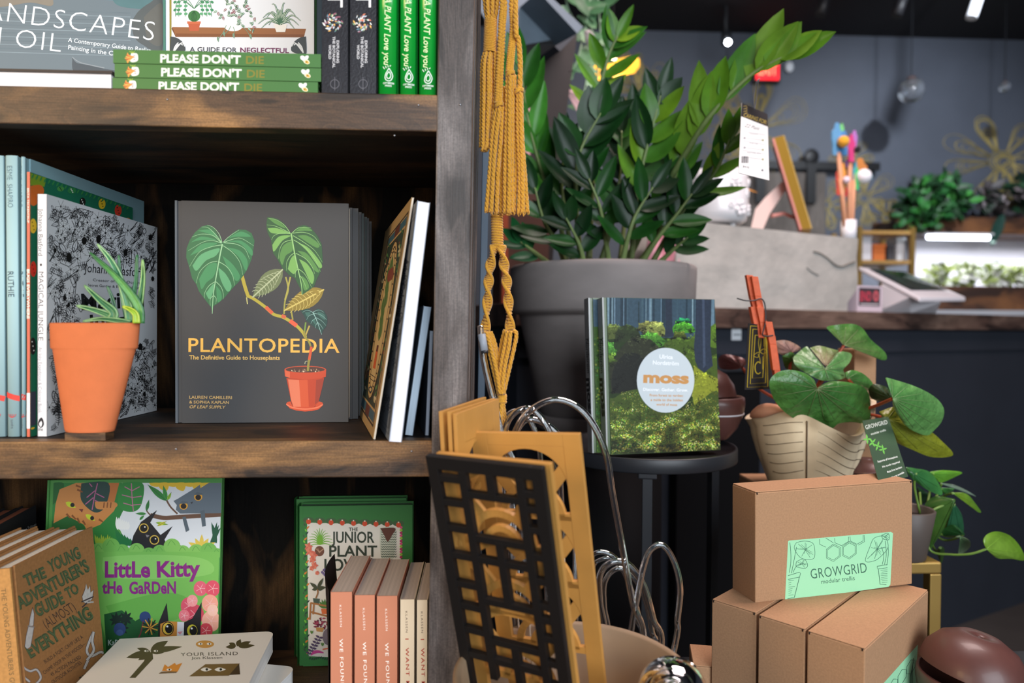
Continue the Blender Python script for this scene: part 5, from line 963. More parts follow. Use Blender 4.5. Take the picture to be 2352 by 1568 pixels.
# forest books
MOSSM = mk('forest_print', None, 0.5, mottle=(220, 0.2, 4), spec=.25)
def moss_art(p, sm, f=lambda x, y: (x, y), full=True):
    q = lambda *a: [(1320 + a[i] / 3.5625, 660 + a[i + 1] / 3.5625) for i in range(0, len(a), 2)]
    rr = random.Random(21)
    p.poly(q(180, 50, 1240, 90, 1260, 1440, 190, 1440), (34, 52, 20))
    p.poly(q(180, 50, 1240, 90, 1240, 420, 190, 400), (52, 74, 88))
    for k in range(46): x = rr.uniform(255, 1195); w = rr.uniform(6, 26); c = rr.choice([(46, 70, 86), (96, 122, 138), (60, 84, 96), (34, 52, 64), (120, 146, 156)]); p.poly(q(x, 50, x + w, 50, x + w, 340, x, 340), c)
    lim = lambda pts: pts
    mounds = [((250, 330, 290, 305, 350, 310, 380, 400, 250, 420), (76, 88, 40)), ((330, 440, 335, 380, 370, 325, 440, 305, 500, 335, 540, 400, 520, 450), (40, 52, 26)), ((515, 350, 530, 300, 590, 280, 660, 285, 640, 340, 560, 360), (96, 98, 50)), ((550, 380, 590, 315, 660, 285, 710, 290, 740, 350, 730, 400), (130, 138, 70)),
              ((800, 330, 830, 290, 890, 280, 950, 300, 985, 350, 960, 370, 810, 370), (70, 140, 36)), ((830, 275, 870, 258, 930, 262, 940, 280, 840, 290), (30, 110, 66)), ((1110, 320, 1170, 300, 1176, 480, 1100, 470), (80, 110, 30)), ((545, 400, 590, 370, 660, 375, 745, 440, 720, 480, 640, 480), (70, 124, 40)),
              ((800, 420, 820, 370, 890, 365, 910, 420), (66, 78, 26)), ((720, 480, 760, 430, 850, 410, 930, 430, 1000, 380, 1000, 520, 900, 560), (66, 88, 28)), ((255, 440, 300, 460, 335, 520, 330, 570, 255, 600), (70, 126, 46)), ((255, 560, 320, 540, 340, 600, 300, 640, 256, 640), (90, 120, 40)), ((900, 560, 940, 520, 990, 480, 1100, 560, 1180, 560, 1185, 830, 960, 780), (66, 86, 26)),
              ((300, 870, 290, 640, 360, 520, 440, 430, 520, 400, 590, 405, 680, 480, 700, 560, 640, 820), (40, 44, 28)), ((310, 860, 300, 760, 330, 640, 420, 540, 540, 560, 600, 700, 560, 850), (24, 27, 22)), ((980, 640, 1060, 700, 1185, 760, 1190, 900, 1000, 1000, 960, 800), (130, 138, 40))]
    for m_, c in mounds: p.blob(q(*m_), c)
    p.poly(q(740, 60, 795, 60, 798, 330, 812, 400, 735, 410, 742, 330), (36, 46, 60)); p.poly(q(990, 60, 1118, 60, 1110, 480, 1130, 640, 1060, 695, 1010, 660, 985, 600, 975, 480, 988, 350), (38, 48, 64)); p.poly(q(1040, 60, 1060, 60, 1070, 640, 1050, 660), (60, 72, 92)); p.poly(q(520, 115, 528, 115, 530, 300, 518, 300), (34, 50, 56))
    p.blob(q(262, 1386, 258, 960, 330, 900, 420, 850, 560, 830, 700, 860, 850, 1000, 980, 960, 1190, 860, 1195, 1372, 700, 1378), (62, 80, 28)); p.poly(q(190, 1260, 700, 1290, 1250, 1230, 1260, 1440, 190, 1440), (30, 42, 20))
    cs1 = [(176, 196, 60), (140, 172, 44), (90, 126, 34), (200, 210, 96), (50, 70, 26), (24, 32, 18), (70, 150, 66), (186, 150, 60), (216, 220, 140)]
    N_ = 8500 if full else 0
    z0 = p.z
    for k in range(N_):
        u, v_ = rr.random(), rr.random() ** .8; x = 250 + u * 950; y = 850 + v_ * 530
        if (x - 742) ** 2 / 240 ** 2 + (y - 760) ** 2 / 268 ** 2 < 1 or (y < 880 + 60 * math.sin(x * .006)) and not 380 < x < 620: continue
        pat = noise.noise(V((x * .007, y * .012, 3.0))) + .6 * noise.noise(V((x * .02, y * .03, 7.0))); s2 = rr.uniform(7, 15) * (.5 + .8 * v_); a = rr.uniform(0, 6.28)
        b = max(.16, .72 + 1.1 * pat) * rr.uniform(.55, 1.35) * (1 - .45 * max(0, v_ - .7) / .3); c = rr.choice(cs1[:4] + cs1[6:]) if x < 640 or pat > 0 else rr.choice([(186, 190, 60), (160, 150, 50), (206, 190, 80), (150, 120, 50)])
        c = tuple(min(255, int(i * b)) for i in c)
        p.z = z0 + rr.random() * 6e-5; X_, Y_ = x + s2 * math.cos(a), y + s2 * .7 * math.sin(a)
        p.poly(q(x, y, (x + X_) / 2 - (Y_ - y) * .45, (y + Y_) / 2 + (X_ - x) * .3, X_, Y_, (x + X_) / 2 + (Y_ - y) * .45, (y + Y_) / 2 - (X_ - x) * .3), c)
    for k in range(3600 if full else 0):
        mi_ = rr.randrange(len(mounds)); m_, c = mounds[mi_]; xs, ys = m_[0::2], m_[1::2]; cx, cy = sum(xs) / len(xs), sum(ys) / len(ys); j = rr.randrange(len(xs)); t = rr.random() ** .5; x, y = cx + (xs[j] - cx) * t + rr.uniform(-16, 16), cy + (ys[j] - cy) * t + rr.uniform(-9, 9)
        if (x - 742) ** 2 / 242 ** 2 + (y - 760) ** 2 / 270 ** 2 < 1 or not 235 < x < 1195 or y < 240 or (980 < x < 1128 and y < 690) or (735 < x < 812 and y < 410): continue
        f = (y - min(ys)) / max(1, max(ys) - min(ys)); s2 = rr.uniform(3.5, 7); b = max(.25, 1.75 - 1.75 * f) * rr.uniform(.7, 1.3); p.z = z0 + 4e-5 + rr.random() * 4e-5
        p.poly(q(x, y - s2, x + s2, y, x, y + s2 * .7, x - s2, y), tuple(min(255, int(i * b)) for i in c))
    p.z = z0 + 1.6e-4
for i in (1, 0):
    BLp, BRp = atZ(1393, 1049, ZS), D(1655, 1040, 1.072); BRp.z = ZS; U = (BRp - BLp); back = V((0, 0, 0))
    TLp = atY(1389, 687, BLp.y + .022); Vv = TLp - BLp; W_, H_ = U.length, Vv.length; R_ = axes(U, Vv)
    off = R_ @ V((-.0145 * i, .0205 * i, 0)); off.z = 0
    B = Book('forest-moss photo hardcover with white title disc standing in front on the stool' if i == 0 else 'forest-moss photo hardcover standing directly behind the front one on the stool', BLp + off + V((0, 0, .0006)), U, Vv, W_, H_, .0185, cf=(60, 84, 36), cs=(150, 152, 150), cb=(50, 70, 34), m=GLOSS, group='forest-moss hardcovers')
    p = B.front(MOSSM); dx, dy = -31 * i, 1.0 * i
    if i == 0:
        moss_art(p, None)
        p.m = INK; p.disc(1528.5, 873, 66, 74.5, (196, 206, 210), n=48)
        wt, gd = (236, 240, 242), (196, 140, 74)
        p.text('Ulrica', 1514, 823, 1545, 824.5, 9.5, wt, .03); p.text('Nordstr\u00f6m', 1499, 836.5, 1559, 839, 9.5, wt, .03); p.text('moss', 1477, 877.5, 1582, 880, 25, gd, .05)
        p.text('Discover. Gather. Grow.', 1477, 897, 1580, 899, 7, wt, .03)
        for k, (t, x0, x1) in enumerate((('From forest to garden:', 1492, 1569), ('a guide to the hidden', 1494, 1568), ('world of moss', 1507, 1555))): p.text(t, x0, 910 + 10.5 * k, x1, 911 + 10.5 * k, 6, gd, .02)
    else:
        p.poly([(1357, 687), (1400, 690), (1400, 770), (1358, 770)], (64, 88, 104)); p.poly([(1358, 750), (1400, 750), (1402, 1046), (1364, 1043)], (60, 90, 36))
        rr = random.Random(2)
        for k in range(260): x, y = rr.uniform(1360, 1392), rr.uniform(770, 1040); s2 = rr.uniform(1.5, 3); p.poly([(x, y - s2), (x + s2, y), (x, y + s2), (x - s2, y)], rr.choice([(110, 140, 50), (76, 110, 40), (40, 60, 26), (140, 150, 60), (60, 120, 56)]))
    p = B.spine(INK); k1 = (34, 36, 34)
    x = 1384 if i == 0 else 1353
    p.text('Ulrica', x - 1.5, 775, x + 1, 817, 6, k1, .02); p.text('Nordstr\u00f6m', x - 7.5, 778, x - 4, 857, 6, k1, .02); p.text('moss', x - 6.5, 868, x - 1, 957, 10, k1 if i else (60, 46, 30), .04)
    p.disc(x + (2 if i == 0 else 4), 1010, 2.6, 6, (120, 118, 112)); p.line([(x + 3, 1016), (x + 3, 1026)], 1, (120, 118, 112)); B.fin()

# egg-shaped brown jars
JARM = mk('brown_glazed_ceramic', (84, 52, 47), 0.42, coat=0.1, mottle=(40, 0.1))
def egg_jar(label, c, r, h, tilt=0.0, shift=0.0):
    t = thing('egg_jar', label, 'jar', c, None, 'egg-shaped brown jars'); prof = []
    mb = MB(); mb.mat(JARM); b_ = .60 * h
    mb.lathe([(0, 0), (r * .45, 0), (r * .52, .003), (r * .78, b_ * .28), (r * .95, b_ * .6), (r, b_ * .85), (r * .985, b_), (r * .93, b_ + .002), (r * .90, b_ - .004), (r * .88, b_ * .5), (0, b_ * .3)], 48); bo = mb.build('jar_body', t)
    mb = MB(); mb.mat(mk('pale_band', (190, 188, 192), 0.4)); zb2 = b_ * .62; rb = r * .957; mb.lathe([(rb, zb2 - .0012), (rb + .0008, zb2 - .0012), (rb + .0012, zb2 + .0012), (rb, zb2 + .0012)], 48); mb.build('band', bo)
    mb = MB(); mb.mat(JARM); mb.X = Matrix.Translation((shift, 0, b_ + .004)) @ Matrix.Rotation(tilt, 4, 'Y')
    mb.lathe([(r * .97, 0), (r * .965, .003), (r * .9, (h - b_) * .38), (r * .68, (h - b_) * .74), (r * .36, (h - b_) * .95), (.006, h - b_ - .004), (.004, h - b_ - .006), (.004, h - b_ - .02), (0, h - b_ - .02)], 48); mb.build('jar_lid', t)
    return t
c = D(1634, 1000, 1.20); c.z = ZS + .0005; egg_jar('brown egg-shaped jar with a pale band behind the forest books', c, .056, .122, .0, -.014)
# ------------------------------------------------------------------ mustard macrame hanger
ROPE = mk('mustard_cotton', None, 0.95, mottle=(700, 0.25), sheen=0.3); RC = (204, 146, 44)
MD = 0.745
mh = thing('macrame_hanger', 'mustard yellow knotted macrame plant hanger beside the bookcase upright', 'macrame', D(1150, 300, MD))
mo = mh.matrix_world.inverted()
def rope(mb, pts, r, ply=3, pitch=None, c=RC, twist=1):
    P_ = [mo @ D(*p) for p in pts]; P_ = spline(P_, 6)
    L_ = [0]
    for a, b_ in zip(P_, P_[1:]): L_.append(L_[-1] + (b_ - a).length)
    pitch = pitch or r * 6; n = max(6, int(L_[-1] / pitch * 7)); mb.mat(ROPE, c)
    def at(s):
        for i in range(len(L_) - 1):
            if s <= L_[i + 1]: return P_[i].lerp(P_[i + 1], (s - L_[i]) / max(1e-9, L_[i + 1] - L_[i]))
        return P_[-1]
    base = [at(L_[-1] * i / n) for i in range(n + 1)]
    view = (mo.to_3x3() @ fw).normalized()
    for k in range(ply):
        q = []
        for i, b_ in enumerate(base):
            t = (base[min(i + 1, n)] - base[max(i - 1, 0)]).normalized(); x = t.cross(view).normalized(); y = x.cross(t); a = twist * 2 * math.pi * (L_[-1] * i / n / pitch + k / ply)
            q.append(b_ + (x * math.cos(a) + y * math.sin(a)) * r * .5)
        mb.tube(q, r * .62, 5)
def braid(mb, pts, r, c=RC):          # three strands plaited
    P_ = spline([mo @ D(*p) for p in pts], 8); n = len(P_); view = (mo.to_3x3() @ fw).normalized(); mb.mat(ROPE, c)
    L_ = sum((b_ - a).length for a, b_ in zip(P_, P_[1:])); m = int(L_ / (r * .45)); 
    for k in range(3):
        q = []
        for i in range(m + 1):
            f = i / m * (n - 1); j = min(int(f), n - 2); b_ = P_[j].lerp(P_[j + 1], f - j); t = (P_[j + 1] - P_[j]).normalized(); x = t.cross(view).normalized(); ph = 2 * math.pi * (i * r * .45 / (r * 4.4)) + k * 2.094
            q.append(b_ + x * (math.sin(ph) * r * .62) + view * (math.sin(2 * ph) * r * .34))
        mb.tube(q, r * .42, 6)
PXM = MD / FPX
def px(v): return v * PXM
# gathered cords, wrapped tassel
mb = MB()
for k in range(6):
    x = 1113 + 6 * k; rope(mb, [(x - 2, -420, MD + .02), (x - 2, -60, MD), (x + (k - 2.5) * -.3, 10, MD - .004 * (k % 2)), (1119 + 3.4 * k, 46, MD)], px(4.6))
mb.build('gathered_cords', mh)
mb = MB(); mb.mat(ROPE, RC); q = [mo @ (D(1127 - .028 * (y - 45), y, MD) + cr * px(13.5) * math.cos(a) + fw * px(11) * math.sin(a)) for y, a in [(45 + 75 * i / 400, i * 2 * math.pi / 20) for i in range(401)]]; mb.tube(q, px(2.1), 6); mb.build('wrap', mh)
mb = MB()
for k in range(7):
    x0 = 1114 + 3.9 * k; x1 = (1104, 1109, 1114, 1118, 1121, 1119, 1124)[k]; y1 = (338, 348, 344, 340, 342, 330, 338)[k]; dd = (.0, -.006, 0, -.006, 0, .006, -.003)[k]
    rope(mb, [(x0, 118, MD + dd * .4), (x0 - 5 + k * 1.2 - 2, 150, MD + dd), (x0 - 8 + 1.2 * k, 230, MD + dd), (x1, y1, MD + dd)], px(4.3))
for k in range(26): a = random.uniform(0, 6.28); r_ = random.uniform(0, 9); mb.tube([mo @ D(1117 + r_ * math.cos(a), 335 + 4 * math.sin(a), MD - .004 + .004 * math.sin(a)), mo @ D(1114 + r_ * 1.3 * math.cos(a), 347 + 3 * math.sin(a), MD - .004 + .006 * math.sin(a))], px(1.3), 4)
mb.build('tassel', mh)
# two braids and a plain cord with their knots
mb = MB(); braid(mb, [(1157, -420, MD + .02), (1157, -40, MD - .006), (1153, 60, MD - .006), (1148, 160, MD - .006), (1145, 236, MD - .006)], px(9.5)); mb.build('braid', mh)
mb = MB(); braid(mb, [(1178, -420, MD + .02), (1177, -40, MD - .004), (1180, 60, MD - .004), (1174, 120, MD - .004), (1170, 168, MD - .004)], px(9.5)); mb.build('braid', mh)
mb = MB(); rope(mb, [(1186, -420, MD + .02), (1184, 30, MD - .008), (1191, 90, MD - .008), (1195, 150, MD - .006), (1194, 205, MD - .006)], px(6)); 
for (x, y, r_) in ((1146, 240, 8), (1172, 168, 8), (1192, 208, 8)):
    for k in range(3): q = [mo @ (D(x, y + 4 * k - 4, MD - .007) + cr * px(r_) * math.cos(a) + cu * px(3) * math.sin(a + k) + fw * px(r_) * math.sin(a)) for a in [j * .4 for j in range(17)]]; mb.tube(q, px(3.4), 6)
mb.build('knots', mh)
mb = MB()
FR = [((1143, 242), (1132, 300), (1126, 380), (1117, 485), -.006), ((1148, 244), (1140, 310), (1134, 380), (1128, 487), -.008), ((1154, 244), (1150, 320), (1144, 390), (1140, 488), -.004), ((1158, 200), (1157, 320), (1152, 400), (1150, 489), .002),
      ((1166, 170), (1163, 300), (1160, 400), (1160, 488), -.006), ((1172, 172), (1170, 300), (1170, 400), (1168, 489), -.009), ((1178, 172), (1176, 290), (1176, 400), (1176, 488), -.006), ((1182, 172), (1181, 300), (1185, 370), (1180, 486), -.002),
      ((1190, 212), (1190, 300), (1194, 400), (1192, 490), -.007), ((1195, 212), (1197, 300), (1200, 400), (1201, 489), -.009), ((1197, 214), (1199, 310), (1206, 410), (1211, 487), -.005)]
for a, b_, c_, d_, dd in FR: rope(mb, [(*a, MD + dd), (*b_, MD + dd), (*c_, MD + dd), (*d_, MD + dd)], px(5.2))
rr = random.Random(9)
for a, b_, c_, d_, dd in FR:
    for k in range(9): x = d_[0] + rr.uniform(-5, 5); mb.tube([mo @ D(d_[0] + rr.uniform(-3, 3), d_[1] - 16, MD + dd), mo @ D(x, d_[1], MD + dd + rr.uniform(-.003, .003)), mo @ D(x + rr.uniform(-2, 3), d_[1] + rr.uniform(1, 7), MD + dd + rr.uniform(-.004, .004))], px(1.2), 4)
mb.build('fringe', mh)
# wrapped column, two spiral-knotted arms, cords drawing together at the foot
mb = MB(); mb.mat(ROPE, RC)
q = [mo @ (D(1141 + .02 * (y - 490), y, MD + .01) + cr * px(11.5) * math.cos(a) + fw * px(10) * math.sin(a)) for y, a in [(494 + 74 * i / 300, i * 2 * math.pi / 24) for i in range(301)]]; mb.tube(q, px(3.4), 6); mb.build('wrap', mh)
for path, tw in (([(1136, 566), (1126, 610), (1122, 650), (1119, 700), (1114, 760)], 1), ([(1151, 566), (1158, 610), (1164, 650), (1168, 700), (1172, 758)], 1)):
    mb = MB(); P_ = spline([mo @ D(x, y, MD + .008) for x, y in path], 12); n = len(P_) - 1; view = (mo.to_3x3() @ fw).normalized(); mb.mat(ROPE, RC)
    turns = 4.2
    for k in range(2):                    # the bulging outer cords of the half-knot spiral
        q = []
        for i in range(n * 3 + 1):
            f = i / 3; j = min(int(f), n - 1); b_ = P_[j].lerp(P_[j + 1], f - j); t = (P_[j + 1] - P_[j]).normalized(); x = t.cross(view).normalized(); y = x.cross(t); a = 2 * math.pi * turns / 2 * f / n + math.pi * k
            q.append(b_ + (x * math.cos(a) + y * math.sin(a)) * px(8.5))
        mb.tube(q, px(4.2), 6)
    m = int(turns * 8)                    # the cross wraps between them
    for i in range(m):
        f = i / m * n; j = min(int(f), n - 1); b_ = P_[j].lerp(P_[j + 1], f - j); t = (P_[j + 1] - P_[j]).normalized(); x = t.cross(view).normalized(); y = x.cross(t); a = 2 * math.pi * turns / 2 * f / n; e = x * math.cos(a) + y * math.sin(a); g = t.cross(e)
        mb.tube([b_ + e * px(9) * s + g * px(4.8) * math.sqrt(max(0, 1 - s * s)) for s in (-1, -.6, -.2, .2, .6, 1)], px(2.8), 5); mb.tube([b_ + e * px(9) * s - g * px(4.8) * math.sqrt(max(0, 1 - s * s)) + t * px(3) for s in (-1, -.6, -.2, .2, .6, 1)], px(2.8), 5)
    mb.tube(P_, px(5), 6); mb.build('spiral_knot', mh)
mb = MB()
for a, b_, c_, d_, dd in (((1112, 760), (1122, 800), (1134, 850), (1146, 905), -.002), ((1117, 762), (1130, 810), (1140, 850), (1149, 905), -.006), ((1122, 762), (1134, 800), (1144, 850), (1151, 905), .002), ((1127, 762), (1138, 795), (1146, 850), (1152, 905), .004),
                          ((1160, 757), (1150, 800), (1147, 850), (1150, 905), .004), ((1166, 760), (1158, 800), (1150, 850), (1151, 905), -.004), ((1173, 760), (1168, 800), (1158, 850), (1153, 905), -.006), ((1178, 758), (1186, 768), (1178, 810), (1156, 905), -.002)):
    rope(mb, [(*a, MD + dd), (*b_, MD + dd), (*c_, MD + dd), (*d_, MD + dd)], px(5))
for k in range(4): q = [mo @ (D(1153, 908 + 5 * k, MD + .002) + cr * px(8) * math.cos(a) + cu * px(2) * math.sin(a + k) + fw * px(8) * math.sin(a)) for a in [j * .4 for j in range(17)]]; mb.tube(q, px(4), 6)
for k in range(3): rope(mb, [(1152 + 2 * k, 925, MD), (1150 + 5 * k, 960, MD + .004 * k), (1152 + 8 * k, 1010, MD + .006 * k)], px(4.6))
mb.build('gathering_cords', mh)
# ------------------------------------------------------------------ bucket of trellises and clear plant stakes in front
bcx = D(1318, 1450, .612); ZB = 0.795; RB = .108
bk = thing('planter_bucket', 'round tan planter pot holding laser-cut trellises and clear stakes', 'planter', (bcx.x, bcx.y, .47))
mb = MB(); mb.mat(mk('tan_ceramic', (150, 126, 100), 0.55, mottle=(20, 0.06))); h = ZB - .47
mb.lathe([(0, 0), (RB - .03, 0), (RB - .026, .003), (RB, h - .006), (RB, h - .002), (RB - .003, h), (RB - .007, h - .003), (RB - .033, .008), (0, .008)], 72); mb.build('planter_body', bk)
mb = MB(); mb.mat(BLK); mb.X = Matrix.Translation((0, 0, -.47)); mb.lathe([(0, .44), (.10, .44), (.103, .442), (.103, .466), (.10, .4695), (0, .4695)], 48)
for k in range(3): a = k * 2.094 + .4; mb.box((.085 * math.cos(a) - .01, .085 * math.sin(a) - .01, 0), (.085 * math.cos(a) + .01, .085 * math.sin(a) + .01, .445))
st = thing('low_stand', 'low black stand under the tan planter pot', 'plant stand', (bcx.x, bcx.y, 0)); mb.X = Matrix.Identity(4); mb.build('stand_body', st)

def panel(label, tl, tr, bl, br, dtl, dtr, dbl, ext, th, name='trellis', group=None):
    """flat lattice: corner pixels with distances; ext lengthens it below the frame; returns root, size"""
    TL, TR = D(*tl, dtl), D(*tr, dtr); U = TR - TL
    dbl = min((abs(U.dot(TL - D(*bl, k * .002))), k * .002) for k in range(200, 500))[1]      # the distance that squares the corner
    BL = D(*bl, dbl); Vv = TL - BL; Vv = Vv * (1 + ext); U = TR - TL; R = axes(U, Vv); O = TL - Vv
    return thing(name, label, 'trellis', O, R, group), U.length, Vv.length, th
def bar(mb, x0, z0, x1, z1, th): mb.box((x0, 0, z0), (x1, th, z1))
def arc_band(mb, cx, cz, r0, r1, a0, a1, th, n=18):
    ring = [(cx + r1 * math.cos(a0 + (a1 - a0) * k / n), 0, cz + r1 * math.sin(a0 + (a1 - a0) * k / n)) for k in range(n + 1)]; inn = [(cx + r0 * math.cos(a0 + (a1 - a0) * k / n), 0, cz + r0 * math.sin(a0 + (a1 - a0) * k / n)) for k in range(n + 1)]
    for k in range(n): mb.prism([ring[k], ring[k + 1], inn[k + 1], inn[k]], (0, th, 0))
PBLK = mk('black_lacquered_ply', (22, 20, 20), 0.5, spec=.3); PGOLD = mk('gold_painted_ply', (184, 134, 66), 0.5, mottle=(30, 0.06), metal=0.0)
def lattice(label, mat_, tl, tr, bl, dtl, dtr, dbl, ext, th, group):
    root, W, H, th = panel(label, tl, tr, bl, None, dtl, dtr, dbl, ext, th, group=group)
    fb = MB(); fb.mat(mat_); fw_ = W * .095
    bar(fb, 0, 0, fw_, H, th); bar(fb, W - fw_, 0, W, H, th); bar(fb, fw_, H - fw_ * 1.1, W - fw_, H, th); bar(fb, fw_, 0, W - fw_, fw_ * 1.1, th); fb.build('frame', root, .0004)
    FT = th; hbar = lambda a_, b2, c3, d3: lb_.box((a_, .0004, b2), (c3, FT - .0004, d3))
    lb_ = MB(); lb_.mat(mat_); b_ = W * .066; x = [fw_, W * .31, W * .60, W * .80, W - fw_]; per = W * .92; z = H - fw_ * 1.1
    # upright slats and staggered cross slats, with a square medallion once in every repeat
    k = 0
    while z > fw_ * 2 + per * .3:
        sq0, sq1 = z - per * .21, z - per * .60
        for xa in (x[1], x[3]): bar(lb_, xa - b_ / 2, max(z - per, fw_), xa + b_ / 2, z, th)
        bar(lb_, x[2] - b_ / 2 - W * .05, max(sq0, fw_), x[2] + b_ / 2 - W * .05, z, th); bar(lb_, x[2] - b_ / 2 - W * .05, max(z - per, fw_), x[2] + b_ / 2 - W * .05, max(sq1, fw_), th)
        for f in (.20, .60, .80): 
            zz_ = z - per * f
            if zz_ > fw_: hbar(x[1], zz_ - b_ * .42, x[3], zz_ + b_ * .42)
        for f in (.08, .30, .54, .80):
            zz_ = z - per * f
            if zz_ > fw_: hbar(x[0], zz_ - b_ * .42, x[1], zz_ + b_ * .42)
        for f in (.13, .26, .44, .68, .90):
            zz_ = z - per * f
            if zz_ > fw_: hbar(x[3], zz_ - b_ * .42, x[4], zz_ + b_ * .42)
        z -= per
    lb_.build('lattice', root, .0003); return root
def arches(label, tl, tr, bl, dtl, dtr, dbl, ext, th, group=None, top=.11):
    root, W, H, th = panel(label, tl, tr, bl, None, dtl, dtr, dbl, ext, th, group=group)
    fb = MB(); fb.mat(PGOLD); fw_ = W * .15
    bar(fb, 0, 0, fw_, H, th); bar(fb, W - fw_, 0, W, H, th); bar(fb, fw_, H - W * top, W - fw_, H, th); bar(fb, fw_, 0, W - fw_, W * .12, th); fb.build('frame', root, .0004)
    ab = MB(); ab.X = Matrix.Translation((0, .0003, 0)); ab.mat(PGOLD); th0 = th; th = th - .0006; z = H - W * top; iw = W - 2 * fw_; per = W * .62
    while z - per > 0:
        cz = z - iw * .5
        # spandrels closing the corners over each arch
        for sx in (-1, 1):
            cx = W / 2; pts = [(cx + sx * iw / 2, 0, z), (cx, 0, z)] + [(cx + sx * iw * .5 * math.sin(a), 0, cz + iw * .46 * math.cos(a)) for a in [k * .157 for k in range(0, 11)]]
            ab.prism(pts if sx < 0 else pts[::-1], (0, th, 0))
        arc_band(ab, W / 2, z - per * 1.02, iw * .34, iw * .43, 0, math.pi, th); arc_band(ab, W / 2, z - per * 1.02, iw * .16, iw * .24, 0, math.pi, th, 12)
        bar(ab, fw_, z - per - W * .045, W - fw_, z - per + W * .02, th)
        for sx in (-1, 1): a0 = V((W / 2 + sx * iw * .2, 0, z - per + iw * .26)); a1 = V((W / 2 + sx * iw * .48, 0, z - per + iw * .60)); q = V((.004 * W / .1, 0, -.004 * W / .1 * sx)); y_ = V((0, .0004, 0)); ab.prism([a0 + q + y_, a0 - q + y_, a1 - q + y_, a1 + q + y_], (0, th - .0008, 0))
        z -= per
    ab.build('arch_pattern', root, .0003); return root
lattice('black lattice trellis panel nearest us in the tan planter pot', PBLK, (977, 1047), (1245, 1076), (1066, 1568), .590, .535, None, .07, .0065, None)
arches('gold trellis panel directly behind the black lattice one', (1000, 1040), (1262, 1066), (1088, 1568), .604, .550, None, .06, .0055, top=.10)
arches('wide gold arch-patterned trellis panel, its top right corner nearest the clear hoop', (1081, 993), (1331, 997), (1156, 1568), .650, .606, None, .05, .0055)
# three more gold panels turned side-on at the left of the pot
for i, (tl, tr, bl, d0, d1, lb) in enumerate((((1050, 950), (1147, 915), (1058, 1160), .612, .70, 'gold arch trellis at the right of the three turned side-on'), ((1036, 945), (1138, 914), (1046, 1160), .616, .71, 'gold arch trellis in the middle of the three turned side-on'), ((1015, 945), (1116, 911), (1028, 1160), .622, .72, 'gold arch trellis at the left of the three turned side-on, next to the upright'))):
    arches(lb, tl, tr, bl, d0, d1, None, .45, .0040, 'side-on gold trellises', top=.30)

# clear bent stakes (bubbles and hoops) standing in the pot
GLASS = mk('clear_acrylic', (236, 240, 242), 0.03, trans=1.0, ior=1.47)
def hoop(label, pts, d, r=.0034, dd=None, extra=None):
    P_ = [D(x, y, d + (dd[i] if dd else 0)) for i, (x, y) in enumerate(pts)]
    for e in (0, -1):                     # carry the ends down into the pot
        if P_[e].z > .62: dv_ = V((P_[e].x - bcx.x, P_[e].y - bcx.y, 0)); n_ = V((bcx.x, bcx.y, .60)) + dv_ * min(1, .080 / dv_.length); P_ = [n_] + P_ if e == 0 else P_ + [n_]
    c0_ = sum(P_, V((0, 0, 0))) / len(P_); t = thing('clear_stake', label, 'plant stake', c0_, None, 'clear bent stakes'); mb = MB(); mb.X = Matrix.Translation(-c0_); mb.mat(GLASS); mb.tube(spline(P_, 8), r, 12); mb.tube(spline(P_, 8), r * .72, 10, flip=True); mb.build('tube', t)
    mb = MB(); mb.X = Matrix.Translation(-c0_); mb.mat(GLASS); mb.ball(P_[0], r * 1.5, 10, 8); mb.ball(P_[-1], r * 1.5, 10, 8); mb.build('rounded_end', t); return t
hoop('tallest clear bent stake arching in front of the forest books', [(1168, 1110), (1172, 1030), (1205, 955), (1272, 918), (1340, 946), (1388, 1030), (1408, 1140), (1430, 1260), (1452, 1380), (1478, 1500)], 0.720, .0036)
hoop('clear bent stake with a low arch at the foot of the mustard cords', [(1160, 1100), (1158, 1000), (1180, 950), (1222, 940), (1262, 990), (1276, 1060), (1290, 1180)], 0.735, .0034)
hoop('clear bent stake just inside the low arch behind the gold panels', [(1172, 1100), (1176, 1020), (1206, 966), (1250, 972), (1288, 1010), (1306, 1100), (1322, 1220)], 0.750, .0034)
hoop('clear bent stake crossing behind the wide gold panel, left of the tall hoop', [(1150, 1090), (1152, 985), (1172, 948), (1204, 948), (1232, 1000), (1244, 1080), (1250, 1180)], 0.755, .003)
hoop('clear bent stake with a tall narrow loop at the right of the pot', [(1446, 1480), (1462, 1380), (1478, 1300), (1494, 1262), (1522, 1252), (1548, 1290), (1562, 1350), (1556, 1420), (1546, 1500)], 0.720, .0032)
hoop('clear bent stake with a broad low loop beside the narrow loop', [(1390, 1500), (1378, 1380), (1378, 1320), (1402, 1292), (1440, 1294), (1476, 1340), (1500, 1420), (1516, 1510)], 0.735, .0036)
hoop('clear bent stake doubled closely inside the broad low loop', [(1398, 1500), (1388, 1390), (1390, 1334), (1416, 1306), (1448, 1318), (1480, 1370), (1498, 1450), (1506, 1520)], 0.750, .003)
hoop('clear bent stake leaning out past the right edge of the gold panel', [(1366, 1400), (1352, 1320), (1360, 1276), (1388, 1268), (1420, 1290), (1452, 1360), (1476, 1450), (1488, 1520)], 0.765, .003)
hoop('clear bent stake at the back, half hidden by the doubled loops', [(1356, 1420), (1360, 1310), (1382, 1284), (1412, 1288), (1444, 1340), (1462, 1420), (1470, 1500)], 0.775, .0026)
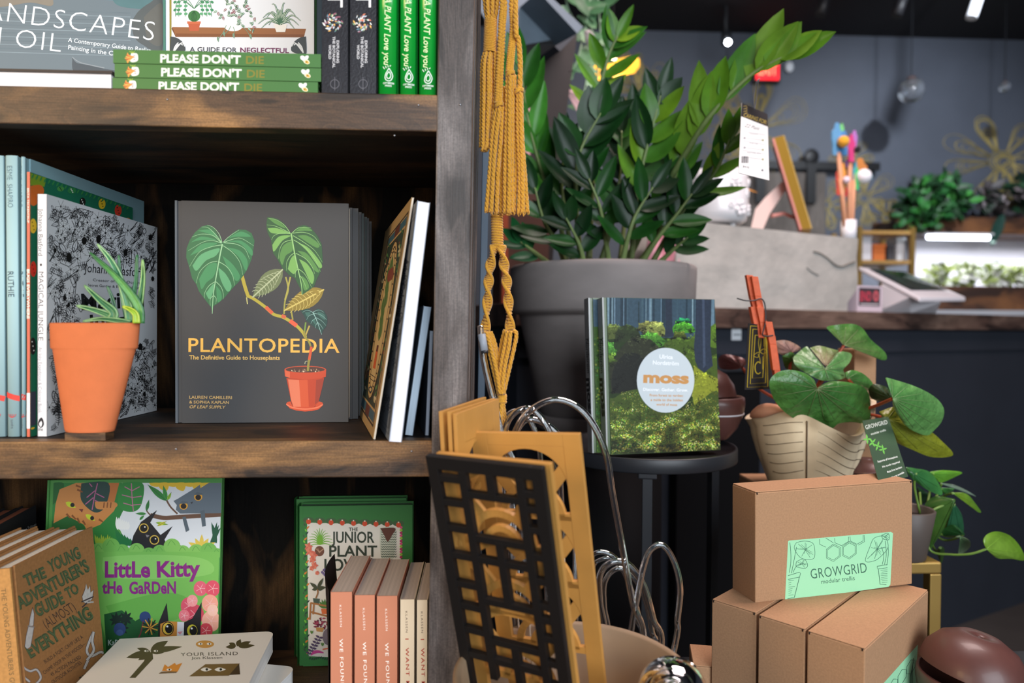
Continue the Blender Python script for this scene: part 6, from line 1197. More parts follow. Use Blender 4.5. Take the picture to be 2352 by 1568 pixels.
# the clear tube with a price sleeve leaning on the upright
P_ = [D(1103, 748, .735), D(1112, 830, .728), D(1136, 930, .722), D(1152, 1000, .72), D(1200, 1200, .705), V((bcx.x - .03, bcx.y + .02, .54))]
t = thing('clear_stake', 'straight clear stake with a grey price sleeve beside the mustard cords', 'plant stake', P_[0], None, 'clear bent stakes'); mb = MB(); mb.X = Matrix.Translation(-P_[0]); mb.mat(GLASS); mb.tube(spline(P_, 8), .0036, 12); mb.build('tube', t)
mb = MB(); mb.X = Matrix.Translation(-P_[0]); mb.mat(mk('grey_sleeve', (150, 156, 164), 0.5)); a, b_ = D(1106, 768, .733), D(1112, 806, .730); mb.tube([a, a.lerp(b_, .5), b_], .0044, 14); mb.mat(BLK); mb.tube([b_, D(1113, 812, .7295)], .0045, 14); mb.build('price_sleeve', t)
# clear glass watering bulb in the front of the pot
c_ = D(1545, 1592, .60); t = thing('watering_bulb', 'clear glass watering bulb resting on the rim of the tan planter pot', 'watering bulb', c_)
mb = MB(); mb.mat(mk('clear_glass', (240, 244, 246), 0.02, trans=1.0, ior=1.47)); n = 40; R_ = .0305
prof = [(0, R_)] + [(R_ * math.sin(a), R_ * math.cos(a)) for a in [k * .157 for k in range(1, 17)]] + [(R_ * .3, -R_ * .98), (.006, -R_ * 1.3), (.005, -R_ * 3.2), (0, -R_ * 3.2)]
mb.lathe(prof, n); mb.lathe([(0, R_ - .0016)] + [((R_ - .0016) * math.sin(a), (R_ - .0016) * math.cos(a)) for a in [k * .157 for k in range(1, 17)]] + [(R_ * .26, -R_ * .96), (.0042, -R_ * 1.3), (.0035, -R_ * 3.1), (0, -R_ * 3.1)], n)
o = mb.build('glass_bulb', t)
mb = MB(); mb.mat(MATS['clear_glass']); q = [(R_ * .62 * math.cos(a) * (1 - k / 60), R_ * .62 * math.sin(a) * (1 - k / 60), R_ * .75 - k * .0006) for k, a in enumerate([j * .5 for j in range(26)])]; mb.tube(q, .0022, 8); mb.build('glass_swirl', t)
# ------------------------------------------------------------------ cardboard boxes on the low table
CARD = mk('brown_cardboard', (170, 130, 96), 0.85, mottle=(420, 0.10, 5), bump=(600, 0.12))
MINT = mk('mint_sticker', None, 0.5)
ZT = .7665
F0 = D(1735, 1387, .84); Fr = D(2095, 1343, .90); Fb = D(1669, 1345, .885); Ft = D(1748.6, 1131, .84)
BW, BD, BH = (Fr - F0).length, (Fb - F0).length, (Ft - F0).length
tabz = ZT - BH - .001
tb = thing('side_table', 'low dark table under the cardboard boxes', 'table', (.45, .80, 0)); mb = MB(); mb.mat(BLK); mb.box((-.20, -.16, tabz - .02), (.36, .17, tabz)); mb.build('table_top', tb, .002)
for x, y in ((-.18, -.14), (.34, -.14), (-.18, .15), (.34, .15)): mb = MB(); mb.mat(BLK); mb.box((x - .012, y - .012, 0), (x + .012, y + .012, tabz - .02)); mb.build('leg', tb)
def carton(label, O, U, B_, W, Dp, H, group='brown product boxes', tilt=None):
    U = V(U).normalized(); R = axes(U, V((0, 0, 1)) if tilt is None else tilt); t = thing('cardboard_box', label, 'box', O, R, group)
    mb = MB(); mb.mat(CARD); w = .0012
    mb.box((0, 0, 0), (W, Dp, H - .0014)); mb.build('box_body', t, .0012)
    mb = MB(); mb.mat(CARD); mb.box((.0006, .0006, H - .0012), (W - .0006, Dp - .0004, H)); lid = mb.build('box_lid', t, .0006)
    mb = MB(); mb.mat(mk('slot_shadow', (52, 36, 24), .9))
    for x in (.0016, W - .0034): mb.box((x, -.0004, H - .0035), (x + .0016, .0012, H - .0008))
    mb.build('corner_slot', t); return t
top = carton('brown cardboard box with mint plant-trellis sticker lying on top of the box stack', F0 + V((0, 0, .0012)), Fr - F0, None, BW, BD, BH, tilt=Ft - F0)
def sticker(root, plane, m4, full):
    """mint label, art in photograph pixels"""
    mb = MB(); p = Pen(mb, root, plane, 0, m=MINT); ik = (58, 104, 84)
    q = S(1560, 1040, 2.97)
    if full:
        p.poly([(1812, 1241), (2046, 1221), (2051, 1224), (2045, 1342), (2041, 1347), (1805, 1380), (1803, 1378), (1810, 1243)], (160, 222, 176))
        for hx in ((960, 590, 1000, 640), ):
            pass
        def hexa(cx, cy, r):
            for rr_ in (r, r * .84): pts = [q(cx + rr_ * .92 * math.sin(k * 1.0472), cy - rr_ * math.cos(k * 1.0472) - rr_ * .12 * math.sin(k * 1.0472))[0] for k in range(7)]; p.line(pts, 1.1, ik)
        hexa(1052, 680, 60); hexa(1160, 663, 60)
        for seg in (((958, 588, 958, 622, 1000, 642)), ((1000, 580, 1052, 612)), ((1060, 580, 1062, 612, 1108, 632)), ((1108, 632, 1155, 602, 1155, 570)), ((1165, 568, 1168, 600, 1212, 622)), ((1212, 622, 1255, 598, 1255, 560)), ((1262, 560, 1264, 604, 1222, 628))): p.line(q(*seg), 1.1, ik)
        (a, b_), (c_, d_) = q(900, 858, 1282, 814); p.text('GROWGRID', a, b_, c_, d_, 24, ik, -.004, space=1.04); (a, b_), (c_, d_) = q(970, 892, 1198, 866); p.text('modular trellis', a, b_, c_, d_, 10.5, ik, 0)
        for lf in (((800, 610, 860, 600, 915, 620, 925, 700, 900, 725, 830, 715, 785, 650),), ((800, 740, 850, 722, 875, 760, 860, 785, 800, 775),), ((1300, 640, 1330, 580, 1400, 570, 1425, 640, 1380, 700, 1330, 735, 1270, 735),), ((1380, 560, 1425, 548, 1430, 590, 1390, 585),)):
            P_ = q(*lf[0]); p.curve(P_ + [P_[0]], 1.0, ik); x0, y0 = P_[0]; mx, my = sum(a for a, _ in P_) / len(P_), sum(b for _, b in P_) / len(P_)
            for k in range(len(P_)): p.line([(mx, my), (mx + (P_[k][0] - mx) * .82, my + (P_[k][1] - my) * .82)], .8, ik); p.line([(mx + 2, my - 2), (mx + (P_[k][0] - mx) * .6 + 3, my + (P_[k][1] - my) * .6 - 2)], .7, ik)
        for st in ((755, 610, 762, 720, 752, 815), (765, 820, 785, 720, 800, 640), (775, 815, 800, 770, 830, 755), (1385, 760, 1395, 700, 1380, 640), (1400, 760, 1412, 690, 1405, 600), (1415, 765, 1425, 700, 1425, 640)): p.curve(q(*st), 1.0, ik)
        p.line(q(742, 836, 820, 812, 828, 822, 820, 845, 742, 862), 1.1, ik); p.line(q(820, 845, 785, 985, 738, 992), 1.2, ik); p.line(q(1350, 772, 1420, 760), 1.2, ik); p.line(q(1350, 772, 1352, 790, 1420, 782), 1.1, ik); p.line(q(1358, 792, 1370, 895, 1412, 898), 1.2, ik)
        for k in range(8): p.line(q(745, 872 + 14 * k, 745 + rr.uniform(10, 45), 868 + 14 * k), .7, ik); p.line(q(1385 - rr.uniform(0, 14), 800 + 12 * k, 1420, 796 + 12 * k), .7, ik)
    return mb.build('sticker', root)
sticker(top, 'front', None, True)
# three boxes on edge underneath
def low(label, a, b_, lab=False):
    A_, B_ = atZ(*a, ZT), atZ(*b_, ZT); return carton(label, V((A_.x, A_.y, ZT - BH)), U, dv, (B_ - A_).dot(U) - .0008, BW, BH)
A_ = atZ(1866, 1441, ZT); B_ = atZ(1987, 1489, ZT); C_ = atZ(2137, 1349, ZT); dv = (C_ - B_).normalized(); U = V((dv.y, -dv.x, 0))
low('brown cardboard box on edge at the left under the stickered box', (1635, 1375), (1734, 1410)); low('brown cardboard box on edge in the middle under the stickered box', (1742, 1411), (1848, 1447))
rb = carton('brown cardboard box on edge at the right, its mint sticker facing the dark jar', V((B_.x, B_.y, ZT - BH)) - U * ((B_ - A_).length), U, dv, (B_ - A_).length, min(BW, (C_ - B_).length), BH)
class SidePen(Pen):                       # pen on the right-hand end face of a box
    def uv(s, px_, py_): o = s.inv @ CAM; d = s.inv.to_3x3() @ ray(px_, py_); t = (s.off - o.x) / d.x; p_ = o + d * t; return (p_.y, p_.z)
    def lift(s, u, w): return (s.off + s.z, u, w)
mb = MB(); p = SidePen(mb, rb, 'side', (B_ - A_).length, m=MINT); ik = (58, 104, 84)
p.poly([(2028, 1570), (2108, 1480), (2100, 1640), (2022, 1740)], (160, 222, 176))
for k in range(3): 
    cx, cy = 2052 + 20 * k, 1575 - 22 * k; p.line([(cx + 11 * math.sin(j * 1.047), cy - 16 * math.cos(j * 1.047) - 9 * math.sin(j * 1.047)) for j in range(7)], 1.2, ik)
for k in range(4): p.curve([(2088 + 3 * k, 1620 - 5 * k), (2090 + 2 * k, 1560 - 6 * k), (2098, 1520 - 3 * k)], 1.0, ik)
p.text('GROWGRID', 2036, 1640, 2086, 1582, 20, ik); mb.build('sticker', rb)
q = atZ(1592, 1527, .68); carton('brown cardboard box lying low, one corner showing left of the box stack', V((q.x, q.y, tabz)), (.97, -.22, 0), None, .030, .06, .68 - tabz, group=None)

# brown jar at the lower right and another behind the boxes
jc = D(2232, 1560, .80); jc.z = tabz + .0006; hj = 1.1 - (1462 - 765) / 1568 * .80 - tabz
tj = egg_jar('brown domed jar on the low table at the lower right corner', jc, .0575, hj, .22, .001)
# ------------------------------------------------------------------ gold stand with the begonia and the trailing plant
GOLDP = mk('gold_metal_tube', (176, 142, 78), 0.38, 0.6)
GZ = .7315; gx0, gx1, gy0, gy1 = .490, .742, 1.055, 1.29
gs = thing('gold_stand', 'gold metal plant stand behind the cardboard boxes', 'plant stand', (gx0, gy0, 0)); mb = MB(); mb.mat(GOLDP); w = .0095
mb.box((0, 0, GZ - .019), (gx1 - gx0, gy1 - gy0, GZ)); mb.build('stand_top', gs, .003)
for x in (w, gx1 - gx0 - w):
    for y in (w, gy1 - gy0 - w): mb = MB(); mb.mat(GOLDP); mb.box((x - w, y - w, 0), (x + w, y + w, GZ - .019)); mb.build('leg', gs, .002)
big = carton('larger plain cardboard box lying on the gold stand under the cream pot', V((gx0 + .003, gy0 + .01, GZ + .0004)), (1, 0, 0), None, .160, .205, .098, group=None); CZ = GZ + .0992
e = D(1952, 900, 1.22); tall = carton('brown cardboard box standing upright behind the begonia leaves', V((atY(1946, 820, 1.24).x, 1.215, GZ + .0004)), (1, .05, 0), None, .042, .055, 1.1 + (764 - 804) / 1568 * 1.245 - GZ, group=None)
jd = V((atY(1996, 1080, 1.115).x, 1.112, CZ + .0005)); 
egg_jar('brown egg-shaped jar whose lid peeks over the top box beside the leaflet', jd, .044, 1.1 - (1066 - 764) / 1568 * 1.12 - CZ, .0, 0)

# cream pot shaped like folded leaves
pcx = D(1855, 1000, 1.165); PZ = CZ + .0004
pt = thing('leaf_pot', 'cream ceramic pot carved like folded leaves, holding a begonia', 'pot', (pcx.x, pcx.y, PZ))
CREAM = mk('cream_ceramic', None, 0.45, mottle=(24, 0.14, 5)); pk = 1.165 / FPX
topz = 1.1 - (968 - 761) * 1.09 / 1568 - PZ
rad = [(0, .060), (.03, .071), (.06, .083), (.09, .092), (.12, .097), (.15, .0985)]
def prad(z):
    for (z0, r0_), (z1, r1_) in zip(rad, rad[1:]):
        if z <= z1: return r0_ + (r1_ - r0_) * (z - z0) / (z1 - z0)
    return rad[-1][1]
def rimh(a):                               # a: 0 to the right, -pi/2 toward us
    return topz + .012 * math.sin(2 * a + .6) + .010 * math.sin(3 * a + 2.0) + .022 * math.exp(-((abs((a - math.pi + math.pi) % (2 * math.pi) - math.pi) - 2.75) / .45) ** 2)
def psurf(a, t, off=0.0):
    h = rimh(a); z = h * t; fold = .006 * max(0, math.cos((a + 2.02) * 5)) ** 6 * t
    r_ = prad(min(z, .15)) + .004 * math.sin(3 * a + 1.3) * t - fold + off + (.006 * (t - .88) / .12 if t > .88 else 0); return (r_ * math.cos(a), r_ * math.sin(a) * .95, z)
mb = MB(); mb.mat(CREAM, (214, 196, 164)); mb.grid(lambda u, v: psurf(2 * math.pi * u, v), 96, 24); mb.grid(lambda u, v: psurf(2 * math.pi * u, 1 - v * .5, -.007 - .002 * min(1, v * 6)), 96, 8); mb.grid(lambda u, v: psurf(2 * math.pi * u, 1, -.008 * v), 96, 2)
mb.mat(CREAM, (206, 188, 156)); mb.poly([psurf(2 * math.pi * k / 48, 0) for k in range(48)]); body = mb.build('pot_body', pt)
mb = MB(); mb.mat(mk('carved_groove', (96, 78, 58), 0.8))
for j in range(9):
    a0 = -2.02 + .05; pts = []
    for k in range(13): f = k / 12; a = a0 + .10 + 2.1 * f; t = .08 + .11 * j + .30 * f - .25 * f * f * (1 - .04 * j) if True else 0; t = .92 - .105 * j + .24 * math.sin(f * 1.5) - .58 * f * f; 
    for k in range(15):
        f = k / 14; a = a0 + .12 + 1.9 * f; t = (1.12 - .125 * j) + .06 * math.sin(f * 2.4) - .75 * f ** 1.25 + .10 * f
        if .03 < t < .97: pts.append(psurf(a, t, .0003))
    if len(pts) > 3: mb.tube(pts, [.0011 * min(1, .3 + 2.2 * min(k, len(pts) - 1 - k) / len(pts)) for k in range(len(pts))], 6, flat=.6)
for j in range(8):
    pts = []
    for k in range(10):
        f = k / 9; a = -2.08 - .75 * f; t = .10 + .115 * j - .13 * math.sin(f * 1.8) + .06 * f
        if .03 < t < .97: pts.append(psurf(a, t, .0003))
    if len(pts) > 3: mb.tube(pts, .0009, 6, flat=.6)
pts = [psurf(-2.02, k / 16, .0006) for k in range(1, 16)]; mb.tube(pts, .0014, 6); mb.build('carved_veins', body)
mb = MB(); mb.mat(CREAM, (206, 150, 120)); lp = [V(psurf(a, 1.0, .002)) + V((0, 0, .001)) for a in [math.pi * 1.02 + .1 * k for k in range(9)]]; mb.tube(spline(lp, 4), [.003 + .008 * math.sin(math.pi * min(1, k / 30)) for k in range(33)], 10); mb.build('curled_lip', body)
mb = MB(); mb.mat(MATS['potting_soil']); mb.lathe([(0, topz - .03), (.080, topz - .034)], 32); mb.build('soil', pt)

# leaves with real outlines: rings between the stem joint and the edge, cupped and rippled
def broad_leaf(root, name, outline, joint, d, tiltx=0.0, tilty=0.0, cup=.012, rip=.003, c=(62, 120, 50), cv_=(150, 140, 110), edge=None, nv=9, mat_=None, seed=1, waves=9, nr=7):
    inv = root.matrix_world.inverted(); O_ = [(a, b, 0) for a, b in outline]; ol = spline(O_ + [O_[0]], 5)[:-1]; n = len(ol); jx, jy = joint; rr_ = random.Random(seed); ph = rr_.uniform(0, 6)
    mb = MB(); mb.mat(mat_ or mk('begonia_leaf', None, 0.34, mottle=(70, 0.16, 5), bump=(75, 1.0, .004), coat=.08)); mb.smooth = True
    R_ = max(math.hypot(p.x - jx, p.y - jy) for p in ol); rings = []
    for k in range(nr + 1):
        f = k / nr; ring = []
        for i, p in enumerate(ol):
            x, y = jx + (p.x - jx) * f, jy + (p.y - jy) * f; a = math.atan2(p.y - jy, p.x - jx)
            dd = d + tiltx * (x - jx) / R_ + tilty * (y - jy) / R_ + cup * f * f + rip * f * f * math.sin(waves * a + ph)
            ring.append(mb.pt(inv @ D(x, y, dd)))
        rings.append(ring)
    cl, ev = lin(c), lin(edge or c)
    for k in range(nr):
        for i in range(n):
            f = k / nr; mb.col = tuple(a + (b - a) * f * f for a, b in zip(cl, ev)); 
            if k == 0: mb.face((rings[0][0], rings[1][i], rings[1][(i + 1) % n])) if False else mb.face((rings[0][i], rings[1][i], rings[1][(i + 1) % n]))
            else: mb.face((rings[k][i], rings[k + 1][i], rings[k + 1][(i + 1) % n], rings[k][(i + 1) % n]))
    o = mb.build(name, root)
    vb = MB(); vb.mat(STEMM, tuple(a * .6 + b * .4 for a, b in zip(c, cv_))); step = max(1, n // nv)
    for i in range(0, n, step):
        pts = []
        for k in range(nr): f = k / nr; p = ol[i]; x, y = jx + (p.x - jx) * f, jy + (p.y - jy) * f; a = math.atan2(p.y - jy, p.x - jx); dd = d + tiltx * (x - jx) / R_ + tilty * (y - jy) / R_ + cup * f * f + rip * f * f * math.sin(waves * a + ph); pts.append(inv @ D(x, y, dd - .0006))
        vb.tube(pts, [.0007 * (1 - .8 * k / nr) for k in range(nr)], 5)
    vb.build('veins', o); return o
def stem(root, pts, r, c, name='leaf_stem'):
    inv = root.matrix_world.inverted(); mb = MB(); mb.mat(STEMM, c); mb.tube(spline([inv @ D(*p) for p in pts], 6), r, 8); return mb.build(name, root)
bg = thing('begonia', 'begonia with broad crinkled green and pinkish leaves in the cream leaf pot', 'plant', (pcx.x, pcx.y, PZ + topz - .03)); bpy.context.view_layer.update()
q = S(1640, 620, 3.136); RED = (150, 66, 40)
G1, G2, PK, YL = (52, 98, 44), (78, 130, 70), (150, 112, 100), (108, 116, 34)
broad_leaf(bg, 'leaf', q(740, 850, 720, 790, 650, 740, 540, 718, 450, 740, 400, 800, 410, 880, 450, 960, 520, 1030, 600, 1080, 700, 1105, 790, 1120, 850, 1140, 900, 1105, 1000, 1095, 1090, 1105, 1125, 1060, 1125, 960, 1110, 880, 1050, 830, 950, 805, 850, 800, 790, 820), q(745, 855)[0], 1.045, .02, .05, .02, .004, G1, (156, 130, 104), (72, 120, 54), 14, seed=1)
broad_leaf(bg, 'leaf', q(800, 715, 740, 690, 700, 610, 670, 550, 610, 590, 570, 640, 600, 700, 680, 750, 780, 795, 900, 790, 960, 760, 930, 720, 980, 660, 985, 600, 900, 590, 850, 640), q(800, 712)[0], 1.10, .02, -.05, .015, .006, (70, 118, 62), (156, 140, 110), (96, 132, 80), 11, seed=2)
broad_leaf(bg, 'leaf', q(690, 560, 760, 545, 860, 570, 980, 600, 985, 640, 900, 700, 840, 690, 760, 640), q(800, 690)[0], 1.125, .02, -.04, .012, .003, (136, 128, 96), (166, 130, 120), (96, 126, 66), 9, seed=3)
broad_leaf(bg, 'leaf', q(930, 535, 880, 480, 810, 415, 880, 395, 1000, 388, 1070, 420, 1130, 500, 1230, 590, 1240, 645, 1180, 640, 1090, 590, 1000, 545), q(935, 540)[0], 1.16, .04, .03, .012, .003, (98, 124, 66), (160, 150, 120), (64, 118, 48), 10, seed=4)
broad_leaf(bg, 'leaf', q(440, 510, 520, 505, 600, 540, 625, 570, 560, 600, 500, 615, 450, 580), q(560, 590)[0], 1.16, .02, .02, .01, .002, (160, 120, 112), (130, 100, 90), (150, 120, 100), 8, seed=5)
broad_leaf(bg, 'leaf', q(490, 620, 560, 590, 600, 640, 620, 720, 560, 730, 510, 700), q(560, 640)[0], 1.15, .02, .02, .01, .002, (62, 98, 40), (96, 110, 60), (50, 90, 36), 7, seed=6)
broad_leaf(bg, 'leaf', q(940, 740, 1000, 720, 1080, 750, 1145, 820, 1110, 870, 1040, 830, 960, 800), q(960, 780)[0], 1.10, .02, .03, .01, .003, (64, 112, 52), (140, 130, 100), (80, 126, 60), 8, seed=7)
broad_leaf(bg, 'leaf', q(1285, 930, 1300, 900, 1265, 830, 1235, 775, 1320, 795, 1430, 830, 1540, 880, 1620, 940, 1658, 1010, 1640, 1090, 1590, 1150, 1540, 1190, 1460, 1170, 1380, 1120, 1320, 1040, 1290, 980), q(1288, 925)[0], 1.02, .03, .03, .018, .003, (74, 124, 62), (150, 160, 120), (92, 138, 76), 12, seed=8)
broad_leaf(bg, 'leaf', q(1190, 1020, 1300, 985, 1330, 1050, 1420, 1130, 1560, 1165, 1640, 1230, 1720, 1315, 1690, 1345, 1560, 1345, 1420, 1290, 1300, 1230, 1240, 1130), q(1250, 1070)[0], 1.07, .02, .03, .014, .003, YL, (136, 140, 60), (122, 128, 30), 9, seed=9)
broad_leaf(bg, 'leaf', q(1110, 860, 1150, 820, 1240, 840, 1285, 880, 1280, 930, 1210, 950, 1130, 920), q(1270, 920)[0], 1.10, -.02, .02, .01, .002, (44, 66, 36), (70, 84, 46), (40, 62, 32), 7, seed=10)
broad_leaf(bg, 'leaf', q(30, 640, 60, 610, 130, 612, 220, 640, 222, 690, 150, 716, 60, 712, 35, 690), q(200, 700)[0], 1.19, -.03, .02, .012, .003, (150, 100, 98), (120, 76, 72), (140, 96, 92), 9, seed=11)
P2 = lambda a, b_: q(a, b_)[0]
for pts in (((520, 1110, 1.14), (640, 950, 1.10), (745, 856, 1.05)), ((560, 1100, 1.15), (740, 840, 1.13), (800, 714, 1.105)), ((600, 1100, 1.16), (840, 700, 1.16), (935, 542, 1.162)), ((700, 1120, 1.16), (1100, 1000, 1.10), (1288, 926, 1.024)), ((720, 1120, 1.16), (1060, 1040, 1.12), (1250, 1072, 1.075)), ((520, 1110, 1.17), (480, 960, 1.20), (320, 850, 1.20), (205, 705, 1.19)), ((560, 1110, 1.16), (980, 900, 1.12), (965, 782, 1.102)), ((540, 1100, 1.15), (540, 800, 1.15), (560, 592, 1.16))):
    stem(bg, [(*P2(a, b_), d_) for a, b_, d_ in pts], .0026, RED)
# orange wooden stake with wire ties and the black and gold tag
OR = mk('orange_painted_wood', (204, 92, 54), 0.65, mottle=(120, 0.12)); sk = thing('wooden_stake', 'orange painted wooden stake rising from the cream pot', 'plant stake', D(1745, 730, 1.10)); inv = sk.matrix_world.inverted()
def slat(pts, w, d, dth=.012):
    mb = MB(); mb.mat(OR); P_ = [(D(x - w / 2, y, d), D(x + w / 2, y + 1, d)) for x, y in pts]
    for (a, b_), (c_, e_) in zip(P_, P_[1:]): mb.prism([inv @ a, inv @ b_, inv @ e_, inv @ c_], (fw * dth))
    mb.build('slat', sk, .0006)
slat([(1722, 631), (1731, 680), (1740, 716)], 15, 1.105, .010); slat([(1734, 634), (1742, 680), (1749, 714)], 15, 1.098, .012); slat([(1734, 704), (1742, 745), (1748, 775)], 20, 1.10, .012); slat([(1746, 704), (1754, 740), (1757, 768)], 16, 1.094, .012)
slat([(1766, 738), (1776, 790), (1784, 850)], 16, 1.088, .010); slat([(1774, 770), (1783, 830), (1792, 900), (1800, 985)], 14, 1.135, .012)
mb = MB(); mb.mat(BLK); mb.tube([inv @ p_ for p_ in spline([D(1693, 685, 1.085), D(1712, 690, 1.088), D(1732, 690, 1.09), D(1748, 686, 1.092), D(1757, 700, 1.092), D(1758, 740, 1.09), D(1752, 770, 1.085), D(1776, 770, 1.082)], 5)], .0011, 6); mb.build('wire_tie', sk)
root, mb, p = card('black tag with gold art-deco frame hanging on the orange stake', 'plant_tag', 'tag', (1719, 742), (1777, 750), (1771, 893), (1711, 895), 1.075, c=(38, 36, 36))
gd = (176, 152, 40)
qq = S(1640, 740, 4.3545)
for fr_ in ((365, 35, 525, 45, 538, 640, 332, 650), (388, 68, 525, 75, 515, 605, 362, 615), (412, 128, 515, 132, 487, 552, 382, 558)): P_ = qq(*fr_); p.line(P_ + [P_[0]], 1.5, gd)
p.curve(qq(455, 290, 445, 200, 462, 135, 470, 200, 455, 290), 1.3, gd); p.curve(qq(455, 290, 500, 265, 525, 290, 490, 315, 455, 290), 1.3, gd); p.curve(qq(455, 295, 420, 310, 395, 335, 440, 350, 455, 295), 1.2, gd); p.curve(qq(440, 320, 455, 350, 462, 400), 1.2, gd)
p.curve(qq(465, 410, 440, 395, 412, 430, 415, 490, 440, 515, 465, 500), 2.2, gd); p.line(qq(500, 150, 498, 240), 1.3, gd); p.line(qq(490, 340, 487, 470), 1.3, gd); mb.build('tag_card', root)
# dark green leaflet by the box
root, mb, p = card('dark green product leaflet standing between the cream pot and the trailing plant', 'leaflet', 'leaflet', (1981, 966), (2040, 956), (2086, 1094), (2020, 1112), 1.03, c=(64, 84, 66), m=GLOSS)
p.m = INK; p.text('GROWGRID', 1989, 986, 2039, 973, 10, (206, 214, 206), .0); p.text('modular trellis', 2001, 999, 2035, 989, 5, (196, 206, 196), .02)
for k in range(4):
    x, y = 1992 + 12 * k, 1008 + 8 * k
    for j in range(4): p.leaf(x, y, x + 10 * math.cos(j * 1.5 + k), y + 12 * math.sin(j * 1.5 + k), 4, (96, 170, 70))
for k in range(4): p.text(('Supports all houseplants', 'No tools required', 'Made from bamboo', 'Easy to assemble')[k], 2016 + 14 * k * .8, 1062 + 12 * k, 2062 + 5 * k, 1050 + 12 * k, 4.6, (206, 212, 206), .02)
mb.build('leaflet_sheet', root)

# trailing plant in its grey-brown pot at the right of the gold stand
hp = D(2078, 1200, 1.115); hp.z = GZ + .0004
tp = thing('taupe_pot', 'taupe tapered pot on the gold stand holding the trailing plant', 'pot', hp); mb = MB(); mb.mat(mk('taupe_ceramic', (84, 74, 68), .5)); mb.lathe([(0, 0), (.028, 0), (.031, .003), (.044, .080), (.042, .082), (.039, .080), (.034, .05), (0, .045)], 40); mb.build('pot_body', tp)
mb = MB(); mb.mat(MATS['potting_soil']); mb.lathe([(0, .070), (.0375, .068)], 24); mb.build('soil', tp)
ph_ = thing('trailing_plant', 'trailing heart-leaved plant spilling right in front of the dark counter', 'plant', hp + V((0, 0, .075))); bpy.context.view_layer.update()
q = S(1960, 940, 3.408); PM = mk('pothos_leaf', None, 0.33, mottle=(50, .2), coat=.1)
for outl_, j_, d_, c, e, tx, ty, sd in ((q(410, 450, 480, 460, 600, 490, 680, 600, 692, 670, 600, 640, 520, 590, 440, 520), q(480, 500)[0], 1.12, (40, 92, 48), (52, 106, 50), .02, -.02, 1), (q(590, 490, 700, 475, 850, 492, 790, 530, 690, 572, 640, 540), q(620, 500)[0], 1.16, (82, 134, 46), (96, 150, 40), .03, .0, 2),
        (q(680, 575, 790, 590, 900, 640, 960, 682, 860, 640, 760, 610), q(690, 580)[0], 1.15, (96, 116, 100), (86, 104, 90), .02, .0, 3), (q(685, 610, 760, 615, 790, 625, 730, 660, 695, 650), q(690, 620)[0], 1.17, (70, 140, 66), (80, 146, 70), .02, .0, 4),
        (q(540, 850, 560, 740, 640, 680, 740, 690, 800, 710, 770, 790, 740, 860, 700, 950, 640, 1040, 590, 1110, 565, 960), q(790, 715)[0], 1.11, (64, 98, 38), (46, 84, 34), -.03, .02, 5), (q(790, 730, 850, 830, 862, 970, 800, 985, 730, 930, 760, 840), q(790, 740)[0], 1.16, (36, 84, 56), (40, 92, 60), .02, .02, 6),
        (q(700, 940, 780, 900, 870, 970, 850, 990, 760, 992, 690, 985), q(860, 980)[0], 1.15, (34, 80, 40), (40, 92, 44), -.02, .02, 7), (q(770, 652, 850, 650, 900, 670, 940, 715, 1000, 800, 970, 800, 920, 750, 850, 695), q(780, 655)[0], 1.13, (110, 140, 40), (76, 120, 36), .04, .02, 8),
        (q(830, 985, 905, 1020, 915, 1075, 850, 1130, 820, 1125, 880, 1080, 870, 1030, 800, 1000), q(835, 1000)[0], 1.12, (60, 96, 60), (120, 140, 110), .02, .02, 9), (q(1040, 1090, 1015, 1030, 1050, 975, 1130, 955, 1230, 990, 1310, 1080, 1340, 1178, 1230, 1168, 1120, 1162), q(1040, 1092)[0], 1.08, (120, 156, 56), (86, 124, 26), .05, .02, 10),
        (q(500, 600, 560, 640, 620, 680, 540, 740, 505, 700), q(520, 650)[0], 1.2, (24, 56, 32), (24, 60, 34), .02, .0, 11), (q(655, 1130, 680, 1070, 715, 1100, 690, 1205), q(680, 1080)[0], 1.14, (44, 70, 30), (40, 66, 26), .0, .02, 12)):
    broad_leaf(ph_, 'leaf', outl_, j_, d_, tx, ty, .008, .002, c, tuple(min(255, int(k * 1.25)) for k in e), e, 5, PM, sd, 5)
P2 = lambda a, b_: q(a, b_)[0]
for pts in (((560, 900, 1.13), (600, 1100, 1.13), (760, 1135, 1.11), (920, 1130, 1.09), (1040, 1092, 1.08)), ((545, 900, 1.13), (600, 800, 1.12), (790, 720, 1.12)), ((545, 900, 1.13), (480, 620, 1.13), (490, 500, 1.12)), ((550, 900, 1.13), (600, 640, 1.2), (625, 500, 1.16)), ((550, 900, 1.13), (680, 700, 1.2), (780, 655, 1.13)), ((560, 900, 1.13), (700, 1020, 1.18), (840, 1000, 1.13)), ((550, 900, 1.13), (640, 700, 1.2), (690, 580, 1.15)), ((550, 890, 1.13), (640, 700, 1.16), (690, 620, 1.17)), ((545, 880, 1.13), (530, 760, 1.16), (520, 650, 1.2)), ((555, 900, 1.13), (690, 980, 1.2), (790, 740, 1.16)), ((560, 900, 1.13), (720, 990, 1.18), (858, 982, 1.15)), ((560, 910, 1.13), (640, 1100, 1.18), (680, 1082, 1.14))): stem(ph_, [(*P2(a, b_), d_) for a, b_, d_ in pts], .0019, (104, 136, 56))
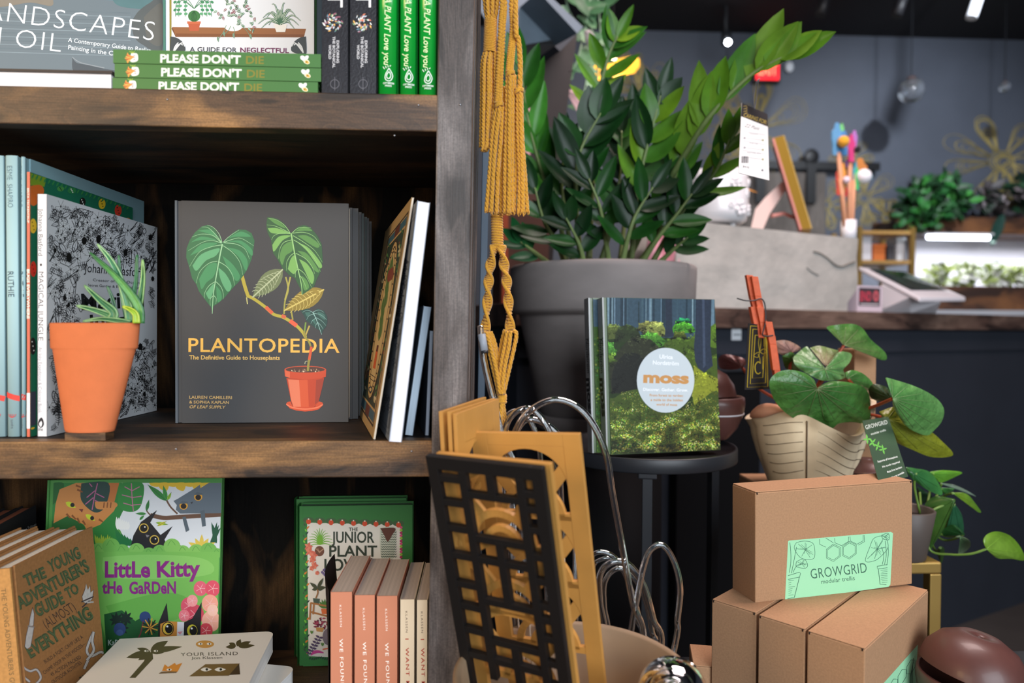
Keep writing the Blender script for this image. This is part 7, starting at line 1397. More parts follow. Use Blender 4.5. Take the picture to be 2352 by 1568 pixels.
# ------------------------------------------------------------------ things standing on the counter
def onc(px_, py_, t): return atP(px_, py_, CP(0, t, 0), cnrm)       # point on an upright plane t behind the counter's front edge
STONE = mk('pale_concrete', (166, 163, 157), 0.85, bump=(22, 0.7, .006), mottle=(7, 0.16, 7))
cz = lambda p: (V((p.x, p.y, 0)) - V((A.x, A.y, 0))).dot(cdir)
def cthing(name, label, cat, p, z=None, group=None): return thing(name, label, cat, (p.x, p.y, CT if z is None else z), cM, group)
def loc(t, p): return t.matrix_world.inverted() @ p
# concrete trough block
a, b_ = onc(1552, 700, .02), onc(1946, 710, .02); tl, tr = onc(1604, 530, .02), onc(1970, 531, .02); zt_ = (tl.z + tr.z) / 2
tr_ = cthing('concrete_block', 'rough pale concrete plinth standing on the counter behind the grey pot', 'plinth', a, CT + .0005); bpy.context.view_layer.update()
iv = tr_.matrix_world.inverted(); x1 = (iv @ b_).x; x2 = (iv @ tr).x; Hh = zt_ - CT
mb = MB(); mb.mat(STONE); dp = .24
def blk(u, v, side):
    x = x1 * u + (x2 - x1) * v * u; return x
prof = [(0.0, 0), (-.006, .12), (.004, .18), (.03, Hh)]
def fr(u, v, y):
    z = Hh * v; xl = .0 if z < .17 else (z - .17) * .75; xr_ = x1 + (x2 - x1) * min(1, max(0, (z - .03) / .04)); x = xl + (xr_ - xl) * u
    n_ = noise.noise(V((x * 14, z * 14, y * 9))) * .004; return (x, y + n_ * (1 if y < .1 else 0), z)
mb.grid(lambda u, v: fr(u, v, 0), 30, 16); mb.grid(lambda u, v: fr(1 - u, v, dp), 8, 8)
mb.grid(lambda u, v: tuple(a_ + (b2 - a_) * u for a_, b2 in zip(fr(1, v, 0), fr(1, v, dp))), 8, 16); mb.grid(lambda u, v: tuple(a_ + (b2 - a_) * (1 - u) for a_, b2 in zip(fr(0, v, 0), fr(0, v, dp))), 8, 16); mb.grid(lambda u, v: tuple(a_ + (b2 - a_) * v for a_, b2 in zip(fr(u, 1, 0), fr(u, 1, dp))), 30, 8)
body = mb.build('block_body', tr_)
mb = MB(); mb.mat(mk('concrete_crack', (112, 106, 98), .95)); P_ = [iv @ onc(*p, .02) for p in ((1866, 577), (1882, 582), (1900, 594), (1914, 606), (1930, 612), (1948, 606), (1964, 600))]; P_ = [V((p.x, -.001, p.z)) for p in P_]; mb.tube(spline(P_, 5), [.0015] + [.005] * 29 + [.002], 6, flat=.5)
P_ = [iv @ onc(*p, .02) for p in ((1852, 614), (1864, 624), (1880, 632))]; mb.tube(spline([V((p.x, -.0005, p.z)) for p in P_], 5), .002, 5, flat=.5); mb.build('crack', body)
PT = .10                                    # things on top of the plinth stand this far back
ztop = zt_ + .0012
# white pot with raised flowers
c = onc(1645, 520, PT); sc2 = (c - CAM).dot(fw) / FPX; R_ = 70 * sc2
wp = cthing('flower_pot', 'white glazed footed pot with raised flowers standing on the concrete plinth', 'pot', c, ztop); WH = mk('white_glaze', (226, 224, 226), 0.2, coat=.4)
Hp = 118 * sc2; mb = MB(); mb.mat(WH); mb.X = Matrix.Translation((0, 0, 9 * sc2)); mb.lathe([(0, 0), (R_ * .78, 0), (R_ * .93, Hp * .06), (R_, Hp * .2), (R_ * 1.01, Hp * .5), (R_ * .98, Hp * .85), (R_ * .985, Hp), (R_ * .94, Hp), (R_ * .92, Hp * .8), (0, Hp * .75)], 48); body = mb.build('pot_body', wp)
for k in range(3): mb = MB(); mb.mat(WH); an = -1.2 + k * 2.094; mb.ball((R_ * .55 * math.cos(an), R_ * .55 * math.sin(an), 6 * sc2), (7 * sc2, 7 * sc2, 6 * sc2), 12, 8); mb.build('foot', wp)
mb = MB(); mb.mat(WH); rr = random.Random(6)
for (px_, py_, s2) in ((1636, 428, 17), (1650, 482, 20), (1676, 446, 12), (1690, 480, 15), (1625, 476, 10), (1692, 418, 10)):
    an = math.asin(max(-.95, min(.95, (px_ - 1645) / 70))) - math.pi / 2; z = (520 - py_) * sc2
    for k in range(6):
        b2 = k * 1.047 + rr.uniform(0, .4); mb.ball((R_ * math.cos(an + .8 * s2 / 70 * math.cos(b2) * .7), R_ * math.sin(an + .8 * s2 / 70 * math.cos(b2) * .7), z + s2 * .6 * sc2 * math.sin(b2)), (s2 * .36 * sc2, s2 * .22 * sc2, s2 * .36 * sc2), 8, 6)
    mb.ball((R_ * 1.02 * math.cos(an), R_ * 1.02 * math.sin(an), z), s2 * .24 * sc2, 8, 6)
mb.build('flower_relief', body)
mb = MB(); mb.mat(mk('ochre_leaf', None, .6), (196, 132, 40)); 
for (x0, x1_, y0, y1, dr_) in ((-66, 6, 128, 150, .0), (-20, 60, 132, 130, -.3), (20, 110, 128, 100, .3)):
    leaflet(mb, (x0 * sc2, -.01, (y0 - 10) * sc2), (x1_ * sc2, -.03, (y1 - 10) * sc2), .03, (0, -.6, 1), (196, 132, 40), .2)
mb.build('dried_leaves', wp)
# photo frame on an easel strut, side-on
fr_ = cthing('easel_frame', 'gold-beaded frame seen edge-on leaning on a pink easel strut on the plinth', 'frame', onc(1850, 525, PT), ztop); iv = fr_.matrix_world.inverted()
def FQ(px_, py_, t=PT): q_ = iv @ onc(px_, py_, t); return V((q_.x, q_.y, max(q_.z, 0)))
FD = ray(1820, 420); FD.z = 0; FD = iv.to_3x3() @ FD.normalized()
GOLDB = mk('antique_gold', (186, 148, 62), .4, .45); PINKP = mk('pink_backing', (206, 138, 128), .6)
mb = MB(); mb.mat(GOLDB); mb.prism([FQ(1778, 316), FQ(1800, 310), FQ(1863, 524), FQ(1842, 526)], FD * .15); mb.build('frame_moulding', fr_, .001)
mb = MB(); mb.mat(mk('gold_bead', (214, 186, 110), .3, .5))
for k in range(34): p_ = FQ(1801 + 62 * k / 33, 314 + 208 * k / 33); mb.ball(p_ + V((.002, .003, 0)), .0042, 8, 6)
mb.build('beading', fr_)
mb = MB(); mb.mat(PINKP); mb.prism([FQ(1774, 320), FQ(1778, 316), FQ(1842, 526), FQ(1837, 527)], FD * .15); mb.build('backing', fr_)
mb = MB(); mb.mat(mk('pale_pink_card', (222, 196, 188), .6)); pts = [FQ(1806, 408, PT + .05), FQ(1808, 430, PT + .05), FQ(1768, 490, PT + .05), FQ(1752, 527, PT + .05), FQ(1724, 527, PT + .05), FQ(1735, 480, PT + .05), FQ(1756, 455, PT + .05)]; mb.prism(pts, FD * .012); mb.build('strut', fr_)
mb = MB(); mb.mat(PINKP); mb.tube([FQ(1772, 496, PT + .06), FQ(1800, 490, PT + .06), FQ(1834, 504, PT + .06)], .006, 8); mb.build('ribbon', fr_)
# felt flowers on sticks in a white cup
fc = onc(1949, 525, PT); sc2 = (fc - CAM).dot(fw) / FPX
cu_ = cthing('white_cup', 'small white cup on the plinth holding felt flower sticks', 'cup', fc, ztop); mb = MB(); mb.mat(mk('white_porcelain', (228, 230, 236), .3)); r_ = 9 * sc2 * 1.9; mb.lathe([(0, 0), (r_, 0), (r_, 50 * sc2), (r_ * .9, 50 * sc2), (r_ * .88, .006), (0, .006)], 24); mb.build('cup_body', cu_)
FELT = mk('felt', None, .95, sheen=.3)
def felt(label, base, top, parts):
    b0 = V((fc.x, fc.y, ztop + .008)) + cdir * base; t = thing('felt_flower', label, 'felt flower', b0, cM, None); iv = t.matrix_world.inverted(); bpy.context.view_layer.update(); iv = t.matrix_world.inverted()
    tip = iv @ onc(*top, PT); mb = MB(); mb.mat(mk('pencil_wood', (206, 150, 116), .6)); mb.tube([(0, 0, 0), tip * .5 + V((0, 0, 0)), tip], .0075, 8); mb.build('stick', t)
    for kind, x, y, rx, ry, c, dy in parts:
        p_ = iv @ onc(x, y, PT + dy); mb = MB(); mb.mat(FELT, c)
        if kind == 'ball': mb.ball(p_, rx * sc2, 16, 10); mb.build('pompom', t)
        else:
            n = 14; ring = [V((p_.x + rx * sc2 * (1 + .16 * math.sin(5 * k * 2 * math.pi / n)) * math.cos(k * 2 * math.pi / n), p_.y, p_.z + ry * sc2 * (1 + .16 * math.sin(5 * k * 2 * math.pi / n)) * math.sin(k * 2 * math.pi / n))) for k in range(n)]; mb.prism(ring, (0, .006, 0)); mb.build('petal', t)
felt('felt flower with blue petals and a yellow pompom, tallest in the white cup', -.012, (1926, 350), (('petal', 1924, 322, 17, 38, (86, 150, 196), .0), ('petal', 1940, 330, 15, 28, (64, 130, 186), -.006), ('petal', 1935, 300, 6, 16, (110, 200, 120), .008), ('ball', 1937, 325, 13, 13, (222, 158, 40), -.02)))
felt('felt flower with magenta petal and a black pompom beside the blue one', .004, (1952, 360), (('petal', 1957, 342, 11, 32, (206, 40, 120), -.01), ('petal', 1964, 320, 8, 20, (176, 110, 190), .0), ('petal', 1951, 374, 8, 10, (150, 110, 196), .002), ('ball', 1970, 343, 8, 8, (24, 22, 26), -.02)))
felt('felt flower with teal and orange petals and a big white pompom, lowest right', .014, (1962, 400), (('petal', 1978, 392, 22, 28, (206, 128, 50), .012), ('petal', 1966, 405, 9, 32, (70, 150, 170), -.004), ('petal', 1970, 412, 6, 26, (60, 190, 110), -.01), ('ball', 1984, 405, 17, 17, (232, 232, 238), -.02), ('petal', 2000, 404, 6, 8, (90, 170, 200), .0)))
felt('felt flower with orange and red petals and a small white pompom, lowest left', -.004, (1930, 410), (('petal', 1930, 415, 10, 36, (206, 70, 50), .006), ('petal', 1938, 410, 8, 34, (226, 150, 50), -.004), ('petal', 1942, 440, 9, 12, (190, 50, 50), .0), ('ball', 1944, 413, 8, 8, (226, 206, 220), -.018)))
# white tablet till, boxed candles
tk = cthing('tablet_till', 'white tablet till tilted on its stand at the right of the concrete plinth', 'till', onc(2060, 712, .12)); iv = tk.matrix_world.inverted(); bpy.context.view_layer.update(); iv = tk.matrix_world.inverted()
dT = 2.42
def TD(px_, py_, d): return iv @ D(px_, py_, d)
mb = MB(); mb.mat(mk('white_plastic', (222, 220, 226), .3)); fa = [TD(1972, 612, 2.50), TD(2112, 683, 2.26), TD(2218, 682, 2.46), TD(2080, 624, 2.72)]; dn = V((0, .0, -.016)); mb.hexa([p_ + dn for p_ in fa] + fa); tbod = mb.build('tablet_body', tk, .004)
mb = MB(); mb.mat(mk('black_screen', (26, 28, 32), .15)); up_ = V((0, 0, .0055)); bil = lambda u, v: fa[0].lerp(fa[3], u).lerp(fa[1].lerp(fa[2], u), v); sgn = [bil(.10, .10), bil(.10, .80), bil(.88, .80), bil(.88, .10)]; mb.prism([p_ + up_ for p_ in sgn], (0, 0, .0006)); mb.build('screen', tk)
mb = MB(); mb.mat(MATS['white_plastic']); z0 = .0006
b0 = [TD(2010, 700, 2.42), TD(2092, 716, 2.36), TD(2150, 716, 2.46), TD(2080, 700, 2.56)]
b0 = [V((p_.x, p_.y, z0)) for p_ in b0]; t0 = [fa[0] * .6 + fa[1] * .4 - dn * -1.2, fa[1] * .85 + fa[0] * .15 + dn * 1.05, fa[1] * .55 + fa[2] * .45 + dn * 1.05, fa[0] * .3 + fa[2] * .3 + fa[3] * .4 + dn * 1.2]; mb.hexa(b0 + t0); mb.build('stand', tk, .003)
kb = cthing('candle_box', 'small box with red and black print between the plinth and the tablet till', 'box', onc(1968, 711, .05), CT + .0005); bpy.context.view_layer.update(); iv = kb.matrix_world.inverted(); e1 = iv @ onc(2026, 711, .05); e2 = iv @ onc(1970, 655, .05)
mb = MB(); mb.mat(INK, (206, 190, 200)); mb.box((0, 0, 0), (e1.x, .05, e2.z)); p = Pen(mb, kb, 'front', 0); p.poly([(1973, 660), (2022, 662), (2021, 704), (1972, 702)], (60, 54, 60)); p.text('END', 1975, 690, 2001, 691, 22, (196, 60, 80), .03); p.text('0', 2006, 691, 2018, 691, 24, (206, 90, 100), .03); p.line([(1976, 698), (2018, 699)], 2.5, (214, 206, 210)); mb.build('box_body', kb)
pb = cthing('pink_tissue', 'crumpled pink tissue wrap behind the grey pot at the foot of the plinth', 'tissue', onc(1536, 600, -.02) + cnrm * .06, CT + .0005); mb = MB(); mb.mat(mk('pink_foil', (216, 150, 160), .35)); rr = random.Random(5)
mb.grid(lambda u, v: (-.03 + .11 * u, .02 * math.sin(9 * u + 4 * v), .20 * v + .012 * math.sin(13 * u + 7 * v)), 14, 14); mb.build('tissue_sheet', pb, solid=.001)
# bits on the counter's front: a small white switch plate and a round knot
q = on_front(1687, 768); sp = struct_q = thing('switch_plate', 'small white switch plate on the blue-grey counter front', 'switch', q - cnrm * .0085, cM); mb = MB(); mb.mat(mk('white_plate', (206, 210, 214), .4)); s_ = (q - CAM).dot(fw) / FPX; mb.box((-15 * s_, 0, -13 * s_), (15 * s_, .004, 13 * s_)); mb.build('plate', sp, .001); mb = MB(); mb.mat(mk('grey_toggle', (120, 124, 130), .5)); mb.box((-10 * s_, -.003, -1.5 * s_), (10 * s_, .0, 1.5 * s_)); mb.build('toggle', sp)

# ------------------------------------------------------------------ dark display left of the big plant, on the counter
SL = mk('slate_blue_paint', (92, 106, 118), .55, mottle=(14, .14)); DW = mk('dark_brown_ply', (24, 19, 19), .6, mottle=(10, .15)); HT = .22
hx = cthing('hexagon_shelf', 'slate-blue hexagonal wall shelf on a dark post behind the mustard hanger', 'shelf', onc(1270, 100, HT), CT + .0005); bpy.context.view_layer.update(); iv = hx.matrix_world.inverted(); HQ = lambda x, y, t=HT: iv @ onc(x, y, t)
mb = MB(); mb.mat(SL); mb.prism([HQ(1120, -120), HQ(1190, -120), HQ(1236, -8), HQ(1303, 74), HQ(1274, 103), HQ(1150, 103), HQ(1100, 20)], (0, .006, 0)); mb.build('back_board', hx)
mb = MB(); mb.mat(SL); mb.prism([HQ(1236, -20, HT - .10), HQ(1252, -20, HT - .10), HQ(1340, 62, HT - .10), HQ(1326, 77, HT - .10)], (0, .10, 0)); mb.mat(mk('slate_dark', (44, 50, 58), .6)); mb.prism([HQ(1326, 77, HT - .10), HQ(1340, 62, HT - .10), HQ(1286, 118, HT - .10), HQ(1274, 106, HT - .10)], (0, .10, 0)); mb.build('rim', hx, .002)
mb = MB(); mb.mat(DW); b0 = HQ(1246, 640); mb.prism([HQ(1200, 104), HQ(1326, 80), HQ(1290, 340), V((HQ(1262, 560).x, HQ(1262, 560).y, 0)), V((HQ(1205, 560).x, HQ(1205, 560).y, 0))], (0, .03, 0)); mb.build('post', hx)
bx = cthing('brown_crate', 'dark brown wooden crate on the counter behind the big plant, left of the grey pot', 'crate', onc(1200, 600, .16), CT + .0005); bpy.context.view_layer.update(); iv = bx.matrix_world.inverted(); BQ = lambda x, y, t=.16: iv @ onc(x, y, t)
x0, x1_, zt2 = BQ(1150, 420).x, BQ(1262, 420).x, BQ(1230, 398).z
BRW = mk('brown_crate_wood', (74, 46, 36), .6, mottle=(12, .2)); mb = MB(); mb.mat(BRW); mb.box((x0, 0, 0), (x1_, .05, zt2)); mb.build('crate_body', bx, .002); mb = MB(); mb.mat(mk('rust_orange', (150, 66, 34), .6)); q0, q1 = BQ(1152, 600), BQ(1166, 490); mb.box((q0.x, -.004, .0), (q1.x, 0, q1.z)); mb.build('rust_strip', bx)
pv = onc(1199, 380, .20); s_ = (pv - CAM).dot(fw) / FPX; 
vz = BQ(1199, 396, .19).z + CT
vs = cthing('pink_vase', 'pink vase glimpsed behind the mustard cords on the dark crate', 'vase', pv - cnrm * .018, CT + .0005 + zt2 + .0012); mb = MB(); mb.mat(mk('pink_ceramic', (206, 158, 168), .45)); h_ = 185 * s_; mb.lathe([(0, 0), (8 * s_, 0), (11 * s_, h_ * .2), (13 * s_, h_ * .55), (9 * s_, h_ * .85), (5 * s_, h_), (3 * s_, h_), (3 * s_, h_ * .8)], 28); mb.build('vase_body', vs)
# dark blue metal post just beyond the bookcase
q0, q1 = D(1104, 960, 1.06), D(1116, 360, 1.06); mp = thing('metal_post', 'narrow dark blue metal post just beyond the bookcase upright', 'post', (q0.x, q0.y, 0)); mb = MB(); mb.mat(mk('blue_grey_metal', (66, 80, 94), .4, .2)); dx = (q1.x - q0.x) / (q1.z - q0.z); w = .0055
mb.hexa([(-w - dx * q0.z, -w, 0), (w - dx * q0.z, -w, 0), (w - dx * q0.z, w, 0), (-w - dx * q0.z, w, 0)] + [(x + dx * (1.75 - q0.z), y, 1.75) for x, y in ((-w, -w), (w, -w), (w, w), (-w, w))]); mb.build('post_tube', mp, .001); mb = MB(); mb.mat(MATS['blue_grey_metal']); mb.box((-.05 - dx * q0.z, -.05, 0), (.05 - dx * q0.z, .05, .006)); mb.build('base_plate', mp)
# hanging plant with patterned leaves above the counter
hb = onc(1362, -150, .30); hg = thing('hanging_plant', 'pale green hanging plant trailing down beside the slate-blue hexagon shelf', 'plant', hb); iv = hg.matrix_world.inverted(); bpy.context.view_layer.update(); iv = hg.matrix_world.inverted()
mb = MB(); mb.mat(mk('hanging_pot_grey', (96, 92, 88), .6)); mb.lathe([(0, 0), (.05, 0), (.075, .09), (.07, .09), (.06, .06), (0, .05)], 28); mb.build('hanging_pot', hg)
mb = MB(); mb.mat(mk('dark_string', (70, 70, 76), .9)); 
for k in range(3): mb.tube([(.072 * math.cos(k * 2.1), .072 * math.sin(k * 2.1), .09), (0, 0, .4), (0, 0, ZT_H if False else 3.04 - hb.z)], .002, 6)
mb.build('cords', hg)
HLF = mk('soft_leaf', None, .5, mottle=(40, .2)); rr = random.Random(17)
for j, path in enumerate((((1330, -120), (1320, -20), (1352, 40), (1358, 120), (1344, 200), (1330, 300)), ((1350, -120), (1370, -30), (1378, 60), (1384, 140), (1390, 230)), ((1310, -110), (1300, 0), (1330, 60), (1350, 80)), ((1372, -120), (1352, 20), (1336, 100), (1312, 180), (1284, 220)), ((1340, -120), (1340, 10), (1365, 90), (1372, 180), (1352, 260), (1360, 330)))):
    P_ = spline([iv @ onc(x, y, .26 + .03 * (j % 3)) for x, y in path], 6); mb = MB(); mb.mat(STEMM, (130, 156, 128)); mb.tube(P_, .0028, 6); sm_ = mb.build('stem', hg)
    mb = MB(); mb.mat(HLF)
    for k in range(3, len(P_), 2):
        a_ = rr.uniform(0, 6.28); d_ = V((math.cos(a_) * .8, -.3, math.sin(a_) * .6 - .5)).normalized(); leaflet(mb, P_[k], P_[k] + d_ * rr.uniform(.05, .085), rr.uniform(.022, .036), (rr.uniform(-.4, .4), -1, .3), rr.choice([(96, 136, 96), (70, 112, 76), (120, 156, 120), (54, 90, 60)]), .2)
    mb.build('leaves', sm_)
for pts, c in ((((1300, 208), (1312, 206), (1330, 216), (1342, 226), (1344, 238), (1336, 250), (1324, 254), (1318, 240)), (166, 130, 132)), (((1342, 72), (1352, 68), (1366, 82), (1368, 100), (1358, 112), (1346, 100)), (120, 110, 112))):
    broad_leaf(hg, 'patterned_leaf', pts, pts[0], (onc(1330, 220, .22) - CAM).dot(fw), .0, .0, .004, .001, c, (110, 120, 100), tuple(min(255, k + 16) for k in c), 6, HLF, 3)

# black board added against the counter front to darken the area behind the stool
b0, b1 = on_front(1535, 900), on_front(1724, 900); zt2 = on_front(1690, 852).z; db = thing('darkening_board', 'plain black board added to darken the counter front behind the stool', 'board', V((b0.x, b0.y, 0)) - cnrm * .038, cM); L_ = (V((b1.x - b0.x, b1.y - b0.y, 0))).length; mb = MB(); mb.mat(MATS['black_paint']); mb.box((0, 0, 0), (L_, .028, zt2)); mb.build('board_panel', db, .002); mb = MB(); mb.mat(BLK); mb.box((-.006, -.004, zt2 + .0003), (L_ + .006, .028, zt2 + .012)); mb.build('top_edge', db, .002)

# ------------------------------------------------------------------ back of the shop
YB2 = 3.80
bcn = thing('back_counter', 'low wooden counter along the back wall behind the shop counter', 'counter', (1.6, YB2, 0)); mb = MB(); mb.mat(wood('back_counter_wood', (52, 38, 30), (84, 58, 42), (110, 78, 54), 'x', .6)); zb3 = atY(2200, 712, YB2).z; mb.box((0, 0, 0), (3.2, .5, zb3 - .03)); mb.build('counter_body', bcn); mb = MB(); mb.mat(mk('pale_worktop', (176, 178, 184), .4)); mb.box((0, -.02, zb3 - .0298), (3.2, .5, zb3)); mb.build('worktop', bcn)
# white splash panel lit by the strip, planter boxes above and below
mb = MB(); mb.mat(mk('white_splash_panel', (196, 196, 206), .6)); p0, p1 = atY(2092, 660, YB - .012), atY(2352, 552, YB - .012); mb.box((p0.x, YB - .012, p0.z - .15), (5.3, YB - .001, p1.z)); struct(mb.build('trim_1'))
def bloom(root, name, cx, cy, rx, ry, n, seed, cs, L_, W_, Yp_, depth=.14):
    iv = root.matrix_world.inverted(); rr_ = random.Random(seed); mb = MB(); mb.mat(HLF)
    for k in range(n):
        a_ = rr_.uniform(0, 6.28); f = rr_.random() ** .5; p_ = iv @ atY(cx + rx * f * math.cos(a_), cy + ry * f * math.sin(a_), Yp_ + rr_.uniform(-depth, depth)); d_ = V((rr_.uniform(-1, 1), rr_.uniform(-1, .2), rr_.uniform(-.7, .8))).normalized()
        leaflet(mb, p_, p_ + d_ * L_ * rr_.uniform(.7, 1.2), W_, (rr_.uniform(-.5, .5), -1, .5), rr_.choice(cs), .2, n=4)
    return mb.build(name, root)
YU = 4.12
up0, up1 = atY(2062, 535, YU), atY(2352, 500, YU)
ub = thing('wall_planter', 'dark wooden wall planter box holding bushy green plants above the light strip', 'planter', (up0.x, YU, up0.z)); PLW = wood('planter_wood', (48, 30, 22), (84, 52, 34), (120, 78, 46), 'x', .8); bpy.context.view_layer.update(); hh2 = up1.z - up0.z
mb = MB(); mb.mat(PLW); mb.box((0, 0, 0), (1.5, .03, hh2)); mb.box((0, .0301, 0), (1.5, .279, .03)); mb.box((0, .25, .0301), (1.5, .279, hh2)); mb.build('planter_box', ub); mb = MB(); mb.mat(MATS['potting_soil']); mb.box((.01, .031, .031), (1.49, .249, hh2 - .02)); mb.build('soil', ub)
gp = thing('bushy_plant', 'bushy bright green foliage plant at the left end of the wall planter', 'plant', V((up0.x + .2, YU + .1, up1.z - .02))); bpy.context.view_layer.update(); GR = ((40, 104, 44), (30, 84, 38), (60, 130, 56), (24, 60, 30), (20, 50, 26)); o_ = bloom(gp, 'foliage', 2150, 462, 74, 50, 400, 31, GR, .085, .05, YU + .08, .13); 
mb = MB(); mb.mat(STEMM, (60, 84, 44)); mb.tube([(0, 0, 0), (.02, 0, .1), (.0, .0, .22)], .006, 6); mb.build('stem', gp); bloom(gp, 'trailing_shoots', 2115, 505, 44, 30, 70, 33, GR, .07, .04, YU - .03, .03)
for i, (cx, cy, lb, cs) in enumerate(((2274, 466, 'dark purple-leaved plant in the middle of the wall planter', ((40, 44, 42), (60, 56, 60), (150, 140, 144), (30, 50, 36))), (2345, 452, 'dark green leafy plant at the right edge in the wall planter', ((26, 56, 36), (40, 70, 46), (110, 100, 104), (20, 40, 28))))):
    b0 = atY(cx, 505, YU + .12); t = thing('planter_plant', lb, 'plant', V((b0.x, b0.y, up1.z - .02))); bpy.context.view_layer.update(); bloom(t, 'foliage', cx, cy, 22, 40, 60, 41 + i, cs, .09, .05, YU + .12, .08); mb = MB(); mb.mat(STEMM, (60, 40, 44)); mb.tube([(0, 0, 0), (.01, 0, .2)], .006, 6); mb.build('stem', t)
b0 = atY(2300, 530, YU - .03); t = thing('drooping_leaf_plant', 'single long dark leaf drooping over the front of the wall planter', 'plant', b0); bpy.context.view_layer.update(); mb = MB(); mb.mat(HLF); iv = t.matrix_world.inverted(); leaflet(mb, iv @ atY(2306, 490, YU - .03), iv @ atY(2276, 566, YU - .05), .07, (0, -1, .1), (30, 60, 52), .15); mb.build('leaf', t); mb = MB(); mb.mat(STEMM, (70, 60, 60)); mb.tube([iv @ atY(2312, 440, YU + .05), iv @ atY(2310, 470, YU - .02), iv @ atY(2306, 492, YU - .03)], .005, 6); mb.build('leaf_stem', t)
s0, s1 = atY(2136, 548, 4.08), atY(2276, 548, 4.08); ls = thing('light_strip', 'bright white light strip under the wall planter', 'light', V((s0.x, 4.10, up0.z - .012))); mb = MB(); mb.mat(mk('lit_tube', (236, 242, 255), .5, emit=9.0)); mb.tube([(0, 0, -.012), ((s1.x - s0.x) / 2, 0, -.012), (s1.x - s0.x, 0, -.012)], .016, 12); mb.build('tube', ls); mb = MB(); mb.mat(mk('strip_housing', (200, 200, 204), .5)); mb.box((-.02, -.02, .0), (s1.x - s0.x + .02, .02, .0115)); mb.build('housing', ls)
l = bpy.data.lights.new('strip_glow', 'AREA'); l.shape = 'RECTANGLE'; l.size = 1.6; l.size_y = .1; l.energy = 16; l.color = (.96, .96, 1.0); lo = bpy.data.objects.new('strip_glow', l); COL.objects.link(lo); lo.location = (s0.x + .5, 4.12, up0.z - .05); lo.rotation_euler = (0, 0, 0)
lp0, lp1 = atY(2130, 706, 3.95), atY(2352, 658, 3.95); lw = thing('wooden_trough', 'brown wooden trough of pale flowering plants on the back counter', 'planter', (lp0.x, 3.95, zb3 + .0005)); bpy.context.view_layer.update(); mb = MB(); mb.mat(PLW); hz = lp1.z - zb3; mb.box((0, 0, 0), (1.4, .03, hz)); mb.box((0, .0301, 0), (.03, .28, hz)); mb.box((1.37, .0301, 0), (1.4, .28, hz)); mb.box((.0301, .25, 0), (1.3699, .28, hz)); mb.build('trough_box', lw, .002); mb = MB(); mb.mat(MATS['potting_soil']); mb.box((.031, .031, .001), (1.369, .249, hz - .02)); mb.build('soil', lw)
for i, (cx, lb) in enumerate(((2150, 'pale white-flowered plant at the left end of the wooden trough'), (2215, 'second pale-leaved plant from the left in the wooden trough'), (2275, 'pale yellow-green plant third from the left in the wooden trough'), (2335, 'pale plant at the right edge of the picture in the wooden trough'))):
    b0 = atY(cx, 670, 4.08); t = thing('pale_plant', lb, 'plant', V((b0.x, 4.08, zb3 + hz - .02)), None, 'pale plants in the wooden trough'); bpy.context.view_layer.update(); bloom(t, 'foliage', cx, 632, 25, 26, 80, 61 + i, ((206, 210, 196), (150, 164, 96), (120, 136, 60), (226, 226, 224), (96, 110, 56)), .06, .042, 4.06, .05); mb = MB(); mb.mat(STEMM, (110, 130, 70)); mb.tube([(0, 0, 0), (0, 0, .1)], .005, 6); mb.build('stem', t)
# little gold shelf with goods
g0, g1 = atY(1972, 640, 3.5), atY(2095, 525, 3.5); gsx = thing('gold_shelf', 'small gold shelf unit with boxed goods behind the tablet till', 'shelf', (g0.x, 3.5, 0)); wx = g1.x - g0.x; zs_ = [atY(2030, y, 3.5).z for y in (598, 530)]; mb = MB(); mb.mat(GOLDP)
for x in (0, wx): mb.box((x - .012, -.012, 0), (x + .012, .012, zs_[1] + .02)); mb.box((x - .012, .25, 0), (x + .012, .274, zs_[1] + .02))
mb.build('posts', gsx)
for z in zs_: mb = MB(); mb.mat(mk('gold_board', (190, 150, 86), .5)); mb.box((.0125, -.01, z - .018), (wx - .0125, .27, z)); mb.build('shelf_board', gsx)
zsh = zs_[0] + .0005
for i, (xa, xb, y0, c, lb, nm) in enumerate(((1979, 2003, 535, (226, 228, 236), 'white box at the left of the small gold shelf', 'gift_box'), (2006, 2034, 560, (214, 120, 60), 'orange tub on the small gold shelf', 'gift_box'), (2040, 2054, 562, (70, 70, 76), 'small grey box on the small gold shelf', 'gift_box'), (2060, 2080, 545, (206, 210, 216), 'pale box at the right of the small gold shelf', 'gift_box'))):
    pa, pb2 = atY(xa, 597, 3.56), atY(xb, y0, 3.56); t = thing(nm, lb, 'box', (pa.x, 3.56, zsh), None, 'goods on the gold shelf'); mb = MB(); mb.mat(mk('gift_%d_card' % i, c, .5)); mb.box((0, 0, 0), (pb2.x - pa.x, .08, (pb2.z - zsh) * .8)); mb.build('box_body', t, .004); mb = MB(); mb.mat(MATS['gift_%d_card' % i]); mb.box((-.003, -.003, (pb2.z - zsh) * .8 + .0003), (pb2.x - pa.x + .003, .083, pb2.z - zsh)); mb.build('box_lid', t, .003)
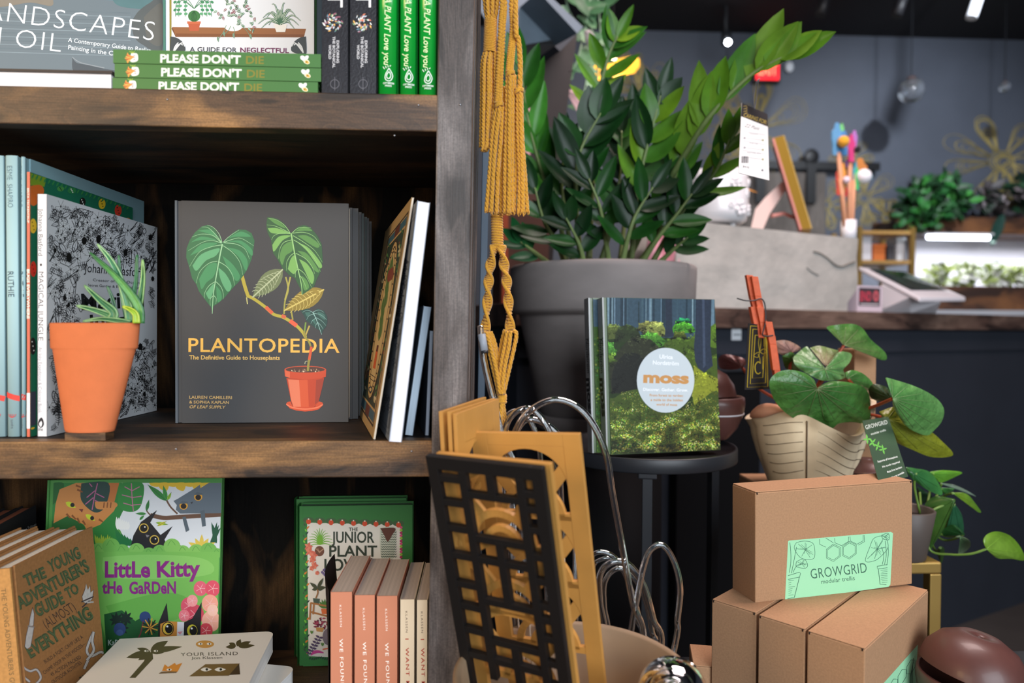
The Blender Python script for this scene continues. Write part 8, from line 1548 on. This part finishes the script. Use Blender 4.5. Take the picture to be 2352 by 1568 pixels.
# exit sign, sensor, lamps, track heads
e0, e1 = atY(1737, 182, YB - .06), atY(1790, 134, YB - .06); ex = thing('exit_sign', 'lit red exit sign high on the back wall behind the long frond', 'sign', (e0.x, YB - .06, e0.z)); bpy.context.view_layer.update(); mb = MB(); mb.mat(mk('exit_red_lit', (226, 30, 40), .5, emit=2.0)); wx, hz = e1.x - e0.x, e1.z - e0.z; mb.box((0, 0, 0), (wx, .008, hz)); mb.mat(mk('exit_letter_lit', (255, 120, 90), .5, emit=2.5)); vs_, fs_ = text_mesh('EXIT', .02); base = len(mb.v); a_, b2 = min(v[0] for v in vs_), max(v[0] for v in vs_)
for x, y in vs_: mb.pt((wx * .08 + (x - a_) / (b2 - a_) * wx * .84, -.001, hz * .22 + y / CAPH * hz * .55))
for f in fs_: mb.face([base + i for i in f])
mb.build('lit_face', ex); mb = MB(); mb.mat(BLK); mb.box((-.012, .0085, -.012), (wx + .012, .059, hz + .012)); mb.build('sign_case', ex)
c = atY(1813, 154, YB - .02); t = thing('wall_sensor', 'small round white sensor on the back wall beside the exit sign', 'sensor', c); mb = MB(); mb.mat(mk('sensor_white', (190, 194, 200), .4)); mb.ball((0, 0, 0), (.03, .018, .036), 16, 10); mb.build('dome', t); mb = MB(); mb.mat(MATS['sensor_white']); mb.box((-.02, .0, -.02), (.02, .0195, .02)); mb.build('mount', t)
for px_, py_, r_, lb in ((2093, 208, .07, 'clear glass globe lamp hanging unlit before the back wall'), (2308, 200, .03, 'small dark lamp holder hanging near the right edge')):
    c = atY(px_, py_, 3.9); t = thing('pendant_lamp', lb, 'lamp', c); mb = MB(); mb.mat(mk('smoky_glass', (200, 206, 214), .08, trans=.92)); mb.ball((0, 0, 0), r_, 24, 14); mb.build('globe', t); mb = MB(); mb.mat(BLK); mb.tube([(0, 0, r_), (0, 0, 1), (0, 0, ZTOP if False else 3.04 - c.z)], .003, 6); mb.build('cord', t); mb = MB(); mb.mat(mk('lamp_socket', (70, 52, 50), .5)); mb.lathe([(0, r_ * .2), (r_ * .3, r_ * .2), (r_ * .35, r_ * 1.1), (0, r_ * 1.12)], 16); mb.build('socket', t)
c = atY(1408, 158, 3.0); s_ = (c - CAM).dot(fw) / FPX; t = thing('pendant_lamp', 'glowing yellow ring-shaped pendant lamp behind the tall leaves', 'lamp', c); mb = MB(); mb.mat(mk('amber_lit_shade', (255, 186, 60), .5, emit=1.7)); R2 = 60 * s_
mb.X = Matrix.Rotation(math.radians(20), 4, 'X') @ Matrix.Rotation(math.radians(-12), 4, 'Y'); mb.lathe([(R2 * .62, -.012), (R2 * .8, -.032), (R2, -.012), (R2 * 1.02, .02), (R2 * .8, .035), (R2 * .62, .02), (R2 * .62, -.012)], 40); mb.build('shade_ring', t); mb = MB(); mb.mat(mk('lit_bulb', (255, 226, 170), .4, emit=14)); mb.ball((-.005, 0, .05), (.018, .018, .03), 14, 10); mb.build('bulb', t); mb = MB(); mb.mat(BLK); mb.tube([(0, 0, .08), (0, 0, .6), (0, 0, 3.04 - c.z)], .003, 6)
for k in range(3): mb.tube([(R2 * .7 * math.cos(k * 2.1), R2 * .7 * math.sin(k * 2.1), .02), (0, 0, .12)], .002, 5)
mb.build('cord', t)
l = bpy.data.lights.new('pendant_glow', 'POINT'); l.energy = 4; l.color = (1, .7, .35); l.shadow_soft_size = .05; lo = bpy.data.objects.new('pendant_glow', l); COL.objects.link(lo); lo.location = c + V((0, 0, -.08))
c = atY(1672, 97, 4.0); t = thing('spot_lamp', 'tiny bright white spot lamp high at the back, left of the exit sign', 'lamp', c); mb = MB(); mb.mat(mk('lit_spot', (236, 242, 255), .5, emit=30)); mb.ball((0, 0, 0), .017, 14, 10); mb.build('lit_lens', t); mb = MB(); mb.mat(BLK); mb.tube([(0, .03, .0), (0, .04, .3), (0, .04, 3.04 - c.z)], .008, 8); mb.lathe([(0, 0), (.03, .0), (.03, .07), (0, .07)], 16, (0, .03, .0)); mb.build('can', t)
for px_, py_, c3, lb in ((2240, 14, (206, 208, 214), 'white cylinder spotlight head under the ceiling at top right'), (2068, 10, (30, 30, 34), 'black spotlight head under the ceiling, second from the right'), (1893, 8, (30, 30, 34), 'black spotlight head under the ceiling above the tall frond')):
    c = atY(px_, py_, 3.35); t = thing('track_spotlight', lb, 'spotlight', c, None, 'ceiling spotlights'); mb = MB(); mb.mat(mk('can_%d' % c3[0], c3, .5)); mb.tube([(-.02, 0, -.06), (0, 0, 0), (.02, 0, .06)], .026, 16); mb.build('lamp_head', t); mb = MB(); mb.mat(BLK); mb.tube([(0.0, 0.03, 0.0), (0.02, 0.035, .06), (.02, .035, 3.04 - c.z)], .01, 8); mb.build('bracket', t)
